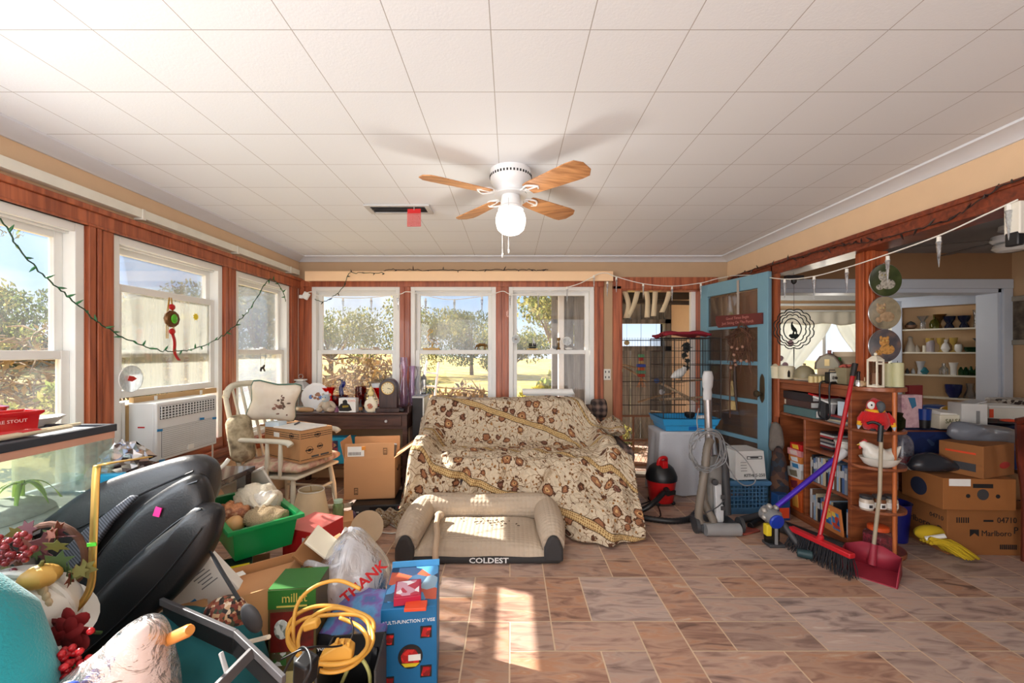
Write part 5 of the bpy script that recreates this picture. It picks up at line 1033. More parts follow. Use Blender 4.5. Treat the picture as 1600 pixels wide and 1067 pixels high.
# ================= LEFT WALL AND THE HEAP IN FRONT OF IT =================
t = thing('air_conditioner', 'white window air conditioner with blue tape under raised sash', 'air conditioner', (-2.09, 2.68, .665), PI/2); aw = mat('ac plastic', (228, 230, 230), .45, var=.04)
m = MB(); m.bb((-.247, .0, 0), (.247, .30, .345)); m.build('case', aw, t, bev=.006)
m = MB(); m.bb((-.25, -.02, .0), (.25, .002, .345)); m.build('front_panel', aw, t, bev=.008)
gb = MB().bb((-.225, -.0225, .245), (.225, -.019, .325)).build('upper_grille', M['dark'], t); m = MB()
for i in range(19): m.bb((-.22+i*.0245, -.027, .247), (-.216+i*.0245, -.022, .323))
for i in range(5): m.bb((-.224, -.0255, .252+i*.0165), (.224, -.0225, .2575+i*.0165))
m.build('slats', aw, gb); gb = MB().bb((-.215, -.0225, .02), (.235, -.019, .19)).build('lower_grille', M['grey'], t); m = MB()
for i in range(46): m.bb((-.213+i*.0098, -.0245, .022), (-.2085+i*.0098, -.0225, .188))
for i in range(14): m.bb((-.214, -.026, .024+i*.0123), (.234, -.0245, .029+i*.0123))
m.build('mesh', aw, gb); MB().bb((-.02, -.03, .022), (.025, -.024, .05)).build('badge', M['white'], t)
for x, z in ((-.235, .185), (.10, .20), (.215, .185), (-.22, .002)): MB().box((x, -.028, z), (.035, .004, .014), (0, .1, 0)).build('blue_tape', mat('blue tape', (30, 130, 190), .5), t)
MB().bb((-.2495, .05, .2), (-.248, .09, .208)).build('red_label', M['red'], t)
t = thing('side_curtain', 'white accordion filler panel left of the air conditioner', 'filler panel', (-2.245, 2.36, .60)); m = MB()
for i in range(9): m.bb((-.006, -.05+i*.012, 0), (.006+.004*(i % 2), -.04+i*.012, .42))
m.build('pleats', mat('accordion white', (240, 240, 236), .6), t); MB().bb((-.005, .058, 0), (.012, .078, .40)).build('foam_strip', mat('tan foam', (176, 146, 100), .9), t)
t = thing('gap_board', 'tan wood strip with tape above the air conditioner', 'board', (-2.235, 2.8, 1.022)); MB().box((0, 0, 0), (.03, .70, .035), (.0, 0, 0)).build('strip', mat('tape tan', (196, 160, 112), .7), t)
for y in (-.2, .18): MB().box((.017, y, 0), (.004, .02, .03)).build('tape_patch', M['white'], t)
cable('thin white power cord below the air conditioner', [(-2.08, 2.9, .67), (-2.10, 2.93, .6), (-2.12, 2.95, .5), (-2.14, 2.97, .40), (-2.16, 2.95, .3)], .005, M['offw'])
struct(MB().bb((-2.30, 2.30, .585), (-2.2, 3.18, .665)).build('sill_filler', M['mahogh'], bev=.003))
t = thing('side_table', 'low dark table with glossy top below the air conditioner', 'table', (-1.83, 2.16, 0)); MB().bb((-.37, -.22, .63), (.37, .22, .66)).build('table_top', wood('dark gloss', (46, 30, 28), (70, 50, 46), (2, 12, 12), .15), t, bev=.004)
for x in (-.33, .33):
 for y in (-.18, .18): MB().bb((x-.025, y-.025, 0), (x+.025, y+.025, .63)).build('leg', MATS['dark gloss'], t)
t = thing('desk_lamp', 'cream bent lamp arm lying on the low dark table', 'lamp', (-1.62, 2.13, .662)); MB().tube(cr_curve([(-.1, -.05, .012), (0, .0, .02), (.08, .06, .03), (.11, .10, .075)], 5), .011, 9).build('arm', M['offw'], t); MB().ell((-.11, -.06, .03), (.04, .04, .02)).build('switch_button', M['offw'], t)
t = thing('foil_ball', 'crumpled ball of silver foil behind the black chair back', 'foil', (-2.0, 2.16, .66)); rr = random.Random(9); o = MB()
o.lathe([(max(1e-6, .1*math.sin(PI*i/14)), .085-.085*math.cos(PI*i/14)) for i in range(15)], n=26); o.v = [Vector((p.x*(1+.16*rr.gauss(0, 1)), p.y*(1+.16*rr.gauss(0, 1)), max(0, p.z*(1+.07*rr.gauss(0, 1))))) for p in o.v]; o.build('foil', mat('foil', (222, 222, 226), .16, 1), t, ang=5)
GLT = glass('tank glass', (244, 250, 249), .07, (214, 232, 230), 4, .7)
t = thing('aquarium', 'empty glass aquarium with a dark rimmed lid by the window', 'aquarium', (-1.885, 1.45, .70)); W2, L2, H2 = .215, .30, .29; m = MB()
m.bb((-W2, -L2, 0), (-W2+.006, L2, H2)).bb((W2-.006, -L2, 0), (W2, L2, H2)).bb((-W2+.006, L2-.006, 0), (W2-.006, L2, H2)).bb((-W2+.006, -L2, 0), (W2-.006, -L2+.006, H2)); m.build('glass_walls', GLT, t)
MB().bb((-W2, -L2, -.004), (W2, L2, .004)).build('bottom', mat('sandy gravel', (206, 198, 184), .9, var=.3, vs=50), t)
m = MB()
for a, b in (((-W2-.008, -L2-.008, H2-.012), (-W2+.012, L2+.008, H2+.018)), ((W2-.012, -L2-.008, H2-.012), (W2+.008, L2+.008, H2+.018)), ((-W2, L2-.012, H2-.012), (W2, L2+.008, H2+.018)), ((-W2, -L2-.008, H2-.012), (W2, -L2+.012, H2+.018))): m.bb(a, b)
m.build('lid_rim', mat('rim dark', (52, 56, 64), .4), t, bev=.003); MB().bb((W2-.004, -L2, H2-.04), (W2+.004, L2, H2-.012)).build('wood_strip', mat('rose strip', (214, 160, 136), .5), t); MB().bb((-W2+.012, -L2+.012, H2+.002), (W2-.012, L2-.012, H2+.008)).build('mesh_lid', mat('screen grey', (120, 124, 130), .6), t)
puff([(-.12, -.16), (.12, -.12), (.1, .14), (-.12, .12)], .06, back=0, wr=.03, seed=4).build('sand_heap', MATS['sandy gravel'], t, (0, .05, .006), (-PI/2, 0, 0))
m = MB()
for k in range(7):
 a = k*.9; m.grid(lambda u, v: (.02+(.10*v)*math.cos(a)-.014*(u-.5)*math.sin(a), .14+(.10*v)*math.sin(a)+.02*(u-.5)*math.cos(a)*math.sin(PI*v), .10+.09*v-.16*v*v), 2, 8)
m.tube([(.02, .14, .0), (.02, .14, .12)], .006, 6); m.build('plastic_plant', mat('lime leaf', (160, 190, 50), .5), t, solid=.001)
t = thing('aquarium_stand', 'white cabinet stand carrying the aquarium', 'stand', (-1.90, 1.45, 0)); MB().bb((-.22, -.31, 0), (.19, .31, .67)).build('body', M['offw'], t, bev=.004); MB().bb((-.23, -.32, .67), (.235, .32, .695)).build('top', M['lgrey'], t)
RC = mat('red glaze', (186, 16, 20), .15, coat=.6)
t = thing('red_planter', 'large red glazed rectangular planter with raised lettering on aquarium', 'planter', (-1.80, 1.47, 1.009), math.radians(72)); m = MB()
def rectv(m, prof, sy):
 vs = []; fs = []; n = 4
 for r_, z in prof: vs += [(-r_, -r_*sy, z), (r_, -r_*sy, z), (r_, r_*sy, z), (-r_, r_*sy, z)]
 for k in range(len(prof)-1):
  for j in range(4): fs.append((k*4+j, k*4+(j+1) % 4, (k+1)*4+(j+1) % 4, (k+1)*4+j))
 fs += [(3, 2, 1, 0), tuple(len(vs)-4+j for j in range(4))]; m.add(vs, fs); return m
rectv(m, [(.082, 0), (.086, .014), (.074, .022), (.078, .07), (.088, .078), (.09, .088), (.078, .088), (.070, .03)], .62); m.build('pot', RC, t, bev=.003)
text('PERE STOUT', .016, mat('pale red', (236, 180, 176), .4), t, (0, -.0495, .056), rot=(PI/2-.05, 0, 0)); MB().bb((-.07, -.045, .06), (.07, .045, .075)).build('soil', mat('soil', (120, 96, 66), .9), t)
t = thing('red_planter', 'small red glazed round pot behind the large red planter', 'planter', (-1.97, 1.55, 1.009)); MB().vessel([(.05, 0), (.055, .01), (.05, .06), (.066, .085), (.066, .095), (.04, .10), (.03, .115)], n=20).build('pot', RC, t)
t = thing('teal_urn', 'dark teal pot with grey rim at the photo left edge', 'pot', (-1.86, 1.30, 1.009)); MB().vessel([(.04, 0), (.07, .03), (.072, .06), (.05, .085), (.054, .10), (.05, .112)], n=20).build('pot', mat('dark teal glaze', (30, 58, 66), .2), t)
t = thing('foam_tray', 'white foam tray on the sill behind the red planter', 'tray', (-2.0, 1.74, 1.0)); MB().vessel([(.06, 0), (.09, .03), (.095, .035)], n=18, sc=(.8, 1.2, 1)).build('tray', M['white'], t)
for i, (lb, a, b) in enumerate((('upper pale bamboo stick lying on the aquarium lid', (-1.74, 1.38, 1.018), (-1.76, 1.70, 1.018)), ('lower grey stick lying on the aquarium lid edge', (-1.705, 1.32, 1.02), (-1.71, 1.62, 1.02)))):
 o = MB().tube([a, b], [.008, .006], 8).build('bamboo_stick', mat('stick tan', (206, 190, 160), .6)); tag(o, lb, 'stick', 'sticks on the aquarium lid')
t = thing('blue_clip', 'bright blue plastic stand hooked beside the aquarium', 'clip', (-1.60, 1.66, .74), .3); m = MB(); m.box((0, 0, .07), (.10, .03, .03)).box((-.03, 0, .03), (.02, .03, .07), (0, .2, 0)).box((.035, 0, .03), (.02, .03, .07), (0, -.2, 0)); m.build('body', mat('cyan plastic', (40, 170, 220), .35), t, bev=.005)
MB().bb((-1.66, 1.58, 0), (-1.54, 1.74, .735)).build('spacer', M['offw']); tag(bpy.data.objects['spacer'], 'pale narrow storage tower below the blue clip', 'storage tower'); bpy.data.objects['spacer'].name = 'storage_tower'
def px(pts, Y, o): return [((W(u, v, Y)-o).x, (W(u, v, Y)-o).z) for u, v in pts]
YS = 1.45; O = W(200, 900, YS)
LEA = mat('black leatherette', (26, 26, 28), .38, var=.15, bump=.08, bs=160)
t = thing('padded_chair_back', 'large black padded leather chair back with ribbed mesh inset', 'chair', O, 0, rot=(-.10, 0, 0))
puff(px([(30, 842), (58, 808), (110, 770), (160, 748), (215, 730), (262, 718), (288, 722), (302, 742), (300, 790), (250, 850), (180, 920), (110, 960), (50, 930)], YS, O), 0.05, back=.12, pw=9).build('upper_shell', mat('lit leatherette', (44, 44, 46), .42, var=.15, bump=.08, bs=160), t, (0, .05, 0), ang=180)  # black leatherette greyed in colour where light falls on the upper panel
puff(px([(152, 880), (200, 812), (235, 778), (282, 748), (304, 746), (318, 772), (322, 805), (300, 830), (240, 880), (180, 940), (140, 960)], YS, O), .04, back=.06, pw=10).build('middle_shell', LEA, t, (0, -.005, 0), ang=180)
puff(px([(112, 1040), (142, 962), (190, 900), (250, 842), (300, 802), (322, 784), (350, 792), (348, 830), (330, 872), (292, 920), (240, 968), (180, 1020)], YS, O), .055, back=.08, pw=5).build('lower_shell', LEA, t, (0, -.04, 0), ang=180)
def ribs():
 m, nt, p = newmat('ribbed mesh'); tc = nd(nt, 'ShaderNodeTexCoord'); w = nd(nt, 'ShaderNodeTexWave'); w.bands_direction = 'DIAGONAL'; w.inputs['Scale'].default_value = 50; nt.links.new(tc.outputs['Object'], w.inputs[0]); cr = nd(nt, 'ShaderNodeValToRGB'); cr.color_ramp.elements[0].color = lin((40, 42, 48)); cr.color_ramp.elements[1].color = lin((104, 108, 118)); nt.links.new(w.outputs['Fac'], cr.inputs[0]); nt.links.new(cr.outputs[0], p.inputs['Base Color']); p.inputs['Roughness'].default_value = .6; return m
MB().prism(px([(96, 868), (140, 824), (205, 774), (216, 776), (180, 815), (150, 862), (128, 888), (108, 886)], YS, O), .02).build('mesh_inset', ribs(), t, (0, -.026, 0), bev=.006)
for pts, y in (([(30, 842), (110, 830), (205, 778), (290, 740)], -.0), ([(152, 880), (205, 815), (250, 775), (310, 752)], -.036), ([(142, 962), (210, 885), (290, 812), (330, 790)], -.07), ([(125, 1030), (200, 975), (280, 895), (340, 815)], -.095)):
 P = [(x, y, z) for x, z in px(pts, YS, O)]; MB().tube(cr_curve(P, 6), .0035, 6).build('seam_piping', M['black'], t)
MB().box((px([(256, 797)], YS, O)[0][0], -.049, px([(256, 797)], YS, O)[0][1]), (.022, .004, .030), (0, .25, 0)).build('pink_sticker', mat('neon pink', (240, 40, 140), .5), t)
m = MB(); m.tube([(.05, .06, -.25), (.05, .06, -.62)], .05, 12); m.build('support_tube', M['black'], t)
YG = 1.20; O = W(148, 830, YG); t = thing('wreath_hanger', 'brass over door wreath hanger hooked over black chair back', 'wreath hanger', O)
P = [W(u, v, YG)-O+Vector((0, dy, 0)) for u, v, dy in ((186, 727, .10), (178, 727, .07), (160, 726, 0), (152, 735, -.002), (148, 800, 0), (145, 870, 0), (142, 915, 0), (134, 940, -.015), (118, 955, -.03), (100, 958, -.045), (84, 957, -.05), (83, 950, -.05))]
P = cr_curve(P, 5); vs = []; fs = []; n = len(P)
for i, p in enumerate(P):
 d = (P[min(i+1, n-1)]-P[max(0, i-1)]).normalized(); w = Vector((d.z, 0, -d.x)); w = Vector((1, 0, 0)) if abs(d.z) > .4 or abs(d.y) > .7 else Vector((0, 1, 0)); q = w*.0115; vs += [p-q, p+q]
for i in range(n-1): fs.append((2*i, 2*i+1, 2*i+3, 2*i+2))
MB().add(vs, fs).build('strap', M['brass'], t, ang=80, solid=.0025, off=0); MB().box((W(145, 850, YG)-O)+Vector((0, -.003, 0)), (.026, .003, .010), (0, -.1, 0)).build('green_sticker', mat('neon green', (90, 210, 60), .5), t)
YW = 1.19; O = W(62, 880, YW); t = thing('autumn_wreath', 'autumn wreath of silk leaves, berries and a gourd', 'wreath', O); rr = random.Random(12)
MB().tube([(.10*math.cos(a*PI/10), .03, .10*math.sin(a*PI/10)) for a in range(20)], .009, 8, True).build('wreath_ring', MATS['twig'], t)
LC = [mat('leaf green silk', (70, 96, 52), .7), mat('leaf teal silk', (84, 116, 112), .7), mat('leaf rust silk', (120, 66, 48), .7), mat('leaf plum silk', (96, 50, 56), .7), mat('leaf olive silk', (112, 108, 52), .7)]
star = [(0, -.5), (.16, -.2), (.42, -.26), (.3, 0), (.5, .22), (.2, .2), (0, .52), (-.2, .2), (-.5, .22), (-.3, 0), (-.42, -.26), (-.16, -.2)]
for k in range(46):
 u = 2*PI*rr.random(); q = .125*math.sqrt(rr.random())+.01; s = .058*(.7+.6*rr.random()); x, z = q*1.05*math.cos(u), q*.9*math.sin(u)
 mm = MB(); mm.T = Matrix.Translation((x, -.03*rr.random()-.01, z)) @ Euler((rr.gauss(0, .5), rr.random()*6, rr.gauss(0, .6))).to_matrix().to_4x4() @ Matrix.Scale(s, 4); mm.prism(star, .02); mm.build('leaf', LC[k % 5], t)
for cx, cz, c, n, r_ in ((-.035, .065, (160, 60, 62), 26, .0085), (.02, .07, (140, 40, 44), 22, .008), (-.10, .02, (150, 40, 40), 16, .0085), (.015, -.03, (120, 50, 60), 12, .008)):
 for i in range(n):
  MB().ell((cx+rr.gauss(0, .022), -.06-.015*rr.random(), cz+rr.gauss(0, .022)), (r_,)*3, n=8).build('berry', mat('berry%d' % c[0], c, .3), t)
m = MB(); gx, gz = (W(100, 883, YW)-O).x, (W(100, 883, YW)-O).z
m.lathe([(max(1e-5, .042*math.sin(PI*i/10)), -.03*math.cos(PI*i/10)) for i in range(11)], (gx, -.06, gz), 24); m.v = [Vector((gx+(p.x-gx)*(1+.08*math.cos(8*math.atan2(p.y+.06, p.x-gx))), p.y, p.z)) for p in m.v]; g_ = m.build('gourd', mat('gourd yellow', (206, 160, 78), .5), t, rot=None); MB().tube([(gx, -.06, gz+.025), (gx+.012, -.065, gz+.045)], [.006, .004], 6).build('gourd_stem', LC[4], g_)
m = MB()
for i in range(6): m.ell((gx+.03-.006*i, -.07, gz-.07+.017*i), (.012, .009, .018), (0, .4, 0), 8)
m.build('pine_cone', mat('pale cone', (206, 184, 148), .8), t)
t = thing('silk_flower', 'dark red silk flower below the brass hanger hook', 'flower', W(112, 985, 1.12)); rr = random.Random(1)
for k in range(14):
 mm = MB(); a = k*2*PI/7+(.3 if k > 6 else 0); q = .034 if k < 7 else .018; mm.T = Matrix.Translation((q*math.cos(a), -.012*(k > 6), q*math.sin(a))) @ Euler((rr.gauss(0, .4), -a, 0)).to_matrix().to_4x4(); mm.ell((0, 0, 0), (.03, .005, .019), n=8); mm.build('petal', mat('dark red silk', (132, 18, 22), .7), t)
MB().cyl((0, .0, 0), (.0, .08, -.06), .005, 6).build('stem', LC[0], t)
t = thing('berry_spray', 'bright red berry cluster at the very bottom left', 'berries', W(108, 1038, 1.02)); rr = random.Random(6)
for k in range(40): MB().ell((rr.gauss(0, .024), rr.gauss(0, .012), rr.gauss(0, .019)), (.0085,)*3, n=8).build('berry', mat('bright berry', (176, 22, 30), .3), t)
MB().tube([(0, 0, 0), (.03, .05, -.08)], .005, 6).build('stem', LC[0], t)
t = thing('hard_hat', 'white plastic hard hat lying tilted in front of wreath', 'hard hat', W(-8, 985, 1.10)+Vector((0, .05, 0)), rot=(.3, .35, .3)); hh = mat('hard hat white', (232, 230, 222), .35, var=.05); n = 28; vs = []; fs = []
m = MB(); m.lathe([(.118, 0), (.12, .02), (.114, .06), (.094, .10), (.06, .126), (.02, .137), (1e-5, .138)], n=32, sc=(1.12, .92, 1)); m.build('shell', hh, t, ang=60); m = MB()
m.tube([(-.125*math.cos(i*PI/12)*1.0, 0, .02+.128*math.sin(i*PI/12)) for i in range(13)], [.010]*13, 8); m.build('ridge', hh, t)
MB().lathe([(.115, -.004), (.155, -.010), (.158, -.006), (.118, .008)], n=32, sc=(1.1, .93, 1)).build('brim', hh, t)
Y = .92; O = Vector((-1.24, Y, 0)); O = Vector((-1.47, Y, 0)); t = thing('teal_blanket', 'bright teal fleece blanket heaped in the front left corner', 'blanket', O); tf = mat('teal fleece', (20, 140, 148), .95, var=.1, bump=.4, bs=150, sheen=.3)
m = MB(); m.lathe([(.42, 0), (.43, .3), (.42, .58), (.37, .72), (.29, .81), (.18, .885), (.08, .915), (1e-5, .92)], n=40, sc=(1, .5, .955)); m.v = [p*(1+.025*mnoise.noise(Vector((p.x*5, p.y*5, p.z*3)))) for p in m.v]; m.build('fleece', tf, t, ang=180)
Y = 1.0; O = W(190, 1080, Y); t = thing('clothes_bag', 'clear plastic sack of pink and blue clothes at bottom left', 'bag', O)
puff(px([(60, 1100), (100, 1060), (150, 1020), (190, 990), (212, 975), (235, 974), (248, 995), (256, 1040), (255, 1100), (240, 1180), (100, 1180)], Y, O), .07, wr=.02, seed=3, pw=2.6).build('cloth_bundle', mat('pale pink cloth', (232, 206, 196), .8, bump=.3, bs=20), t, ang=180)
puff(px([(135, 1075), (160, 1040), (185, 1018), (202, 1020), (190, 1042), (165, 1075), (145, 1090)], Y, O), .035, wr=.01).build('blue_cloth', mat('royal blue cloth', (20, 62, 168), .7), t, (-.01, -.115, .012), ang=180)
puff(px([(88, 1085), (120, 1050), (165, 1024), (178, 1026), (150, 1062), (120, 1095)], Y, O), .035, wr=.01, seed=5).build('white_cloth', mat('white cloth', (222, 222, 224), .8), t, (0, -.105, .012), ang=180)
puff(px([(70, 1090), (110, 1050), (160, 1012), (200, 975), (225, 968), (246, 985), (262, 1040), (262, 1110), (100, 1170)], Y, O), .085, wr=.02, seed=9).build('plastic_film', glass('thin plastic film', (250, 250, 250), .1, (240, 244, 250), 12, 1.2, (1, 1, 1), .25, .8), t, ang=180)
t = thing('wooden_mallet', 'orange brown wooden mallet shaft poking from the plastic sack', 'mallet', W(270, 996, 1.03)); a, b = W(240, 1010, 1.06)-W(270, 996, 1.03), W(297, 984, 1.0)-W(270, 996, 1.03); MB().tube([a*2.2, b*.9, b], [.0145, .0145, .011], 12).build('shaft', wood('handle wood', (196, 116, 42), (222, 150, 74), (5, 5, 5), .35), t)
Y = 1.18; t = thing('metal_frame', 'dark grey bent metal tray edge sloping across the heap', 'frame', W(370, 990, Y)); O = W(370, 990, Y)
def bar(par, name, pts, h, th, m):
 P = [W(u, v, y)-O for u, v, y in pts]; b = MB()
 for a, c in zip(P[:-1], P[1:]):
  d = (c-a); L = d.length; R_ = d.to_track_quat('X', 'Z').to_matrix().to_4x4(); b.add([(x, y, z) for x in (0, L) for y in (-th/2, th/2) for z in (-h, 0)], [(0, 1, 3, 2), (4, 6, 7, 5), (0, 4, 5, 1), (2, 3, 7, 6), (0, 2, 6, 4), (1, 5, 7, 3)], 0, Matrix.Translation(a) @ R_)
 return b.build(name, m, par, bev=.002)
FM = mat('frame grey', (92, 90, 92), .4, .3)
bar(t, 'rim', [(252, 934, 1.36), (368, 984, 1.20), (444, 1056, 1.06)], .022, .012, FM); bar(t, 'panel', [(256, 946, 1.37), (366, 996, 1.21), (436, 1062, 1.08)], .05, .008, M['black']); bar(t, 'strut', [(330, 1075, 1.0), (392, 1012, 1.1)], .03, .012, FM); bar(t, 'strut', [(346, 1018, 1.16), (356, 1050, 1.14)], .012, .01, M['lgrey'])
o = puff([(-.16, -.42), (.2, -.42), (.2, -.1), (.16, .03), (.05, .07), (-.08, .10), (-.16, .05)], .14, wr=.05, seed=11, pw=3).build('teal_cloth', mat('dark teal cloth', (8, 82, 88), .9), ang=180); o.location = (W(295, 1010, 1.32)+Vector((0, .05, -.03))); tag(o, 'dark teal cloth stuffed behind the metal tray edge', 'cloth')
o = puff(px([(318, 975), (325, 945), (350, 932), (372, 938), (386, 960), (392, 990), (360, 1010), (325, 1000)], 1.42, W(355, 970, 1.42)), .06, wr=.01).build('beaded_bag', patch('tapestry beads', [(120, 50, 38), (206, 170, 130), (60, 70, 50), (150, 84, 60), (226, 206, 180), (40, 30, 28)], 90, .6), ang=180); o.location = W(355, 970, 1.42); tag(o, 'red and beige beaded tapestry bag behind the metal edge', 'bag')
O = W(360, 920, 1.30); t = thing('serving_spoon', 'long black kitchen spoon leaning bowl down over the heap', 'spoon', O); P = [W(u, v, y)-O for u, v, y in ((329, 862, 1.42), (345, 890, 1.38), (362, 918, 1.34), (374, 938, 1.31))]; MB().tube(cr_curve(P, 4), [.004, .005]+[.006]*11, 8).build('handle', M['black'], t); m = MB(); c = W(393, 966, 1.28)-O; m.ell(c, (.026, .012, .05), (0, -.42, .2)); m.build('spoon_bowl', M['dark'], t)
t = thing('printed_box', 'white carton with tool pictures and red print leaning in heap', 'box', W(314, 938, 1.52), rot=(0, -.62, .35)); MB().box((.0, .05, .04), (.20, .06, .20)).build('body', M['paper'], t, bev=.002); m = MB(); m.box((-.05, .019, -.015), (.06, .003, .06)); m.build('blue_picture', patch('tool picture', [(60, 130, 190), (180, 190, 196), (70, 80, 90)], 30), t); m = MB()
for i in range(7): m.box((.045, .0195, .11-.014*i), (.06-.02*(i % 3)/2, .002, .004))
m.build('text_lines', M['grey'], t); m = MB()
for i in range(3): m.box((-.04, .0195, .12-.014*i), (.06, .002, .005))
m.build('red_lines', M['inkr'], t)
t = thing('flat_white_box', 'flat white carton under the front of green bin', 'box', (-1.20, 1.80, .238), math.radians(28)); MB().box((0, 0, .03), (.30, .24, .06)).build('body', M['white'], t, bev=.003); m = MB()
for i in range(3): m.box((.05, -.1205, .042-.012*i), (.14, .002, .004))
m.build('print_lines', M['lgrey'], t)
t = thing('black_yellow_box', 'black box with yellow stripe wedged under the green bin', 'box', (-1.31, 1.90, .30), math.radians(30)); MB().box((0, 0, .015), (.22, .16, .03)).build('body', M['black'], t, bev=.002); MB().box((.03, -.03, .031), (.14, .02, .003)).build('yellow_stripe', mat('yellow stripe', (226, 200, 40), .5), t)
t = carton('plain_carton', 'closed brown carton at the bottom of the left heap', (-1.36, 1.98, 0), math.radians(28), (.36, .38, .236), M['cardd'])
GP = mat('green bin plastic', (12, 158, 84), .3, var=.06, trans=.12)
t = thing('green_bin', 'bright green plastic bin full of plush toys and shells', 'bin', (-1.38, 2.20, .335), math.radians(-44)); lx2, ly2, hh2 = .29, .14, .155
m = MB(); o_ = [(-lx2*.88, -ly2*.86), (lx2*.88, -ly2*.86), (lx2*.88, ly2*.86), (-lx2*.88, ly2*.86)]; vs = []; fs = []
for kx, z, q in ((.88, 0, 0), (1, hh2, 0), (1.07, hh2+.004, 0), (1.07, hh2-.012, 0)):
 vs += [(sx_*lx2*kx, sy_*(ly2*kx if kx < 1.02 else ly2+.022), z) for sx_, sy_ in ((-1, -1), (1, -1), (1, 1), (-1, 1))]
for k in range(3):
 for j in range(4): fs.append((k*4+j, k*4+(j+1) % 4, (k+1)*4+(j+1) % 4, (k+1)*4+j))
fs.append((3, 2, 1, 0)); m.add(vs, fs); m.build('tub', GP, t, solid=.004, bev=.006)
def fuzzy(label, c, d, m, name='plush_toy', seed=1, cat='plush toy', amp=.3, grp='plush toys in the green bin', fr=9):
 o = MB(); o.ell((0, 0, 0), d, n=30); o.v = [p*(1+amp*mnoise.noise(Vector((p.x*fr/.1*.1*6, p.y*fr*.6, p.z*fr*.6+seed)))) for p in o.v]; q = o.build('body', m, None, ang=180); q.location = c; q.name = name; tag(q, label, cat, grp); return q
B = Matrix.Translation((-1.38, 2.20, .335)) @ Matrix.Rotation(math.radians(-44), 4, 'Z')
fuzzy('cream crocheted toy heaped highest in the green bin', B @ Vector((-.02, .04, .17)), (.12, .085, .085), mat('cream yarn', (232, 222, 200), .95, bump=.8, bs=90), seed=2)
fuzzy('shaggy beige fur toy at the right of green bin', B @ Vector((.17, .03, .135)), (.10, .08, .06), mat('shaggy fur', (196, 172, 136), .95, bump=1, bs=160), seed=5)
fuzzy('large copper orange shell toy at left of green bin', B @ Vector((-.02, -.08, .13)), (.10, .055, .06), patch('copper shell', [(176, 104, 64), (216, 150, 104), (150, 84, 56), (236, 190, 150)], 26, .5, 'noise'), 'sea_shell', 8, 'shell', .5)
fuzzy('small round tan shell ball at front of green bin', B @ Vector((.10, -.09, .12)), (.045, .04, .04), mat('tan shell', (222, 172, 116), .5), 'sea_shell', 3, 'shell', .15)
fuzzy('white plush head with looped ribbon in the green bin', B @ Vector((.06, .05, .19)), (.06, .06, .05), mat('white plush', (236, 232, 222), .95, bump=.6, bs=100), seed=7)
o = MB().tube(cr_curve([B @ Vector((.08+.07*math.cos(a*.7), .04+.05*math.sin(a*.7), .20+.02*math.sin(a*1.3))) for a in range(9)], 4, True), .012, 8, True).build('ribbon_loop', mat('ivory ribbon', (226, 216, 194), .7)); tag(o, 'ivory ribbon loop lying on the plush toys', 'ribbon')
t = thing('storage_tray', 'frosted plastic storage tray leaning behind the green bin', 'tray', (-1.52, 2.48, .42), rot=(.35, -.38, math.radians(-32))); m = MB(); m.box((0, 0, .06), (.52, .012, .20)); m.build('panel', mat('frosted plastic', (226, 220, 208), .4, alpha=1, trans=.3), t, bev=.004); m = MB(); m.box((0, -.005, .165), (.54, .026, .014)); m.build('rim', MATS['frosted plastic'], t, bev=.004)
t = thing('red_box', 'red and white gift carton right of the green bin', 'box', (-1.06, 2.24, .236), math.radians(-20)); MB().box((0, 0, .08), (.20, .22, .16)).build('body', mat('red card', (196, 30, 34), .5), t, bev=.003); MB().box((0.0, 0, .1605), (.2, .22, .003)).build('lid_panel', mat('pale red card', (228, 120, 112), .5), t); MB().box((.05, -.1105, .1), (.03, .002, .05)).build('white_label', M['white'], t)
t = carton('under_carton', 'brown carton carrying the red gift carton', (-1.02, 2.27, 0), math.radians(-20), (.30, .34, .236), M['card2'])
t = thing('paper_lantern_shade', 'tall cream paper lampshade standing behind the red carton', 'lampshade', FL(474, 838, .02)+Vector((0, .08, 0)), rot=(.0, .06, 0)); MB().vessel([(.16, 0), (.158, .004), (.085, .30), (.084, .305)], t=.003, n=36).build('shade', mat('cream shade', (226, 206, 170), .8, trans=.0), t); m = MB(); m.tube([(.085*math.cos(i*PI/12), .085*math.sin(i*PI/12), .303) for i in range(24)], .004, 6, True); m.build('wire_ring', M['offw'], t)
m = MB()
for i in range(3): a = i*2*PI/3; m.cyl((0, 0, .29), (.085*math.cos(a), .085*math.sin(a), .303), .002, 5)
m.build('spider', M['brass'], t)
t = thing('round_plate', 'round tan plate leaning on edge behind the lampshade', 'plate', (-.98, 2.83, .115), rot=(PI/2-.25, 0, .6)); MB().lathe([(1e-5, -.006), (.07, -.005), (.11, .006), (.112, .010), (.07, .002), (1e-5, .001)], n=32).build('plate', mat('tan stoneware', (214, 192, 158), .5), t)
t = carton('small_carton', 'small open topped brown carton behind the white shopping bag', FL(524, 850)+Vector((.01, .07, 0)), .4, (.16, .2, .16), M['card2'])
t = thing('glass_jar', 'pale green glass jar upside down on small carton', 'jar', FL(524, 850)+Vector((-.005, .06, .163)), 0); MB().vessel([(.03, 0), (.036, .005), (.037, .08), (.028, .098), (.028, .108)], n=20).build('body', glass('pale green glass', (226, 244, 220), .4, (210, 226, 190), 12, .8), t); MB().lathe([(.0285, .1), (.03, .1), (.03, .118), (1e-5, .12)], n=20).build('lid', mat('pale green lid', (190, 222, 196), .4), t)
t = carton('open_carton', 'long open brown carton with front flap hanging down', (-1.0, 1.73, 0), math.radians(38), (.44, .26, .395), M['card'], closed=False, flaps=(('f', 150, .17), ('r', 70, .10), ('l', 95, .10)))
MB().box((-.12, .05, .398), (.07, .04, .002), (0, 0, .2)).build('label', M['paper'], t)
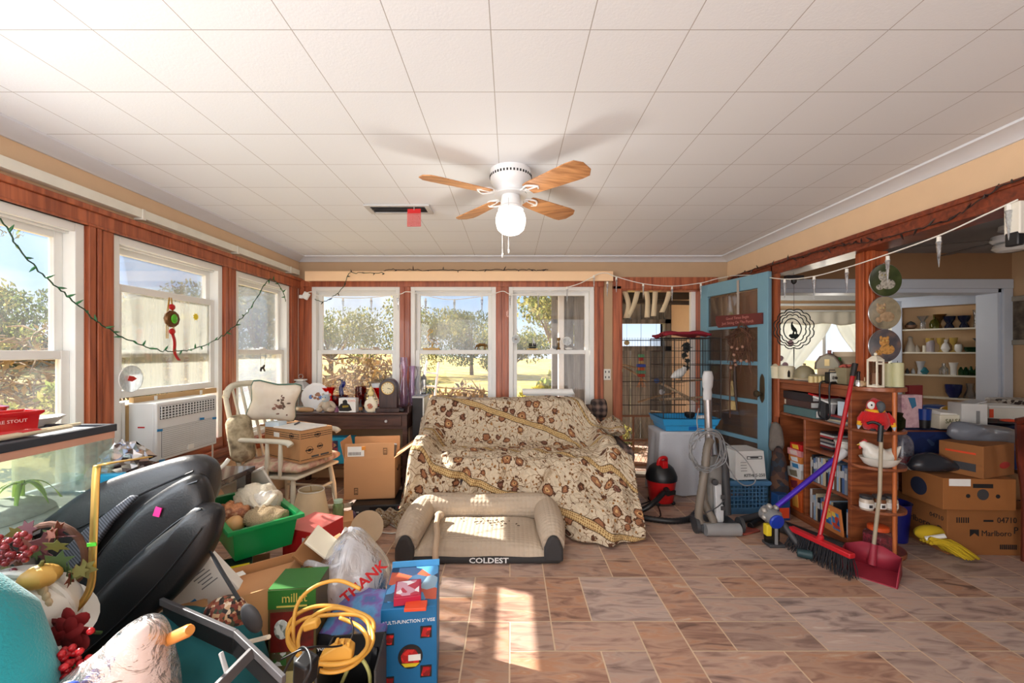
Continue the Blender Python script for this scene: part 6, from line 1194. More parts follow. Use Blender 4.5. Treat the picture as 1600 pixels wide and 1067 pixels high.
o = MB().box((0, 0, .14), (.40, .23, .28)).build('packing_paper', M['card2']); o.location = (-1.0, 1.73, .08); o.rotation_euler = (0, 0, math.radians(38)); tag(o, 'folded brown packing paper inside the open carton', 'paper')
t = thing('ornament_carton', 'tall green and brown product carton with small pictures in heap', 'box', (-.82, 1.62, 0), math.radians(6)); t.scale = (.9, 1, 1.05); MB().box((0, 0, .205), (.19, .15, .41)).build('body', mat('olive carton', (92, 80, 44), .5), t, bev=.003); m = MB(); m.box((0, -.0755, .375), (.188, .003, .066)).box((0, 0, .4105), (.188, .148, .003)); m.build('green_band', mat('green band', (44, 110, 40), .5), t); MB().box((.0, -.0755, .26), (.17, .003, .14)).build('picture', patch('ornament picture', [(84, 26, 20), (120, 34, 26), (60, 30, 20)], 14, .4, 'noise'), t)
MB().ell((-.04, -.078, .27), (.03, .003, .035)).build('silver_print', patch('silver print', [(190, 196, 190), (120, 130, 120), (220, 224, 216)], 60), t)
for x in (-.05, .035): MB().box((x, -.0765, .165), (.055, .003, .045)).build('small_picture', patch('small ornaments', [(60, 110, 50), (206, 210, 204), (90, 84, 60)], 40), t)
MB().box((0, -.0755, .07), (.17, .003, .1)).build('cream_panel', mat('cream panel', (206, 190, 130), .6), t)
text('millet', .045, mat('gold print', (206, 190, 90), .5), t, (.01, -.078, .378)); MB().box((0, -.0772, .35), (.12, .002, .006)).build('print_line', MATS['gold print'], t)
O = W(548, 905, 1.86); Y = 1.86; t = thing('shopping_bag', 'stuffed white plastic shopping bag with red THANK lettering', 'bag', O)
film = glass('white bag film', (250, 250, 252), 1.1, (250, 251, 255), 7, 2.5, (1, 1, .35), .22, .28)
def lp(n): return px(n, Y, O)
body = [(480, 890), (506, 868), (532, 836), (556, 826), (580, 850), (604, 880), (612, 920), (605, 955), (585, 985), (545, 1000), (510, 980), (492, 940)]
puff(lp(body), .16, back=.14, wr=.05, seed=21, pw=2.6, smoothn=4).build('bag_film', film, t, ang=180)
for k, (c, d, r, mm) in enumerate((((-.135, -.05, .12), (.17, .13, .014), (.3, .75, .2), 'cardd'), ((-.15, -.09, .06), (.17, .13, .02), (.3, .75, .25), 'card'), ((-.10, -.02, .16), (.17, .12, .012), (.3, .75, .2), 'cream'), ((-.04, .02, .15), (.05, .11, .10), (.0, .5, .3), 'white'), ((-.02, .02, -.05), (.25, .14, .12), (.1, .1, .2), 'cream'), ((.04, .02, -.16), (.22, .12, .1), (.0, .1, .1), 'lgrey'))):
 MB().box(c, d, r).build('packed_item', M[mm], t, bev=.003)
MB().box((.0, .0, -.14), (.26, .15, .12), (0, .1, .1)).build('blue_item', mat('blue print card', (70, 120, 176), .5), t)
m = MB(); m.tube(cr_curve([(-.19, -.06, .07), (-.13, -.12, .135), (-.04, -.13, .12), (.02, -.10, .15), (.0, .0, .23)], 5), [.012]*21, 8); m.build('bag_handle', film, t); m = MB(); m.tube(cr_curve([(-.19, -.06, .07), (-.22, -.06, .0), (-.215, -.05, -.05)], 5), .012, 8); m.build('bag_handle', film, t)
text('THANK', .058, M['inkr'], t, (.115, -.155, .075), rot=(PI/2-.1, -.6, .45), bold=.0015)
MB().box((-.045, -.155, .09), (.012, .002, .014), (0, .4, 0)).build('pink_sticker', MATS['neon pink'], t)
t = thing('vise_carton', 'blue carton printed MULTI-FUNCTION 5 inch VISE on the floor', 'box', (-.40, 1.70, 0), math.radians(8)); vb = mat('vise blue', (18, 106, 158), .45); w, dp, h = .205, .30, .357; m = MB(); m.box((0, 0, h/2), (w, dp, h)); m.build('body', vb, t, bev=.003)
yf = -dp/2-.0012; MB().lathe([(1e-5, -.001), (.045, -.001), (.045, .001), (1e-5, .001)], (.005, yf, .175), 28, (PI/2, 0, 0)).build('round_picture', mat('dark picture', (30, 26, 28), .5), t)
m = MB(); m.prism([(-.03, .155), (.03, .15), (.034, .17), (.02, .2), (-.02, .205), (-.035, .18)], .003, Matrix.Translation((.005, yf-.001, 0))); m.build('vise_print', patch('vise print', [(180, 20, 22), (220, 40, 34), (130, 16, 18)], 60), t); m = MB(); m.prism([(-.032, .152), (-.02, .138), (.02, .138), (.034, .15)], .003, Matrix.Translation((.005, yf-.001, 0))); m.build('yellow_print', MATS['yellow stripe'], t)
MB().box((.02, yf-.003, .172), (.045, .002, .022)).build('white_label', M['paper'], t)
for x, z in ((-.075, .245), (.062, .262), (-.075, .085), (.062, .115)):
 q = MB().box((x, yf, z), (.042, .002, .044)).build('corner_picture', MATS['dark picture'], t); MB().prism([(x-.018, z-.014), (x+.012, z-.018), (x+.02, z+.016), (x-.01, z+.018)], .002, Matrix.Translation((0, yf-.0015, 0))).build('tool_print', MATS['vise print'], q)
text('MULTI-FUNCTION 5" VISE', .0175, M['inkw'], t, (.0, yf, .306), sx=.95); m = MB()
for i in range(11): m.box((.045+i*.0042, yf, .045), (.002, .002, .028))
m.build('barcode', M['ink'], t); MB().box((.066, yf+.0004, .045), (.054, .002, .034)).build('barcode_panel', M['cream'], t)
MB().box((0, .02, h+.001), (w*.96, dp*.85, .002)).build('top_print', patch('vise top print', [(90, 160, 214), (60, 90, 120), (200, 90, 60), (40, 60, 90), (150, 180, 200)], 14, .4), t)
m = MB(); m.box((0, dp/2, h), (w, .004, .05), (-.3, 0, 0)); m.build('lid_flap', mat('flap blue', (60, 150, 206), .5), t)
t = thing('card_game', 'small white and red boxed game on blue vise carton', 'box', (-.40, 1.62, .360), .2); MB().box((0, 0, .0155), (.10, .12, .031)).build('box', mat('crimson card', (176, 24, 60), .4), t, bev=.002); MB().box((0, 0, .0318), (.085, .10, .0015)).build('picture', patch('pink picture', [(240, 230, 232), (210, 160, 176), (190, 60, 80), (236, 236, 240)], 30), t)
t = thing('orange_pack', 'orange red packet under the boxed game', 'packet', (-.352, 1.545, .361), .1); MB().box((0, 0, .006), (.08, .05, .012)).build('packet', mat('orange packet', (226, 76, 40), .4), t, bev=.002)
O = W(560, 965, 1.5); t = thing('printed_tote', 'black tote bag with blue and purple print leaning on vise carton', 'bag', O); pl_ = MB()
A, Bq, Cq, Dq = [W(u, v, y)-O for u, v, y in ((498, 990, 1.58), (592, 1012, 1.45), (618, 922, 1.66), (540, 915, 1.80))]
def tote(u, v):
 p = A.lerp(Bq, u).lerp(Dq.lerp(Cq, u), v); return (p.x, p.y, p.z+.02*math.sin(PI*u)*math.sin(PI*v)+.006*mnoise.noise(Vector((u*6, v*6, 1))))
pl_.grid(tote, 20, 20); pl_.build('printed_side', patch('tote print', [(70, 130, 180), (90, 150, 196), (120, 90, 160), (60, 110, 160), (190, 150, 90)], 12, .5, 'noise'), t, ang=180, solid=.02); m = MB(); m.grid(lambda u, v: tuple(A.lerp(Bq, u)+Vector((0, -.02*v, -.16*v+.006*math.sin(u*9)))), 12, 6); m.build('black_panel', M['black'], t, ang=180, solid=.01)
text('quality of life', .022, M['inkw'], t, tuple(A.lerp(Bq, .28)+Vector((0, -.022, -.035))), rot=(PI/2-.1, .25, .0), sx=1)
t = thing('dark_shelf_box', 'black open box with grey lining at the bottom edge', 'box', (-.515, 1.36, 0), .12); m = MB(); m.bb((-.09, -.09, 0), (.09, .09, .01))
for a, b in (((-.09, -.09, 0), (-.084, .09, .33)), ((.084, -.09, 0), (.09, .09, .33)), ((-.09, .084, 0), (.09, .09, .33)), ((-.09, -.09, 0), (.09, -.084, .28))): m.bb(a, b)
m.build('body', mat('charcoal box', (48, 48, 48), .6), t); cr_ = MB(); cr_.tube(cr_curve([(-.05, 0, .2), (0, .03, .29), (.05, .0, .26), (.06, -.04, .2)], 5), .006, 7); cr_.build('yellow_cord', mat('pale yellow cord', (206, 200, 120), .6), t)
OC = mat('orange cord jacket', (222, 164, 66), .45); O = W(520, 985, 1.42); t = thing('extension_cord', 'coiled yellow orange extension cord lying over the totes', 'extension cord', O); pts = []
for k, (cu, cv, ru, rv, dy) in enumerate(((520, 985, 62, 60, 0), (516, 992, 66, 46, -.02), (522, 1000, 58, 50, -.035), (512, 1000, 60, 38, -.05))):
 for i in range(10):
  a = i*2*PI/10+.9+k*.3; f = i/10; q = W(cu+ru*math.cos(a)+6*math.sin(k*3+a), cv-rv*math.sin(a)-(18 if k == 0 and math.sin(a) > .3 else 0), 1.42+.10*math.sin(a)+dy)-O; pts.append(q)
MB().tube(cr_curve(pts, 6), .0068, 8).build('cable', OC, t, ang=180)
m = MB(); q = W(487, 975, 1.34)-O; m.box(q, (.05, .03, .026), (0, -.3, 0)); m.build('plug', OC, t, bev=.006)
t = thing('power_block', 'orange three outlet cord end lying in front of coil', 'plug block', W(525, 1018, 1.30), rot=(.0, 0, .1)); MB().prism([(-.045, -.028), (.05, -.028), (.055, .012), (.035, .028), (.01, .03), (-.045, -.002)], .04).build('block', OC, t, bev=.005)
for i in range(3): MB().box((.005+.018*i, -.005, .034-.003*i), (.009, .02, .014)).build('outlet_cap', OC, t, bev=.002)
t = thing('power_adapter', 'black power adapter brick with cords near the bottom', 'adapter', W(478, 1046, 1.18), rot=(.2, .25, -.3)); MB().box((0, 0, 0), (.05, .05, .085)).build('brick', M['black'], t, bev=.008)
cable('thin black cord arching over the adapter brick', [W(u, v, y) for u, v, y in ((440, 1062, 1.2), (452, 1035, 1.2), (470, 1012, 1.2), (482, 1018, 1.17), (486, 1045, 1.13), (470, 1075, 1.13))], .0035, M['black'])
cable('thin dark cord hanging over the tote print', [W(u, v, y) for u, v, y in ((547, 965, 1.36), (552, 985, 1.33), (545, 1002, 1.31), (525, 1010, 1.27), (480, 1012, 1.2), (440, 1030, 1.2))], .003, M['black'])
t = carton('heap_carton', 'large brown carton at the bottom of the front heap', (-.90, 1.20, 0), .2, (.30, .22, .16), M['cardd'])
t = carton('heap_carton', 'brown carton beneath the black chair back', (-1.36, 1.42, 0), .1, (.22, .20, .30), M['cardd'])
t = carton('heap_carton', 'brown carton hidden under the shopping bag', (-.68, 1.86, 0), .3, (.30, .26, .10), M['cardd'])
t = thing('cream_stick', 'short cream stick end poking out above the cords', 'stick', W(405, 1000, 1.3)); MB().tube([W(375, 1006, 1.36)-W(405, 1000, 1.3), W(420, 995, 1.28)-W(405, 1000, 1.3)], .007, 8).build('stick', M['cream'], t)
# ================= DOORWAY CORNER =================
t = thing('shop_vacuum', 'small red and black wet dry vacuum on floor by doorway', 'vacuum cleaner', (1.31, 3.62, 0), .3); m = MB(); m.lathe([(.095, .02), (.10, .025), (.122, .2), (.126, .21), (1e-5, .212)], n=32); m.build('tank', M['red'], t); MB().lathe([(.13, .205), (.132, .235), (.12, .27), (.10, .31), (.07, .335), (.03, .345), (1e-5, .346)], n=32).build('motor_head', M['black'], t)
m = MB(); m.tube(cr_curve([(-.05, -.02, .33), (-.04, -.03, .385), (.0, -.03, .40), (.035, -.02, .385), (.04, 0, .33)], 4), .016, 8); m.box((-.02, -.06, .35), (.05, .05, .06)); m.build('top_handle', M['red'], t, bev=.004)
for a in (.6, 2.2, 3.8, 5.4): MB().ell((.10*math.cos(a), .10*math.sin(a), .016), (.02, .02, .016), n=8).build('foot', M['black'], t)
MB().box((.02, -.117, .12), (.07, .012, .035), (.09, 0, .15)).build('name_badge', M['black'], t); MB().cyl((-.03, -.09, .155), (-.05, -.16, .135), .026, 12).build('hose_port', M['black'], t)
pts = [Vector((1.31, 3.62, 0))+Vector((-.035, -.155, .14)), FL(1022, 785, .10), FL(1005, 796, .05), FL(988, 800, .028), FL(992, 806, .024), FL(1020, 811, .024), FL(1050, 814, .024), FL(1075, 811, .024), FL(1088, 800, .024)]
P = cr_curve(pts, 10); MB().tube([p-Vector((1.31, 3.62, 0)) for p in P], [.021+.0018*(i % 2) for i in range(len(P))], 10).build('hose', M['black'], t, rot=None); bpy.data.objects[[c.name for c in t.children if c.name.startswith('hose') and 'port' not in c.name][-1]].rotation_euler = (0, 0, -.3)
cable('black cord of the red vacuum looping on floor', [FL(1026, 780, .02), FL(1010, 785, .006), FL(992, 792, .006), FL(978, 802, .006), FL(990, 808, .006), FL(1030, 808, .006), FL(1028, 790, .006)], .005, M['black'])
GV = mat('vacuum grey', (132, 130, 126), .35, var=.08); t = thing('upright_vacuum', 'tall grey upright vacuum cleaner with hose and wound cord', 'vacuum cleaner', (1.50, 3.08, 0)); m = MB(); m.bb((-.14, -.10, .01), (.15, .10, .075)); m.build('floor_head', M['dark'], t, bev=.02, bseg=3); MB().cyl((-.115, -.115, .045), (.13, -.115, .045), .043, 16).build('brush_cover', mat('silver grey', (160, 160, 160), .3, .3), t)
for x in (-.155, .165): MB().cyl((x-.012, -.06, .055), (x+.012, -.06, .055), .055, 16).build('wheel', M['dark'], t)
MB().lathe([(.02, .0), (.055, .02), (.07, .1), (.07, .36), (.06, .42), (.04, .45), (1e-5, .46)], (.02, .06, .08), 20, sc=(1, .85, 1)).build('dust_canister', GV, t); m = MB(); m.box((.02, -.03, .2), (.05, .04, .28), (-.1, 0, 0)); m.box((.03, -.05, .14), (.035, .03, .12)); m.build('front_spine', M['lgrey'], t, bev=.008)
for i, z in enumerate((.18, .26)): MB().box((.035, -.07, z), (.03, .01, .03)).build('latch', M['dark'], t, bev=.003)
MB().lathe([(1e-5, -.012), (.022, -.01), (.022, .01), (1e-5, .012)], (-.01, -.045, .36), 16, (PI/2, 0, 0)).build('dial', M['dark'], t)
MB().tube([(.11, .03, .1), (.105, .05, .5), (.09, .06, .62)], [.036, .034, .03], 12).build('side_tube', M['dark'], t)
MB().tube([(.0, .06, .50), (-.005, .07, .8), (-.01, .07, .95)], [.03, .026, .03], 14).build('wand', M['steel'], t)
MB().lathe([(.032, 0), (.034, .05), (.03, .08), (.038, .1), (.042, .17), (.03, .215), (1e-5, .22)], (-.012, .07, .95), 14, (.05, 0, 0), sc=(1, .7, 1)).build('grip', M['lgrey'], t)
P = cr_curve([(-.02, .0, .66), (-.06, -.03, .6), (-.09, -.05, .42), (-.13, -.06, .2), (-.13, -.06, .09), (-.08, -.07, .05), (-.03, -.06, .08), (-.06, .02, .2), (-.06, .03, .42)], 12); MB().tube(P, [.027+.0022*(i % 2) for i in range(len(P))], 10).build('hose', mat('hose taupe', (122, 112, 100), .5), t); rr = random.Random(21)
for k in range(7):
 pts = [(-.06+.10*math.cos(a*.9+k)*(1+.3*rr.random())-.03, -.09+.03*rr.gauss(0, 1), .60+.12*math.sin(a*.9+k)*(1+.4*rr.random())) for a in range(8)]; MB().tube(cr_curve(pts, 5, True), .004, 6, True).build('cord_loop', M['grey'], t)
MB().tube(cr_curve([(.02, -.06, .62), (.08, -.1, .45), (.16, -.1, .36), (.25, -.08, .36), (.27, -.06, .42), (.2, -.02, .55), (.06, 0, .66)], 6), .004, 6).build('cord_loop', M['grey'], t)
MB().tube(cr_curve([(-.12, -.03, .90), (-.135, -.03, .8), (-.12, -.05, .66)], 5), .004, 6).build('cord_loop', M['grey'], t); MB().tube(cr_curve([(.04, -.08, .24), (-.02, -.1, .2), (-.1, -.1, .16)], 5), .004, 6).build('cord_loop', M['dark'], t)
CL = mat('grey white cloth', (196, 198, 204), .9, var=.08, bump=.2, bs=90); t = thing('cage_table', 'table hidden under a pale grey cloth below bird cage', 'table', (1.62, 4.0, 0)); MB().bb((-.22, -.17, .54), (.22, .15, .57)).build('table_top', M['offw'], t)
for x in (-.19, .19):
 for y in (-.14, .12): MB().bb((x-.02, y-.02, 0), (x+.02, y+.02, .54)).build('leg', M['offw'], t)
def drape(u, v):
 a = 2*PI*u; c, s_ = math.cos(a), math.sin(a); k = max(abs(c), abs(s_)); x, y = .245*c/k, .18*s_/k
 if v < .25: f = v/.25; return (x*f, y*f-.01, .578)
 f = (v-.25)/.75; fl = 1+f*(.16+.12*math.sin(a*7+.6)+.05*math.sin(a*13)); return (x*fl, y*fl-.01, .578-.57*f)
o = MB().grid(drape, 90, 24).build('table_cloth', CL, ang=180); o.location = (1.62, 4.0, 0); tag(o, 'pale grey patterned cloth draped to floor under the cage', 'tablecloth')
BT = mat('sky blue tray', (54, 158, 214), .3); t = thing('blue_tray', 'bright blue plastic cage tray on the cloth covered table', 'tray', (1.65, 3.985, .582)); m = MB(); rectv(m, [(.22, 0), (.235, .05), (.245, .055), (.265, .115), (.275, .118), (.262, .112), (.22, .02)], .72); m.build('tray', BT, t, bev=.004); MB().box((-.13, -.172, .075), (.05, .004, .03), (.25, 0, 0)).build('yellow_label', MATS['yellow stripe'], t); MB().box((.03, -.168, .028), (.09, .006, .03)).build('latch', mat('deep blue', (20, 104, 176), .3), t)
t = thing('bird_cage', 'tall black wire bird cage standing in the blue tray', 'bird cage', (1.66, 3.985, .70)); wr_ = MB(); hx, hy, hz = .262, .18, .74
for i in range(23):
 x = -hx+2*hx*i/22
 for y in (-hy, hy): wr_.cyl((x, y, 0), (x, y, hz), .0013, 4)
 wr_.cyl((x, -hy, hz), (x, hy, hz), .0013, 4)
for i in range(16):
 y = -hy+2*hy*i/15
 for x in (-hx, hx): wr_.cyl((x, y, 0), (x, y, hz), .0013, 4)
wr_.build('wires', M['black'], t); fr_ = MB()
for z in (.0, .13, .35, .49, .62, hz): fr_.tube([(-hx, -hy, z), (hx, -hy, z), (hx, hy, z), (-hx, hy, z)], .003, 6, True)
for x in (-hx, hx, -.02):
 for y in (-hy, hy): fr_.cyl((x, y, 0), (x, y, hz), .0042, 6)
fr_.build('frame', M['black'], t)
for a, b in (((-.25, -.05, .16), (.26, .02, .18)), ((-.2, .05, .30), (.1, -.08, .14)), ((-.12, -.1, .33), (.2, -.1, .36))): MB().tube([a, b], [.012, .009], 8).build('perch', MATS['perch wood'], t)
o = MB(); o.grid(lambda u, v: (-.25+.42*u, -.19+.36*v, .018+.022*math.sin(u*9+v*3)*math.sin(v*7)+.02*math.sin(PI*u)), 20, 14); o = o.build('cage_cover', mat('burgundy cloth', (132, 22, 40), .9), ang=180, solid=.02, off=1); o.location = (1.66, 3.985, .70+hz); tag(o, 'folded burgundy cloth lying on top of the bird cage', 'cloth')
t = thing('white_bird', 'white dove shaped bird figure perched inside the cage', 'bird figure', (1.60, 3.94, 1.08), .2); bw_ = mat('white feather', (224, 224, 220), .8); MB().tube(cr_curve([(-.09, 0, -.01), (-.05, 0, .01), (0, 0, .03), (.04, 0, .06), (.05, 0, .09)], 4), [.006, .012, .018, .024, .03, .035, .038, .04, .041, .04, .036, .032, .029, .026, .024, .022, .015], 12).build('body', bw_, t); MB().tube([(.065, 0, .092), (.085, 0, .088)], [.007, .001], 6).build('beak', M['dark'], t)
for y in (-.01, .01): MB().cyl((.02, y, .0), (.02, y, -.05), .003, 5).build('leg', M['dark'], t)
t = thing('grey_bird', 'dark leafed hanging cage toy above the white bird', 'bird toy', (1.68, 3.98, 1.16)); m, _ = foliage(120, .05, .22, 0, .06, 5, 9); m.build('leaves', mat('dark silk', (50, 54, 52), .8), t); MB().cyl((0, 0, .2), (0, 0, .278), .002, 5).build('cord', M['black'], t)
t = thing('food_bowl', 'black food bowl hanging in the cage front', 'bowl', (1.66, 3.86, .70)); MB().vessel([(.03, 0), (.045, .02), (.047, .05)], n=16).build('bowl', M['black'], t)
t = thing('feed_dish', 'white round feed dish standing in the blue tray', 'bowl', (1.80, 3.90, .62)); MB().vessel([(.05, 0), (.055, .06), (.055, .09)], n=18).build('bowl', M['white'], t)
def holes():
 m, nt, p = newmat('basket blue'); p.inputs['Base Color'].default_value = lin((74, 120, 158)); p.inputs['Roughness'].default_value = .45; return m
t = thing('laundry_basket', 'blue plastic laundry basket with round holes on floor', 'basket', (1.92, 3.50, 0), .05); BKM = holes(); m = MB(); bw2, bd2, bh2 = .17, .15, .275
def panel(m, a, b, n, rows):
 a = Vector(a); b = Vector(b); d = b-a; up = Vector((0, 0, bh2)); L = d.length
 for i in range(n+1): m.cyl(a+d*(i/n)+Vector((0, 0, .05)), a+d*(i/n)+Vector((0, 0, .235)), .0045, 5)
 for r_ in range(rows+1):
  z = .05+.185*r_/rows
  m.cyl(a+Vector((0, 0, z)), b+Vector((0, 0, z)), .0045, 5)
c4 = [(-bw2*.9, -bd2*.9, 0), (bw2*.9, -bd2*.9, 0), (bw2*.9, bd2*.9, 0), (-bw2*.9, bd2*.9, 0)]
for i in range(4): panel(m, c4[i], c4[(i+1) % 4], 10, 6)
m.build('lattice_sides', BKM, t); m = MB(); rectv(m, [(bw2*.88, 0), (bw2*.9, .0), (bw2*.905, .05), (bw2*.89, .05), (bw2*.88, .01)], bd2/bw2); m.build('bottom', BKM, t); m = MB(); m.tube([(sx_*bw2*.95, sy_*bd2*.95, .25) for sx_, sy_ in ((-1, -1), (1, -1), (1, 1), (-1, 1))], .022, 8, True); m.build('rim', BKM, t)
t = thing('white_carton', 'white carton printed KITHBS-250 sitting on the blue basket', 'box', (1.94, 3.50, .272), .10); MB().box((0, 0, .115), (.27, .24, .23), taper=.9).build('body', mat('white card', (222, 222, 218), .7), t, bev=.003); text('KITHBS-250', .036, M['ink'], t, (.03, -.1225, .035), rot=(PI/2-.05, 0, 0)); m = MB()
for a, b in (((-.03, .185), (.10, .189)), ((-.03, .165), (.10, .168)), ((-.03, .165), (-.027, .189)), ((.097, .165), (.10, .189))): m.box(((a[0]+b[0])/2, -.112-.012*(1-a[1]/.23), (a[1]+b[1])/2), (b[0]-a[0], .003, b[1]-a[1]))
m.build('printed_frame', M['ink'], t); m = MB()
for i in range(4): m.box((-.06, -.113-.003*i, .14-.022*i), (.05, .003, .004))
m.build('print_lines', M['grey'], t); MB().box((.035, -.1125, .177), (.07, .003, .009)).build('print_bar', M['ink'], t)
# ================= BOOKCASE =================
BC = wood('bookcase wood', (112, 56, 30), (164, 92, 52), (1.5, 1.5, 14), .45); BCT = wood('bookcase shelf', (112, 58, 34), (166, 98, 62), (10, 1.5, 10), .4)
t = thing('bookcase', 'long reddish brown bookcase with rounded open end shelves', 'bookcase', (2.25, 2.75, 0)); LY = .77
def bpart(name, a, b, m=None, bev=.003): return MB().bb(a, b).build(name, m or BC, t, bev=bev)
bpart('end_panel', (0, 0, 0), (.31, .028, 1.06)); bpart('end_panel', (0, LY-.025, 0), (.31, LY, 1.06)); bpart('back_panel', (.296, .028, .03), (.31, LY-.025, 1.06), mat('bookcase back', (84, 40, 26), .6)); bpart('top_board', (-.015, 0, 1.058), (.315, LY+.02, 1.085), BCT, .005); bpart('apron', (0, .028, 1.005), (.018, LY-.025, 1.058), BCT)
for z in (.81, ): bpart('shelf', (0.0, .028, z-.018), (.296, LY-.025, z), BCT)
bpart('divider', (0, .43, .06), (.296, .45, .792)); bpart('shelf', (0, .028, .57), (.296, .43, .588), BCT); bpart('shelf', (0, .028, .325), (.296, .43, .343), BCT); bpart('bottom_board', (0, .028, .04), (.296, LY-.025, .06), BCT); bpart('plinth', (.01, .028, 0), (.03, LY-.025, .04))
cx = .155
for z, th_ in ((.005, .028), (.285, .018), (.56, .018), (.792, .018), (1.058, .027)):
 R_ = .158; m = MB(); vs = [(cx+R_*math.cos(PI+PI*i/24), -.0+R_*math.sin(PI+PI*i/24), q) for q in (z, z+th_) for i in range(25)]; fs = [tuple(range(24, -1, -1)), tuple(range(25, 50))]+[(i, i+1, 26+i, 25+i) for i in range(24)]+[(24, 0, 25, 49)]; m.add(vs, fs); m.build('round_shelf', BCT, t, bev=.003)
MB().cyl((cx, -.142, .03), (cx, -.142, 1.06), .0115, 12).build('dowel_post', wood('orange dowel', (176, 92, 44), (206, 120, 66), (12, 12, 1.5)), t)
TZ = 1.087
def on(name, label, cat, u, Y, z=TZ, rz=0, x=None, grp=None): return thing(name, label, cat, (X(u, Y) if x is None else x, Y, z), rz, grp)
CRM = mat('cream ceramic', (222, 212, 182), .3, var=.06); SGE = mat('sage ceramic', (150, 140, 110), .4, var=.12)
t = on('canister', 'round cream canister with house picture, leftmost on the bookcase', 'canister', 1229, 3.42); MB().vessel([(.05, 0), (.06, .005), (.06, .095), (.057, .1)], n=28, t=.006).build('body', CRM, t); MB().lathe([(1e-5, .095), (.055, .096), (.05, .108), (1e-5, .112)], n=24).build('lid', CRM, t); m = MB(); m.prism([(-.03, .02), (-.012, .02), (-.012, .06), (-.021, .078), (-.03, .06)], .004, Matrix.Translation((.0, -.0595, 0))); m.build('house_print', M['ink'], t)
t = on('cream_jar', 'second cream canister half hidden by the door edge', 'canister', 1214, 3.5); MB().lathe([(1e-5, 0), (.045, .003), (.05, .09), (.055, .1), (.02, .125), (1e-5, .128)], n=24).build('body', CRM, t)
t = on('domed_dish', 'cream domed dish with a knob beside the canister', 'dish', 1257, 3.28); MB().lathe([(1e-5, 0), (.07, .004), (.082, .016), (.07, .02), (1e-5, .021)], n=28).build('dish', CRM, t); MB().lathe([(.068, .02), (.07, .05), (.06, .085), (.03, .112), (.008, .118), (.008, .124), (.013, .13), (1e-5, .135)], n=24).build('dome', SGE, t)
t = on('barn_cookie_jar', 'barn shaped cookie jar with brown roof and green branch', 'cookie jar', 1296, 3.16, TZ, .75); MB().box((0, 0, .05), (.17, .12, .10)).build('barn_walls', mat('barn tan', (176, 150, 112), .5), t, bev=.003)
g = [(-.068, .098), (-.066, .14), (-.04, .185), (0, .205), (.04, .185), (.066, .14), (.068, .098)]; m = MB(); m.prism(g, .165, Matrix.Rotation(PI/2, 4, 'Z')); m.build('barn_gable', SGE, t)
m = MB(); m.prism([(-.078, .09), (-.075, .142), (-.045, .192), (0, .213), (.045, .192), (.075, .142), (.078, .09), (.07, .092), (.067, .139), (.041, .184), (0, .203), (-.041, .184), (-.067, .139), (-.07, .092)], .185, Matrix.Rotation(PI/2, 4, 'Z')); m.build('roof', mat('roof brown', (110, 92, 76), .5), t)
for x in (-.055, 0, .055): MB().box((x, -.061, .04), (.03, .005, .05)).build('window', mat('pale window', (232, 206, 140), .5), t)
MB().box((0, 0, .222), (.022, .022, .03)).build('cupola', mat('cupola red', (130, 60, 46), .5), t); MB().box((.02, -.062, .155), (.09, .01, .02), (.6, .5, 0)).build('green_branch', mat('pine green', (50, 150, 70), .6), t)
MB().box((-.086, .0, .145), (.004, .03, .05)).build('loft_window', MATS['pale window'], t)
t = on('spice_set', 'row of four small yellow barrels on the bookcase front', 'spice jars', 1277, 3.02)
for i in range(4): MB().lathe([(1e-5, 0), (.017, .002), (.019, .025), (.016, .048), (1e-5, .05)], (-.045+.03*i, 0, 0), 14).build('barrel', mat('barrel yellow', (206, 186, 128), .4), t)
MB().box((0, 0, .054), (.11, .012, .008)).build('top_strip', SGE, t)
t = on('box_camera', 'old black box camera with a silver front plate', 'camera', 1303, 2.95, TZ, -.15); MB().box((0, 0, .04), (.09, .06, .08)).build('body', M['black'], t, bev=.006); MB().box((-.012, -.031, .042), (.058, .004, .066)).build('face_plate', mat('silver face', (206, 206, 196), .35, .3), t, bev=.002); MB().lathe([(1e-5, -.012), (.012, -.012), (.018, -.006), (.018, .0), (1e-5, 0)], (-.012, -.033, .042), 18, (-PI/2, 0, 0), sc=(1, 1, -1)).build('lens', M['dark'], t); MB().lathe([(1e-5, 0), (.009, 0), (.009, .004), (1e-5, .005)], (-.012, -.045, .042), 14, (PI/2, 0, 0)).build('lens_glass', M['black'], t)
MB().tube([(-.03, 0, .08), (-.03, 0, .095), (.012, 0, .095), (.012, 0, .08)], .004, 6).build('carry_handle', M['dark'], t)
cable('black camera strap hanging down over bookcase front', [(2.28, 2.98, 1.10), (2.225, 2.99, 1.085), (2.222, 2.99, .95), (2.222, 3.0, .86), (2.222, 2.95, .835), (2.222, 2.90, .86), (2.222, 2.9, .98), (2.225, 2.9, 1.085), (2.28, 2.92, 1.10)], .006, M['black'], 'camera_strap', 'strap')
t = on('apple_planter', 'grey green square planter with painted apples and red flowers', 'planter', 1325, 2.88, TZ); m = MB(); rectv(m, [(.042, 0), (.045, .005), (.054, .105), (.056, .115), (.046, .115), (.038, .04)], .9); m.build('pot', SGE, t, bev=.003); MB().ell((.015, -.05, .06), (.02, .004, .022)).build('apple_print', mat('apple green', (92, 160, 60), .5), t); m = MB(); rr = random.Random(3)
for i in range(14): MB().ell((rr.uniform(-.035, .035), rr.uniform(-.03, .03), .12+rr.uniform(-.004, .012)), (.012, .012, .009), n=8).build('flower', mat('dusty red', (176, 84, 70), .7), t)
t = on('pedestal_bowl', 'cream pottery pedestal bowl behind the apple planter', 'bowl', 1328, 3.12, TZ); MB().vessel([(.06, 0), (.055, .02), (.06, .09), (.05, .13), (.055, .15), (.10, .19), (.105, .225)], n=28, t=.008).build('bowl', mat('cream pottery', (216, 196, 166), .6), t)
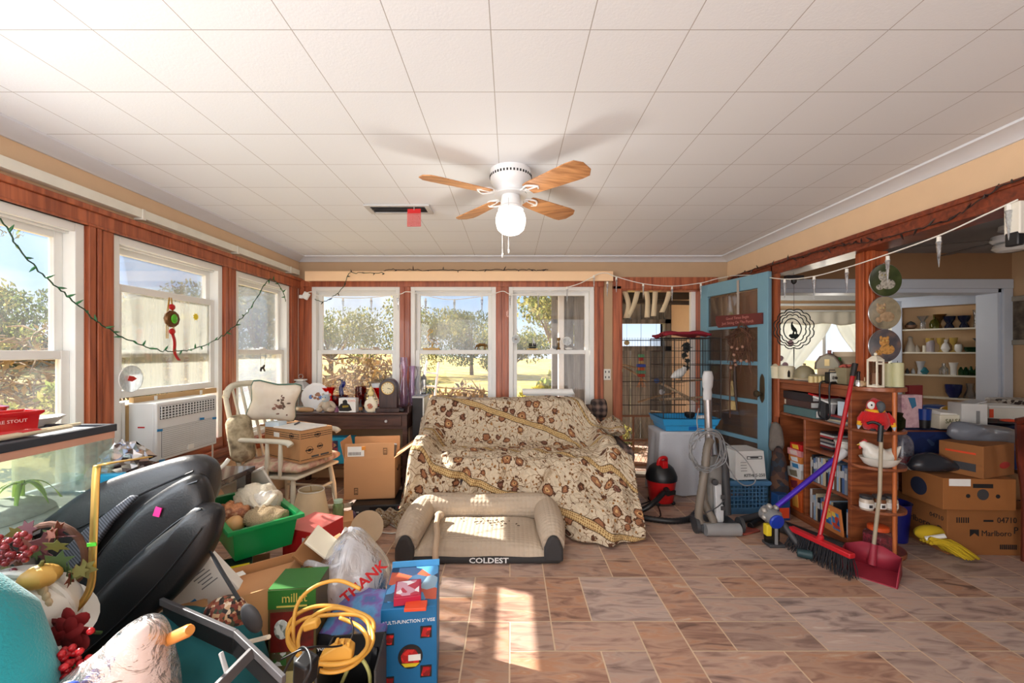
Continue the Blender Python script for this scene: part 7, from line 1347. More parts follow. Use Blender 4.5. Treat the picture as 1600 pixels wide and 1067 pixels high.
t = on('pepper_mill', 'small black and chrome pepper mill by the broom', 'pepper mill', 1341, 2.72, TZ); MB().lathe([(1e-5, 0), (.018, .001), (.018, .02), (.012, .04), (1e-5, .041)], n=16).build('base', M['chrome'], t); MB().lathe([(.012, .04), (.01, .07), (.012, .095), (1e-5, .1)], n=16).build('top', M['black'], t)
t = on('wood_whistle', 'small round wooden piece lying at the post foot', 'trinket', 1351, 2.70, TZ); MB().tube([(-.02, 0, .018), (.03, 0, .016)], [.02, .016], 12).build('body', wood('pale turned wood', (186, 150, 106), (212, 178, 134), (8, 8, 8)), t); MB().cyl((0, 0, .03), (0, .0, .06), .004, 7).build('peg', MATS['pale turned wood'], t)
t = on('candle_lantern', 'narrow white lantern with glass panes on rounded top', 'lantern', 1368, 2.645, TZ, .25); m = MB(); m.box((0, 0, .006), (.062, .062, .012)).box((0, 0, .17), (.062, .062, .012))
for x in (-.027, .027):
 for y in (-.027, .027): m.bb((x-.004, y-.004, .01), (x+.004, y+.004, .17))
m.box((0, -.027, .15), (.05, .006, .012)); m.build('frame', M['cream'], t); MB().lathe([(.042, .176), (.02, .196), (.01, .2), (1e-5, .202)], n=4, r=(0, 0, PI/4)).build('roof', M['cream'], t); MB().ell((0, 0, .21), (.009, .009, .01), n=10).build('finial', M['cream'], t); MB().box((0, 0, .09), (.046, .046, .14)).build('glass', glass('amber lantern glass', (220, 200, 190), .4, (150, 110, 90), 12), t); MB().cyl((0, 0, .012), (0, 0, .09), .017, 12).build('candle', M['cream'], t)
CN = mat('pale green wax', (196, 194, 150), .5)
for lb, u, Y, h, r_ in (('taller pillar candle at the right end of the bookcase', 1402, 2.65, .155, .032), ('shorter greenish pillar candle beside the white lantern', 1386, 2.68, .15, .03)):
 t = on('pillar_candle', lb, 'candle', u, Y, TZ); MB().lathe([(1e-5, 0), (r_, .001), (r_, h), (r_*.8, h-.004), (1e-5, h-.006)], n=20).build('wax', CN, t); MB().cyl((0, 0, h-.008), (.002, 0, h+.012), .0015, 5).build('wick', M['ink'], t)
def book(label, c, d, col, rz=0, name='book', cat='book', grp=None, pages=True, rot=None):
 t = thing(name, label, cat, c, rz, grp, rot=rot); x, y, z = d; m = MB(); mt = mat('cover%d_%d_%d' % col, col, .6); m.bb((-x/2, -y/2, 0), (x/2, y/2, z*.12)).bb((-x/2, -y/2, z*.88), (x/2, y/2, z)).bb((-x/2, -y/2, z*.12), (-x/2+.006, y/2, z*.88)); m.build('cover', mt, t)
 MB().bb((-x/2+.006, -y/2+.006, z*.12), (x/2-.006, y/2-.006, z*.88)).build('pages', M['paper'], t); return t
sz = .812
book('wide flat teal box lying lowest on the top shelf', (2.40, 3.28, sz), (.26, .36, .062), (88, 116, 116), name='flat_box', cat='box'); book('brown leather book lying on the teal box', (2.40, 3.32, sz+.064), (.22, .28, .05), (84, 60, 54)); book('large dark leather book on top of the stack', (2.40, 3.33, sz+.116), (.22, .34, .06), (58, 50, 50))
t = thing('cream_roll', 'small cream roll end beside the brown leather book', 'roll', (2.30, 3.49, sz+.066)); MB().cyl((0, 0, .02), (.1, 0, .02), .02, 12).build('roll', M['cream'], t)
MG = [(150, 150, 150), (190, 180, 150), (70, 74, 80), (160, 60, 60), (200, 196, 190)]
z = sz
for i, (lb, d) in enumerate((('pale magazine at the bottom of the right pile, top shelf', .012), ('olive striped magazine second in the right pile, top shelf', .014), ('dark magazine third in the right pile, top shelf', .016), ('red spined magazine fourth in the right pile, top shelf', .012))):
 t = thing('magazine', lb, 'magazine', (2.40, 2.89, z), .1*(i % 3)-.1, 'magazines in the right pile'); MB().box((0, 0, d/2-.0005), (.26, .17, d-.001)).build('cover', mat('mag%d' % i, MG[i], .5), t); z += d
t = thing('leaning_books', 'black and white booklet leaning behind the camera strap', 'booklet', (2.31, 3.04, sz), rot=(.25, 0, .1)); MB().box((0, 0, .07), (.03, .07, .14)).build('cover', M['lgrey'], t); MB().box((-.016, .0, .07), (.003, .04, .13)).build('dark_stripe', M['ink'], t)
t = thing('red_notebook', 'red thin notebook sloping on top of the booklets', 'notebook', (2.34, 3.10, sz+.165), rot=(.22, 0, .2)); MB().box((0, 0, .006), (.16, .13, .012)).build('cover', M['red'], t)
t = thing('white_notebook', 'white booklet sloping just under the red notebook', 'notebook', (2.33, 3.02, sz+.145), rot=(.22, 0, .1)); MB().box((0, 0, .006), (.16, .16, .012)).build('cover', M['white'], t)
t = thing('cassette_stack', 'black plastic case carrying the sloping notebooks', 'case', (2.36, 3.06, sz), .1); MB().box((.02, 0, .07), (.18, .05, .14)).build('body', M['dark'], t, bev=.004)
t = thing('tissue_box', 'small white and pale blue carton on the magazine pile', 'box', (2.36, 2.87, z), .2); MB().box((0, 0, .05), (.12, .12, .10)).build('body', mat('pale blue card', (206, 222, 232), .6), t, bev=.004); MB().box((0, 0, .101), (.06, .04, .003)).build('slot', M['lgrey'], t)
z = .062
for i, (lb, d, c, c2) in enumerate((('orange box with fruit pictures at the bottom of the box stack', .15, (206, 92, 36), (226, 160, 70)), ('orange and maroon box second from the bottom of stack', .10, (206, 96, 44), (120, 40, 50)), ('white box with small dark pictures in the box stack', .075, (222, 220, 214), (120, 110, 90)), ('white box with a blue drop in the box stack', .05, (226, 228, 230), (60, 130, 180)), ('orange and white tea box in the box stack', .05, (214, 130, 60), (226, 226, 226)), ('pink box near the top of the box stack', .05, (222, 150, 150), (226, 200, 190)), ('bright red box with a yellow dot topping the box stack', .05, (200, 30, 30), (236, 190, 60)))):
 t = thing('product_box', lb, 'box', (2.34, 3.29+.015*(i % 3), z), .06*((i*7) % 3-1), 'small boxes stacked in the left bay'); MB().box((0, 0, d/2-.0005), (.17, .14, d-.001)).build('carton', mat('pbox%d' % i, c, .5), t, bev=.002); MB().prism([(-.04, d*.2), (.03, d*.15), (.045, d*.7), (-.03, d*.85)], .003, Matrix.Translation((-.086, 0, 0)) @ Matrix.Rotation(PI/2, 4, 'Z')).build('picture', mat('pboxb%d' % i, c2, .5), t); MB().prism([(-.06, d*.3), (.05, d*.3), (.05, d*.7), (-.06, d*.7)], .003, Matrix.Translation((0, -.0705, 0))).build('side_picture', mat('pboxb%d' % i, c2, .5), t); z += d
t = thing('product_box', 'small yellow and white box behind the red topmost box', 'box', (2.44, 3.26, z+.001), .1, 'small boxes stacked in the left bay'); MB().box((0, 0, .04), (.10, .10, .08)).build('carton', M['lgrey'], t); MB().box((-.051, 0, .03), (.003, .08, .04)).build('picture', MATS['yellow stripe'], t)
t = thing('white_tub', 'round white plastic tub standing on the middle shelf', 'tub', (2.345, 2.91, .59)); MB().lathe([(1e-5, 0), (.058, .002), (.062, .085), (.068, .09), (.068, .10), (1e-5, .104)], n=28).build('body', M['offw'], t); MB().box((0, -.0615, .03), (.03, .004, .02)).build('label', M['ink'], t)
z = .59
for i in range(9):
 c = [(40, 40, 44), (120, 30, 36), (190, 190, 190), (60, 60, 70), (150, 140, 130), (30, 30, 34), (170, 60, 60), (200, 200, 196), (44, 44, 48)][i]; t = thing('cd_case', ('dark', 'maroon', 'pale', 'slate', 'taupe', 'black', 'rosy red', 'off white', 'charcoal')[i]+' disc case in the stack behind the white tub', 'disc case', (2.40, 3.07, z), .08*math.sin(i*2.1), 'disc cases behind the white tub'); MB().box((0, 0, .0068), (.14, .125, .0135)).build('case', mat('cd%d' % i, c, .3), t); z += .0142
rr = random.Random(14)
def uprow(zb, y0, y1, cols, hts, wmin, wmax, grp, where):
 y = y0; i = 0; seen = {}
 while y < y1-wmin:
  w_ = rr.uniform(wmin, wmax); cn, c = cols[i % len(cols)]; h_ = rr.uniform(*hts); k = seen[cn] = seen.get(cn, 0)+1
  od = ('first', 'second', 'third', 'fourth', 'fifth', 'sixth', 'seventh', 'eighth')[k-1]
  t = thing('book', '%s %s book from the end panel %s' % (od, cn, where), 'book', (2.262+.01*rr.random(), y+w_/2, zb), 0, grp); MB().bb((0, -w_/2+.0008, 0), (.006, w_/2-.0008, h_)).bb((.006, -w_/2+.0008, 0), (.16, -w_/2+.003, h_)).bb((.006, w_/2-.003, 0), (.16, w_/2-.0008, h_)).build('cover', mat('spine%d%d%d' % c, c, .5), t); MB().bb((.006, -w_/2+.003, .004), (.155, w_/2-.003, h_-.006)).build('pages', M['paper'], t); MB().bb((-.0012, -w_/2+.002, h_*.55), (0, w_/2-.002, h_*.8)).build('spine_label', M['lgrey'], t); y += w_; i += 1
SP = [('white', (206, 206, 206)), ('grey', (130, 136, 146)), ('blue', (74, 104, 150)), ('black', (36, 36, 40)), ('beige', (196, 180, 150)), ('pale blue', (150, 176, 200)), ('brown', (110, 80, 60))]
uprow(.345, 2.785, 3.15, SP, (.17, .205), .014, .024, 'upright books on the lower middle shelf', 'on the lower middle shelf')
uprow(.062, 2.90, 3.15, SP[3:]+SP[:3], (.16, .22), .016, .028, 'upright books on the bottom shelf', 'on the bottom shelf')
t = thing('picture_book', 'orange and blue picture book facing out on bottom shelf', 'book', (2.235, 2.885, .062), rot=(0, -.12, 0)); MB().bb((0, -.085, 0), (.012, .075, .185)).build('cover', mat('orange cover', (214, 130, 70), .5), t); MB().bb((-.002, -.07, .03), (0, -.01, .15)).bb((-.002, 0.0, .05), (0, .06, .16)).build('cover_picture', patch('comic picture', [(40, 90, 150), (70, 130, 180), (200, 70, 50), (230, 190, 80)], 26, .5), t)
t = thing('picture_book', 'bright blue picture book at right of the bottom shelf', 'book', (2.262, 2.79, .062), 0); MB().bb((0, -.008, 0), (.16, .012, .19)).build('cover', mat('comic blue', (40, 110, 160), .5), t); MB().bb((-.002, -.006, .02), (0, .01, .17)).build('spine_print', M['lgrey'], t)
t = thing('parrot_plush', 'red plush parrot with yellow collar sitting on rounded shelf', 'plush toy', (2.325, 2.655, .812), -.45); t.scale = (.8, .85, .97); rp = mat('red plush', (196, 16, 22), .95, bump=.4, bs=140, sheen=.3); MB().lathe([(1e-5, 0), (.07, .004), (.092, .04), (.09, .08), (.075, .115), (.05, .14), (1e-5, .15)], n=26, sc=(1, .8, 1)).build('body', rp, t, ang=180); MB().ell((0, 0, .155), (.058, .05, .05)).build('head', rp, t)
MB().tube([(.05*math.cos(i*PI/10), .043*math.sin(i*PI/10), .125) for i in range(20)], .014, 8, True).build('yellow_collar', mat('yellow plush', (230, 170, 40), .95), t)
for x in (-.028, .030): MB().ell((x-.006, -.038, .165), (.026, .014, .026)).build('white_face', mat('white felt', (230, 226, 220), .9), t); MB().ell((x-.008, -.052, .168), (.006, .004, .007)).build('eye', M['ink'], t)
MB().tube(cr_curve([(.015, -.04, .175), (.018, -.066, .165), (.016, -.07, .14), (.012, -.062, .122)], 4), [.02, .024, .026, .027, .027, .026, .025, .022, .02, .016, .012, .008, .003], 12).build('beak', mat('beak grey', (80, 84, 88), .7), t)
for s_ in (-1, 1):
 MB().tube([(s_*.07, -.005, .11), (s_*.098, -.02, .07), (s_*.10, -.02, .045)], [.018, .022, .02], 8).build('wing', rp, t); MB().tube([(s_*.10, -.022, .055), (s_*.108, -.025, .03)], [.019, .016], 8).build('wing_band', MATS['yellow plush'], t); MB().tube([(s_*.108, -.026, .03), (s_*.112, -.026, .006)], [.015, .004], 8).build('wing_tip', MATS['pale blue plush'], t); MB().ell((s_*.03, -.06, .008), (.022, .02, .009), n=10).build('foot', M['dark'], t)
MB().ell((0, .02, .196), (.02, .03, .014)).build('crest', rp, t)
t = thing('dark_jar', 'dark green glass jar behind the parrot plush', 'jar', (2.455, 2.67, .812)); MB().vessel([(.04, 0), (.058, .02), (.06, .07), (.045, .09), (.05, .11)], n=20).build('body', glass('dark green glass', (110, 120, 80), .5, (60, 66, 40), 6), t)
t = thing('hen_dish', 'white ceramic hen on nest dish on the rounded shelf', 'dish', (2.355, 2.655, .58), -.3); WC = mat('white ceramic', (228, 224, 212), .25, bump=.25, bs=60); MB().vessel([(.05, 0), (.075, .015), (.094, .05), (.098, .058)], n=28, t=.006, sc=(1.1, .8, 1)).build('nest', WC, t); MB().tube(cr_curve([(-.095, 0, .13), (-.065, 0, .12), (-.02, 0, .07), (.04, 0, .07), (.09, 0, .115), (.11, 0, .135)], 4), [.012, .018, .022, .028, .034, .042, .052, .058, .062, .062, .06, .056, .05, .04, .032, .024, .018, .012, .008, .006, .004], 16).build('hen_body', WC, t)
MB().ell((-.085, 0, .135), (.024, .018, .024)).build('head', WC, t); MB().prism([(-.105, .15), (-.08, .17), (-.066, .158), (-.07, .15)], .01).build('comb', mat('comb red', (190, 60, 60), .4), t); MB().tube([(-.105, 0, .135), (-.122, 0, .13)], [.007, .001], 6).build('beak', mat('beak yellow', (220, 180, 80), .4), t); MB().ell((-.104, 0, .115), (.008, .006, .012)).build('wattle', MATS['comb red'], t)
for lb, x, c in (('small glass jar with white label, left of the three jars', 2.275, (196, 180, 160)), ('small brown glass jar with blue label, middle of three jars', 2.355, (120, 76, 50)), ('small glass jar with white label, right of the three jars', 2.43, (196, 180, 160))):
 t = thing('small_jar', lb, 'jar', (x, 2.66, .304), 0, 'small jars on the lower rounded shelf'); MB().lathe([(1e-5, 0), (.034, .002), (.037, .06), (.03, .072), (1e-5, .073)], n=20).build('body', mat('jar%d' % c[0], c, .2), t); MB().lathe([(.0375, .014), (.0375, .048)], n=20).build('label', M['paper'], t); MB().lathe([(.034, .072), (.035, .074), (.035, .09), (1e-5, .092)], n=20).build('lid', M['dark'], t); MB().box((-.004, -.0378, .03), (.02, .002, .018)).build('label_print', M['dark'], t)
t = thing('sweets_jar', 'square clear jar of dark red sweets with orange lid', 'jar', (2.345, 2.655, .036), .2); m = MB(); rectv(m, [(.05, 0), (.056, .005), (.056, .12), (.046, .14)], 1); m.build('jar', glass('clear plastic jar', (246, 240, 240), .12), t, bev=.006); m = MB(); rectv(m, [(.05, .003), (.053, .01), (.053, .10), (.05, .11)], 1); m.build('sweets', patch('red sweets', [(136, 20, 40), (110, 16, 34), (160, 36, 54)], 90, .5), t); MB().lathe([(.05, .14), (.055, .142), (.055, .165), (.05, .168), (1e-5, .168)], n=28).build('lid', mat('orange lid', (214, 84, 36), .4), t)
a = Vector((1.93, 2.60, .15)); b = Vector((2.236, 2.70, 1.235)); t = thing('broom', 'red handled push broom with black bristles leaning on bookcase', 'broom', (1.93, 2.6, 0)); o_ = Vector((1.93, 2.6, 0)); a -= o_; b -= o_; MB().tube([a, a.lerp(b, .93)], .0125, 12).build('handle', mat('red lacquer', (176, 18, 30), .25), t); MB().tube([a.lerp(b, .925), b], [.016, .0165], 12).build('grip', M['black'], t); hd = Vector((.05, -.2, 0)); m = MB(); m.T = Matrix.Rotation(math.atan2(-.2, .05), 4, 'Z'); m.box((0, 0, .128), (.40, .045, .03)); m.tube([(0, 0, .135), (.01, 0, .17)], [.022, .016], 10); m.build('head', mat('red plastic b', (196, 30, 40), .35), t, bev=.006)
m = MB(); m.T = Matrix.Rotation(math.atan2(-.2, .05), 4, 'Z'); rr = random.Random(2)
for i in range(46):
 for j in range(4):
  x = -.19+.38*i/45; y = -.016+.0107*j; m.tube([(x, y, .115), (x*1.06+rr.gauss(0, .004), y*1.6-.006+rr.gauss(0, .004), .055), (x*1.14+rr.gauss(0, .006), y*2.4-.015+rr.gauss(0, .006), .002)], [.0028, .0028, .0016], 4)
m.build('bristles', mat('bristle black', (38, 38, 42), .6), t)
t = thing('dustpan', 'long handled pinkish red dustpan standing behind the broom', 'dustpan', (2.135, 2.475, 0), math.radians(-48)); DP = mat('dusty red plastic', (158, 44, 62), .5, var=.12); m = MB(); m.bb((-.13, -.12, .0), (.13, .10, .006)); m.add([(-.13, -.12, 0), (-.13, .10, 0), (-.13, .10, .10), (-.13, -.02, .085), (-.125, -.12, .006)], [(0, 1, 2, 3, 4)]); m.add([(.13, -.12, 0), (.13, .10, 0), (.13, .10, .10), (.13, -.02, .085), (.125, -.12, .006)], [(4, 3, 2, 1, 0)]); m.add([(-.13, .10, 0), (.13, .10, 0), (.13, .10, .10), (.05, .11, .135), (-.05, .11, .135), (-.13, .10, .10)], [(0, 1, 2, 3, 4, 5)]); m.build('pan', DP, t, solid=.004)
o = MB().tube([(0, .085, .04), (.03, .14, .45), (.035, .155, .80)], .0105, 10).build('pole', mat('tan pole', (170, 156, 132), .4), t); MB().tube([(.03, .142, .76), (.034, .156, .86)], .014, 10).build('pole_grip', M['black'], t); MB().tube(cr_curve([(.034, .156, .86), (-.0, .15, .875), (-.03, .14, .865)], 4), .009, 8).build('hook', M['black'], t); MB().tube([(0, .08, .02), (.008, .098, .14)], [.022, .016], 10).build('socket', DP, t)
PU = mat('purple anodised', (72, 40, 176), .3, .3); t = thing('stick_vacuum', 'stick vacuum with purple tube and blue end cap', 'vacuum cleaner', (1.78, 2.83, 0)); o_ = Vector((1.78, 2.83, 0)); a = Vector((1.83, 2.86, .25))-o_; b = Vector((2.232, 2.83, .60))-o_; MB().tube([a, b], .0175, 14).build('wand', PU, t); MB().tube([b-(b-a)*.06, b+(b-a)*.10], [.024, .03], 14).build('wand_socket', M['lgrey'], t); m = MB(); m.lathe([(1e-5, -.05), (.052, -.05), (.055, .0), (.05, .05), (.03, .07), (1e-5, .072)], (.0, .02, .19), 22, (PI/2+.2, 0, .2)); m.build('motor_body', M['grey'], t)
MB().lathe([(1e-5, .0), (.046, .0), (.05, .012), (.044, .022), (1e-5, .024)], (.0, -.035, .175), 24, (PI/2+.2, 0, .1)).build('end_cap', mat('filter blue', (30, 60, 170), .35), t); m = MB()
for i in range(7): a_ = i*2*PI/7; m.ell((.0+.052*math.cos(a_), .015, .205+.052*math.sin(a_)), (.018, .024, .018), n=10)
m.build('cyclones', mat('cyclone grey', (176, 172, 164), .3, .4), t); MB().lathe([(1e-5, 0), (.045, .001), (.05, .03), (.05, .11), (1e-5, .112)], (-.005, .0, .02), 18, sc=(1, .8, 1)).build('dust_bin', glass('smoky bin', (190, 190, 180), .5, (70, 70, 66), 6), t); MB().bb((-.065, -.045, .075), (-.03, .0, .15)).build('yellow_clip', MATS['yellow stripe'], t, bev=.006); MB().bb((-.05, -.055, 0), (.055, .04, .022)).build('battery', M['dark'], t, bev=.006); MB().bb((-.012, -.054, .022), (.006, -.04, .13)).build('catch', M['grey'], t, bev=.003)
def toolv(label, pts, rs, m, name='vacuum_tool'):
 o = MB().tube(pts, rs, 10).build(name, m, bev=.003); tag(o, label, 'vacuum tool', 'vacuum tools on the floor'); return o
toolv('dark grey crevice tool lying left of the stick vacuum', [FL(1158, 812, .03), FL(1185, 806, .04), FL(1205, 800, .06)], [.026, .028, .03], M['dark']); toolv('short black tool with wide mouth left of stick vacuum', [FL(1172, 822, .024), FL(1190, 812, .024), FL(1204, 802, .1)], [.024, .022, .022], M['black'])
toolv('long dark tube lying under the bookcase front', [Vector((1.95, 3.05, .035)), Vector((2.14, 2.66, .035))], [.034, .03], M['dark']); toolv('grey hose tool standing right of the stick vacuum', [Vector((1.84, 2.83, .16)), Vector((1.87, 2.75, .08)), Vector((1.90, 2.70, .022))], [.02, .02, .022], M['dark'])
toolv('black floor head with teal brush by the broom', [Vector((1.83, 2.66, .03)), Vector((1.90, 2.62, .03))], [.025, .028], mat('teal black', (34, 62, 66), .5)); toolv('second dark tube lying on floor beside bookcase plinth', [Vector((2.02, 3.12, .03)), Vector((2.21, 2.72, .03))], [.026, .026], M['black'])
t = thing('dust_strip', 'reddish flat plastic scoop lying left of the stick vacuum', 'scoop', FL(1168, 831)); MB().box((0, 0, .008), (.17, .08, .014), (0, 0, .4)).build('scoop', mat('scoop red', (150, 70, 56), .5), t, bev=.005)
t = thing('dark_bag', 'dark patterned bag standing behind the basket by bookcase', 'bag', (2.17, 3.36, 0)); puff([(-.06, 0), (.05, 0), (.06, .25), (.04, .45), (.0, .55), (-.04, .5), (-.06, .3)], .07, wr=.02).build('body', patch('dark bag print', [(40, 34, 36), (66, 44, 40), (36, 46, 60), (90, 60, 44)], 24, .8), t, ang=180)
t = thing('blue_box', 'small blue and orange box at floor by the bookcase', 'box', (2.12, 3.27, 0), .1); MB().box((0, 0, .10), (.10, .08, .2)).build('body', mat('dark blue card', (24, 66, 120), .5), t, bev=.003); MB().box((0, -.041, .06), (.08, .003, .08)).build('orange_frame', MATS['orange packet'], t)
t = thing('knit_hat', 'grey knitted lump hanging behind the blue door edge', 'bag', (2.19, 3.43, .5)); puff([(-.05, 0), (.04, 0), (.05, .12), (.02, .22), (-.03, .22), (-.05, .1)], .05, wr=.03).build('knit', mat('grey knit', (112, 104, 96), .95, bump=.6, bs=60), t, ang=180)
t = thing('coat_peg', 'dark wooden peg board behind the blue door edge', 'peg rail', (2.225, 3.48, .35)); MB().bb((-.01, -.02, 0), (.012, .03, .42)).build('rail', MATS['mahogany trim'], t)
for i in range(3): MB().cyl((0, 0, .06+.15*i), (-.05, -.02, .07+.15*i), .008, 8).build('peg', MATS['mahogany trim'], t)
t = thing('wind_spinner', 'black metal wind spinner with howling wolf hung from beam', 'wind spinner', (2.335, 3.43, 1.50)); SB = mat('spinner black', (28, 40, 40), .4, .5)
for k, (rx_, rz_) in enumerate(((.155, .152), (.125, .132), (.095, .112), (.062, .088))):
 n = 48; m = MB(); pts = []
 for i in range(n): a = 2*PI*i/n; w_ = 1+.10*(abs(math.sin(a*6))**.7) if k < 3 else 1; pts.append((rx_*w_*math.cos(a)*math.cos(.0), .012*k*math.sin(a*.5), rz_*w_*math.sin(a)))
 m.tube(pts, .0042, 6, True); m.build('ring', SB, t)
MB().prism([(-.042, -.055), (-.02, -.078), (.02, -.078), (.042, -.058), (.034, -.04), (-.03, -.042)], .006).build('rock', SB, t); MB().prism([(-.012, -.042), (-.006, -.02), (-.02, .0), (-.024, .03), (-.018, .055), (-.008, .062), (-.012, .04), (.0, .02), (.018, .0), (.026, -.02), (.024, -.044), (.018, -.044), (.016, -.024), (.004, -.02), (.0, -.044)], .006).build('wolf', SB, t)
MB().cyl((0, 0, .155), (0, 0, .47), .0015, 5).build('hanging_wire', M['black'], t); MB().tube([(0, 0, -.155), (0, 0, -.2), (0, 0, -.32)], [.004, .004, .002], 6).build('tail_coil', SB, t); m = MB(); m.bb((-.07, -.02, .405), (.07, .02, .44)); m.lathe([(.02, .41), (.02, .385), (.008, .37), (1e-5, .37)], n=14); m.build('motor', M['black'], t)
def catplate(label, u, v, bgc, furc, seed):
 c = W(u, v, 2.685); t = thing('collector_plate', label, 'plate', c, 0, 'big cat plates on the post'); R_ = .102
 MB().lathe([(1e-5, -.006), (R_*.75, -.004), (R_, .006), (R_+.001, .010), (R_*.75, .004), (1e-5, .003)], n=40, r=(PI/2, 0, 0)).build('plate', patch('plate bg %d' % seed, bgc, 9, .3, 'noise'), t); MB().tube([(R_*1.02*math.cos(i*PI/20), -.006, R_*1.02*math.sin(i*PI/20)) for i in range(40)], .0025, 6, True).build('rim', M['steel'], t)
 f = patch('fur %d' % seed, furc, 40, .6, 'noise'); m = MB(); m.ell((.01*seed-.03, -.002, .025), (.034, .006, .032), n=16).ell((.01*seed-.052, -.002, .052), (.011, .005, .012), n=8).ell((.01*seed-.008, -.002, .052), (.011, .005, .012), n=8).ell((.01*seed-.03, -.006, .012), (.017, .006, .014), n=12); m.build('cat_head', f, t); m = MB(); m.ell((.02, -.0015, -.025), (.055, .005, .036), n=16).ell((-.035, -.0015, -.045), (.03, .004, .022), n=12); m.build('cat_body', f, t)
 for x in (-.012, .012): MB().ell((.01*seed-.03+x, -.0085, .032), (.0045, .002, .0035), n=8).build('eye', mat('cat eye', (206, 190, 110), .3), t)
 MB().cyl((0, .006, R_), (0, .006, R_+.012), .003, 6).build('hanger', M['steel'], t); return t
catplate('topmost round plate with a grey tiger on green, on post', 1382, 438, [(38, 44, 26), (60, 70, 38), (90, 96, 60)], [(90, 86, 78), (190, 184, 170), (50, 48, 44)], 2)
catplate('middle round plate with tawny cougars on grey, on post', 1381, 489, [(110, 100, 82), (150, 138, 112), (84, 76, 64)], [(140, 112, 80), (190, 160, 124)], 1)
catplate('lowest round plate with an orange leopard at dusk, on post', 1381, 540, [(40, 44, 54), (86, 80, 84), (150, 110, 84)], [(150, 100, 44), (206, 150, 76), (60, 44, 30)], 3)
# ================= KITCHEN BEYOND =================
def plain(name, label, cat, loc, d, m, rz=0, grp=None, part='body', bev=.003):
 t = thing(name, label, cat, loc, rz, grp); MB().box((0, 0, d[2]/2), d).build(part, m, t, bev=bev); return t
CU = leafmat(mat('white curtain', (236, 236, 230), .9, var=.04))
for s_, lb, x0, x1 in ((-1, 'left white cafe curtain tied back at the far window', 3.70, 5.05), (1, 'right white cafe curtain tied back at the far window', 5.07, 6.3)):
 def cur(u, v, s_=s_, x0=x0, x1=x1):
  z = 1.93-1.15*v; f = 1-.40*sm(.05, .9, v) if s_ < 0 else sm(.05, .9, v)*.40
  x = x0+(x1-x0)*u*f if s_ < 0 else x0+(x1-x0)*(f+(1-f)*u)
  return (x, 6.52+.02*math.sin(u*38), z)
 t = thing('curtain', lb, 'curtain', (0, 0, 0), 0, 'far window curtains'); MB().grid(cur, 60, 20).build('panel', CU, t, ang=180, solid=.004); rr = random.Random(3+s_)
 for i in range(5): u, v = .25+.5*rr.random(), .2+.7*rr.random(); p = Vector(cur(u, v)); MB().ell(p+Vector((0, -.03, 0)), (.05, .006, .045), n=8).build('flower_print', mat('mauve print', (150, 120, 126), .8), t)
t = thing('curtain_valance', 'cream gathered valance over the far window', 'valance', (4.95, 6.47, 1.85)); MB().grid(lambda u, v: (-1.3+2.6*u, .02*math.sin(u*70), .09-.2*v+.015*math.sin(u*30)*v), 80, 5).build('gathers', M['cream'], t, ang=180, solid=.004); MB().cyl((-1.32, 0, .1), (1.32, 0, .1), .012, 8).build('rod', M['white'], t)
CL0, CR0 = Vector((4.99, 5.30, 0)), Vector((5.44, 4.80, 0)); dv = (CR0-CL0); CWd = dv.length; ang = math.atan2(dv.y, dv.x)
r = sroot('wall_niche', CL0, (0, 0, ang)); nk = mat('niche tan', (214, 180, 138), .8, var=.05)
MB().bb((0, .16, 0), (CWd, .18, 1.95)).bb((-.02, 0, 0), (0, .18, 1.95)).bb((CWd, 0, 0), (CWd+.02, .18, 1.95)).bb((0, 0, 1.87), (CWd, .18, 1.95)).build('niche_back', nk, r)
m = MB(); m.bb((-.10, -.03, 0), (.0, 0, 1.97)).bb((CWd, -.03, 0), (CWd+.11, 0, 1.97)).bb((-.10, -.03, 1.87), (CWd+.11, 0, 1.98)).bb((-.10, -.04, 1.96), (CWd+.11, 0, 2.0)); m.build('niche_casing', M['gwhite'], r, bev=.006)
SZ = [1.598, 1.31, 1.033, .76]
for z in SZ: MB().bb((0, -.01, z-.02), (CWd, .16, z)).build('niche_shelf', M['cream'], r, bev=.002)
def nput(name, label, cat, f, k, prof, m, n=16, vessel=True, lid=None, sc=1.15):
 p = Matrix.Translation(CL0) @ Matrix.Rotation(ang, 4, 'Z') @ Vector((f*CWd, .06, SZ[k]+.001)); t = thing(name, label, cat, p, 0, None); t.scale = (sc*.72, sc*.72, sc); b = MB()
 (b.vessel if vessel else b.lathe)(prof, n=n); b.build('body', m, t)
 if lid: MB().lathe(lid[0], n=n).build('lid', lid[1], t)
 return t
DKB = mat('deep blue glass', (20, 24, 46), .15); GRN = glass('green bottle glass', (170, 214, 180), .45, (60, 110, 80), 8); WPO = mat('white porcelain b', (226, 222, 214), .25); GLD = mat('mustard glass', (176, 146, 70), .25)
nput('covered_dish', 'brown covered dish with dark lid, top niche shelf left', 'dish', .11, 0, [(.03, 0), (.065, .02), (.07, .045)], mat('brown pottery', (126, 92, 66), .5), lid=([(.06, .045), (.045, .07), (.012, .085), (1e-5, .09)], M['dark']))
nput('martini_glass', 'wide mouthed clear glass on the top niche shelf', 'glass', .27, 0, [(.03, 0), (.03, .07), (.02, .08), (.07, .14)], CG)
nput('yellow_bottle', 'squat yellow green glass bottle on the top niche shelf', 'bottle', .42, 0, [(.05, 0), (.055, .05), (.04, .085), (.014, .1), (.014, .15)], glass('olive glass', (214, 214, 130), .5, (150, 150, 70), 8))
nput('amber_goblet', 'amber flared glass behind the yellow green bottle', 'glass', .49, 0, [(.03, 0), (.01, .05), (.02, .08), (.075, .15)], glass('amber flare', (224, 200, 150), .4, (150, 120, 70), 8))
for f, o_ in ((.61, 'left'), (.79, 'right')): nput('blue_compote', o_+' one of two dark blue footed bowls on top niche shelf', 'bowl', f, 0, [(.055, 0), (.05, .02), (.03, .05), (.06, .09), (.068, .125)], DKB)
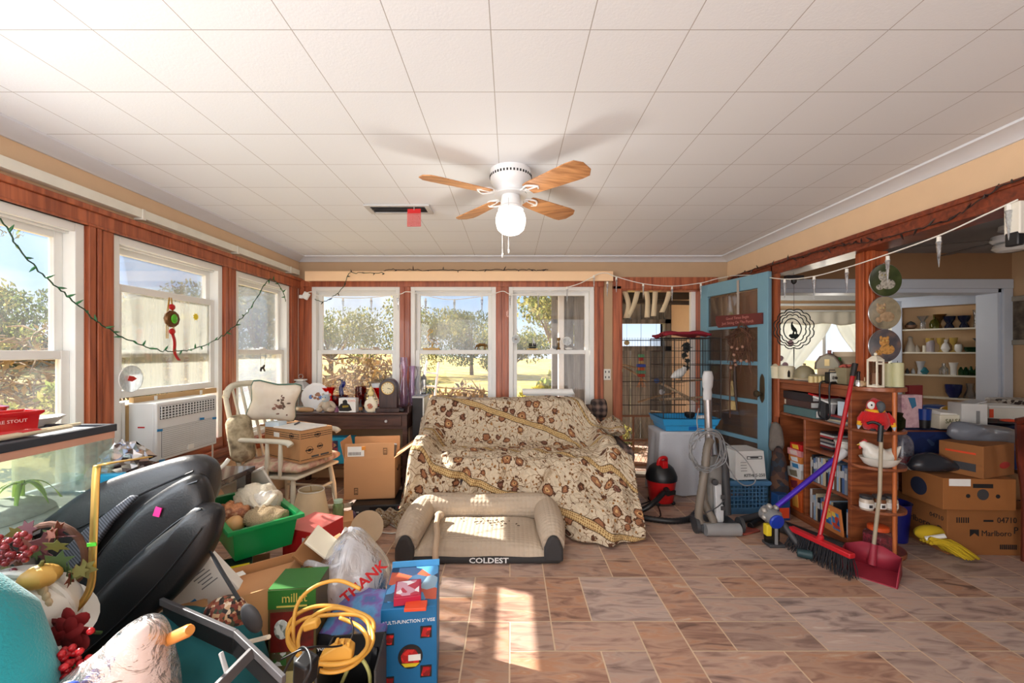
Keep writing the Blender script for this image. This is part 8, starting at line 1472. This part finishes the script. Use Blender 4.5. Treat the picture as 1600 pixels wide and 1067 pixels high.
nput('tall_tumbler', 'tall clear tumbler at right of the top niche shelf', 'tumbler', .94, 0, [(.035, 0), (.03, .06), (.034, .12), (.045, .18)], CG)
nput('shepherd_figurine', 'large pale seated figure group on the second niche shelf', 'figurine', .10, 1, [(.07, 0), (.06, .05), (.035, .1), (.025, .13), (.03, .16), (1e-5, .18)], mat('pale bisque', (196, 184, 166), .6), vessel=False)
nput('small_figurine', 'small pale figure beside the large figure group', 'figurine', .19, 1, [(.035, 0), (.03, .03), (.015, .06), (1e-5, .08)], mat('pale bisque', (196, 184, 166), .6), vessel=False)
nput('cream_candle', 'small cream candle on the second niche shelf', 'candle', .29, 1, [(.02, 0), (.02, .07), (1e-5, .072)], M['cream'], vessel=False)
nput('floral_jar', 'clear jar with lilac contents on the second niche shelf', 'jar', .37, 1, [(.045, 0), (.048, .1), (.04, .125)], mat('lilac jar', (170, 158, 160), .2))
for f in (.36, .50, .66): nput('mustard_goblet', {.36: 'left', .5: 'middle', .66: 'right'}[f]+' mustard yellow footed goblet, second niche shelf', 'goblet', f, 1, [(.04, 0), (.01, .02), (.012, .07), (.04, .10), (.045, .15)], GLD)
nput('painted_pitcher', 'white painted pitcher with handle on second niche shelf', 'pitcher', .56, 1, [(.03, 0), (.05, .035), (.035, .08), (.02, .1), (.03, .13)], WPO); nput('white_creamer', 'small white creamer jug on the second niche shelf', 'jug', .72, 1, [(.03, 0), (.042, .03), (.04, .06), (.034, .08)], WPO)
nput('green_dish', 'green glass oval dish on the second niche shelf', 'dish', .88, 1, [(.06, 0), (.075, .03), (.078, .05)], GRN); nput('dark_goblet', 'dark stemmed glass behind the green oval dish', 'goblet', .95, 1, [(.03, 0), (.008, .03), (.01, .1), (.055, .14)], M['dark'])
for f, o_ in ((.06, 'left'), (.14, 'right')): nput('bird_figurine', o_+' tiny black and white bird figure on third niche shelf', 'figurine', f, 2, [(.02, 0), (.025, .025), (.014, .045), (1e-5, .065)], M['lgrey'] if f > .1 else M['dark'], vessel=False)
nput('figural_vase', 'grey white figural vase on the third niche shelf', 'vase', .24, 2, [(.035, 0), (.03, .05), (.04, .1), (.055, .14)], M['lgrey']); nput('teal_vase', 'squat teal glass vase on the third niche shelf', 'vase', .29, 2, [(.03, 0), (.055, .03), (.03, .06), (.02, .075)], mat('teal glass', (40, 110, 120), .15)); nput('cloche', 'clear glass decanter on the third niche shelf', 'decanter', .54, 2, [(.05, 0), (.05, .06), (.02, .09), (.02, .12)], CG)
nput('printed_vase', 'white vase with dark print on the third niche shelf', 'vase', .66, 2, [(.035, 0), (.034, .08), (.05, .13)], WPO)
for i, f in enumerate((.75, .81, .87, .935)): nput('green_bottle', ('first', 'second', 'third', 'fourth')[i]+' small green bottle from left on the third niche shelf', 'bottle', f, 2, [(.026, 0), (.027, .05), (.016, .07), (.01, .085+.01*(i > 1))], GRN)
nput('nested_bowls', 'stack of dark blue bowls on the niche counter', 'bowls', .66, 3, [(.05, 0), (.09, .06), (.1, .13), (.1, .15)], mat('cobalt bowl', (20, 30, 84), .25), sc=1.05); nput('glass_carafe', 'flared clear glass carafe on the niche counter', 'carafe', .86, 3, [(.075, 0), (.07, .03), (.035, .11), (.05, .17)], CG, sc=1.05)
TB = 2.66; t = thing('kitchen_table', 'kitchen table under a blue star print cloth heaped with things', 'table', (3.5, 3.45, 0)); MB().bb((-.86, -.47, .71), (.9, .47, .745)).build('table_top', BC, t)
for x in (-.62, .84):
 for y in (-.42, .42): MB().bb((x-.03, y-.03, 0), (x+.03, y+.03, .71)).build('leg', BC, t)
BCL = patch('blue star cloth', [(16, 34, 84), (22, 44, 100), (16, 34, 84), (20, 40, 96), (60, 80, 120)], 26, .85); o = MB()
o.grid(lambda u, v: ((-.87+1.78*u), (-.485-.01*math.sin(u*22)*max(0, .3-v)*3 if v < .3 else -.48+.95*(v-.3)/.7), (.47+.28*v/.3 if v < .3 else .75)), 60, 14); o = o.build('table_cloth', BCL, ang=180, solid=.004); o.location = (3.5, 3.45, 0); tag(o, 'blue star print tablecloth on the kitchen table', 'tablecloth')
T0 = .757
def kx(u, Y): return X(u, Y)
def k(name, label, cat, u, Y, d, m, rz=0, z=T0): return plain(name, label, cat, (kx(u, Y), Y, z), d, m, rz)
t = k('gift_bag', 'pink printed paper bag hanging near the bookcase end', 'bag', 1420, 3.06, (.15, .05, .24), patch('pink print', [(206, 160, 170), (226, 190, 196), (190, 140, 156)], 20, .8, 'noise')); MB().prism([(-.03, .22), (.02, .22), (.03, .16), (.0, .14)], .055).build('blue_tag', mat('tag blue', (50, 120, 160), .6), t)
k('red_folder', 'dark red folded card standing behind the pink bag', 'card', 1428, 3.3, (.16, .03, .29), mat('dark red card', (130, 24, 32), .6), .3)
t = k('blue_cup', 'tall blue cup with black base on the table edge', 'cup', 1443, 3.04, (.01, .01, .01), M['black']); MB().lathe([(1e-5, 0), (.036, 0), (.04, .06)], n=18).build('base', M['black'], t); MB().vessel([(.04, .06), (.044, .14)], n=18).build('cup', mat('cup blue', (20, 60, 140), .3), t)
k('green_cone_pack', 'white and green packet lying left of the blue cup', 'packet', 1418, 3.12, (.13, .1, .05), mat('mint packet', (170, 206, 190), .5), .4)
for nm, lb, u, Y, c, seed, w in (('snack_bag', 'shiny blue snack bag lying at the back of table', 1462, 3.6, (50, 90, 170), 3, .16), ('yellow_bag', 'yellow and white snack bag behind the white carton', 1488, 3.5, (226, 170, 40), 5, .09), ('teal_bag', 'white and teal crumpled bag beside the salsa tub', 1450, 3.35, (206, 220, 220), 7, .12)):
 o = puff([(-w, 0), (w, 0), (w*.9, .06), (0, .09), (-w*.9, .07)], .07, wr=.025, seed=seed).build(nm, mat(nm, c, .25), ang=180); o.location = (kx(u, Y), Y, T0+.012); tag(o, lb, 'bag')
t = k('salsa_tub', 'torn cream carton reading SALSA on the table', 'tub', 1473, 3.06, (.20, .14, .10), M['cream'], .05); text('SALSA', .045, mat('olive print', (96, 100, 40), .6), t, (0, -.072, .055)); MB().box((0, 0, .105), (.15, .1, .03), (.2, .1, 0)).build('torn_lid', M['paper'], t)
t = k('white_carton', 'small white upright carton in the middle of the table', 'box', 1511, 3.02, (.15, .13, .185), mat('grey white card', (206, 204, 200), .6), -.25); MB().box((.02, -.066, .09), (.02, .002, .09)).build('print', M['grey'], t); MB().box((.04, 0, .195), (.07, .13, .004), (0, -.3, 0)).build('flap', M['lgrey'], t)
t = k('white_tub', 'long white plastic tub with lid at the table back', 'tub', 1556, 3.5, (.29, .2, .10), M['offw'], -.1); MB().box((0, 0, .105), (.31, .22, .016)).build('lid', M['white'], t, bev=.004); MB().box((-.13, -.102, .05), (.03, .004, .07)).build('orange_label', MATS['orange packet'], t)
o = thing('dark_platter', 'round black floral platter lying on the table front', 'platter', (kx(1556, 3.14), 3.14, T0)); MB().vessel([(.08, 0), (.15, .02), (.19, .035)], n=28, sc=(1, .7, 1)).build('platter', patch('platter print', [(20, 20, 22), (30, 26, 24), (90, 40, 30), (26, 24, 26)], 40, .4), o); MB().ell((.04, -.05, .045), (.06, .04, .012)).build('orange_wrapper', MATS['orange packet'], o)
o = puff([(-.2, -.03), (.22, -.06), (.22, .04), (-.02, .08), (-.2, .09)], .07, wr=.06, seed=8).build('grey_sack', mat('grey film', (112, 116, 124), .25), ang=180); o.location = (kx(1535, 2.86), 2.86, T0-.02); tag(o, 'shiny grey plastic sack drooping over table front edge', 'bag')
k('beige_box', 'flat beige carton lying at the back of table', 'box', 1500, 3.72, (.3, .12, .06), M['cream'], .2)
def ktext(par, s_, size, loc, rot=(PI/2, 0, 0), m='ink'): text(s_, size, M[m], par, loc, rot, sx=.95)
CK = mat('kitchen carton', (146, 92, 46), .85, var=.1); 
t = plain('tobacco_carton', 'largest brown floor carton printed Marlboro 04710 P', 'box', (3.14, 2.86, 0), (.62, .36, .30), CK, math.radians(-2)); yv = -.1812
ktext(t, '04710', .052, (.06, yv, .225)); ktext(t, 'P', .062, (.115, yv, .16)); ktext(t, 'Marlboro', .052, (-.005, yv, .14)); MB().box((-.055, yv, .222), (.06, .002, .012)).build('print_bar', M['ink'], t)
m = MB(); m.prism([(-.17, .12), (-.17, .165), (-.115, .165), (-.115, .12), (-.142, .142)], .002, Matrix.Translation((0, yv, 0))); m.build('roof_mark', M['ink'], t); m = MB()
for i in range(9): m.box((.02+.012*i, yv, .055), (.007, .002, .03))
m.build('barcode', M['ink'], t); m = MB(); 
for i in range(6): m.box((-.25+.014*i, yv, .225), (.006, .002, .035))
m.build('barcode', M['ink'], t)
ktext(t, 'Marlboro', .06, (-.3115, .04, .15), (PI/2, 0, -PI/2)); ktext(t, '04710', .04, (-.3115, -.11, .22), (PI/2, 0, -PI/2)); ktext(t, 'P', .07, (-.3115, -.13, .14), (PI/2, 0, -PI/2))
t = plain('banana_carton', 'brown fruit carton with round emblem on the tobacco carton', 'box', (2.995, 2.80, .302), (.44, .30, .20), mat('fruit carton', (156, 98, 48), .85), math.radians(-3)); MB().lathe([(1e-5, -.001), (.035, -.001), (.035, .001), (1e-5, .001)], (.02, -.1505, .10), 24, (PI/2, 0, 0), sc=(1, 1, 1)).build('emblem', M['dark'], t); MB().box((.02, -.1505, .155), (.12, .002, .026)).build('hand_hole', M['ink'], t)
for x in (-.07, .11): MB().lathe([(1e-5, -.001), (.013, -.001), (.013, .001), (1e-5, .001)], (x, -.1505, .09), 14, (PI/2, 0, 0)).build('vent_hole', M['ink'], t)
MB().box((-.12, -.1505, .175), (.13, .002, .045)).build('label', M['paper'], t); MB().lathe([(1e-5, -.001), (.06, -.001), (.06, .001), (1e-5, .001)], (-.2205, .02, .10), 24, (0, PI/2, 0)).build('side_emblem', mat('dark blue print', (36, 44, 66), .6), t)
t = plain('produce_carton', 'brown carton with red logo on top of fruit carton', 'box', (3.12, 2.79, .505), (.34, .22, .205), mat('produce carton', (150, 96, 50), .85), math.radians(18)); MB().ell((.06, -.111, .07), (.06, .002, .022), n=12).build('red_logo', mat('logo red', (170, 40, 36), .6), t); MB().box((-.171, 0, .06), (.002, .15, .05)).build('dark_panel', M['dark'], t); MB().box((-.171, 0, .15), (.002, .15, .012)).build('orange_print', MATS['orange packet'], t)
t = plain('cereal_carton', 'flat white and red carton lying on the fruit carton', 'box', (2.88, 2.88, .505), (.30, .12, .065), M['offw'], -.1); MB().box((0, -.002, .05), (.302, .122, .032)).build('red_top', M['red'], t)
o = puff([(-.16, 0), (.18, .0), (.14, .05), (-.02, .12), (-.14, .09)], .07, wr=.03, seed=4).build('black_sack', mat('black film', (46, 48, 54), .25), ang=180); o.location = (2.86, 2.80, .515); tag(o, 'crumpled black plastic sack lying on the fruit carton', 'bag')
o = puff([(-.05, 0), (.06, 0), (.08, .16), (.03, .24), (-.03, .2)], .05, wr=.03, seed=6).build('clear_sack', glass('clear film', (246, 246, 250), .4, (226, 230, 240), 14, 1, (1, 1, 1), .2), ang=180); o.location = (2.72, 2.90, .50); tag(o, 'clear plastic sack hanging under the table edge', 'bag')
o = puff([(-.16, 0), (.16, 0), (.18, .1), (.06, .17), (-.1, .12)], .09, wr=.05, seed=13).build('paper_sack', mat('kraft paper', (150, 112, 76), .85), ang=180); o.location = (3.40, 2.86, .31); tag(o, 'crumpled brown paper sack on the tobacco carton', 'bag')
t = thing('yellow_mop', 'yellow string mop head lying on floor by cartons', 'mop', (2.79, 2.70, 0)); rr = random.Random(31); m = MB()
for i in range(150):
 a = rr.gauss(-.2, .55); L = .12+.08*rr.random(); y = rr.uniform(-.06, .06); x0 = -.10+.05*rr.random(); m.tube(cr_curve([(x0, y*.6, .07+.05*rr.random()), (x0+L*.5, y, .07+.03*rr.random()), (x0+L, y+.06*math.sin(a)-.02, .02)], 3), .007, 5)
m.build('strings', mat('mop yellow', (196, 164, 26), .9), t, ang=180)['kind'] = 'stuff'; MB().tube([(-.10, 0, .1), (-.02, -.05, .14)], .014, 8).build('socket', M['offw'], t); MB().ell((-.03, .04, .12), (.10, .05, .05)).build('pad', MATS['mop yellow'], t)
t = thing('blue_bucket', 'dark blue plastic waste bin behind the rounded shelves', 'bin', (2.68, 2.92, 0)); MB().vessel([(.08, 0), (.10, .26), (.106, .265)], n=24, t=.005).build('tub', mat('bin blue', (24, 28, 110), .4), t)
t = thing('dining_chair', 'dark red wooden dining chair cut by the right photo edge', 'chair', (3.41, 2.42, 0), .0); t.scale = (1, 1, .88); DC = wood('cherry wood', (70, 26, 18), (112, 46, 30), (10, 10, 1.5), .3)
MB().bb((-.2, -.2, .43), (.22, .2, .46)).build('seat', DC, t, bev=.01)
for x, y in ((-.17, -.17), (.19, -.17), (.19, .17)): MB().bb((x-.018, y-.018, 0), (x+.018, y+.018, .43)).build('leg', DC, t)
for y in (-.18, .18): MB().tube(cr_curve([(-.19, y, 0), (-.19, y, .45), (-.22, y, .75), (-.27, y*.8, 1.02)], 4), .022, 8).build('back_post', DC, t)
MB().tube(cr_curve([(-.265, -.15, 1.0), (-.28, 0, 1.05), (-.265, .15, 1.0)], 4), .028, 8).build('crest_rail', DC, t)
for i in range(4): MB().tube([(-.2, -.1+.067*i, .46), (-.27, -.1+.067*i, 1.03)], .008, 6).build('back_spindle', DC, t)
t = plain('side_stool', 'dark carved stool with patterned top by the niche casing', 'stool', (4.62, 3.75, 0), (.3, .3, .84), wood('ebony', (40, 28, 24), (66, 48, 40))); MB().box((0, 0, .86), (.33, .33, .05)).build('cushion', patch('stool top', [(206, 200, 190), (60, 50, 46), (180, 170, 160)], 40), t, bev=.012)
t = thing('framed_picture', 'ornate silver framed picture on the kitchen side wall', 'picture', (4.985, 3.98, 1.62), rot=(0, 0, -PI/2)); m = MB()
for a, b in (((-.2, -.02, -.24), (-.15, .01, .24)), ((.15, -.02, -.24), (.2, .01, .24)), ((-.15, -.02, .19), (.15, .01, .24)), ((-.15, -.02, -.24), (.15, .01, -.19))): m.bb(a, b)
m.build('frame', mat('silver gilt', (170, 164, 150), .5, .4, bump=.5), t, bev=.008); MB().bb((-.15, -.006, -.19), (.15, .0, .19)).build('picture', patch('dim painting', [(60, 52, 44), (96, 84, 70), (130, 116, 96)], 12, .6, 'noise'), t)
t = thing('ceiling_fan', 'white kitchen fan with dark blades at the right edge', 'ceiling fan', (3.90, 3.25, CH)); t.scale = (1, 1, .6); MB().lathe([(1e-5, 0), (.06, 0), (.065, -.06), (.03, -.08), (.03, -.12), (.10, -.13), (.11, -.19), (.09, -.22), (1e-5, -.222)], n=28).build('motor_housing', fw, t); MB().lathe([(.05, -.222), (.09, -.25), (.10, -.29), (.07, -.33), (1e-5, -.345)], n=24).build('light_bowl', mat('opal white', (232, 232, 228), .3), t)
for i in range(5):
 b = MB(); b.T = Matrix.Rotation(math.radians(155+72*i), 4, 'Z') @ Matrix.Translation((.1, 0, -.17)) @ Matrix.Rotation(-.2, 4, 'X'); b.prism([(0, -.015), (.08, -.02), (.1, -.05), (.42, -.065), (.47, -.04), (.47, .04), (.42, .065), (.1, .05), (.08, .02), (0, .015)], .007, Matrix.Rotation(PI/2, 4, 'X')); b.build('fan_blade', mat('dark blade', (64, 58, 54), .4), t)
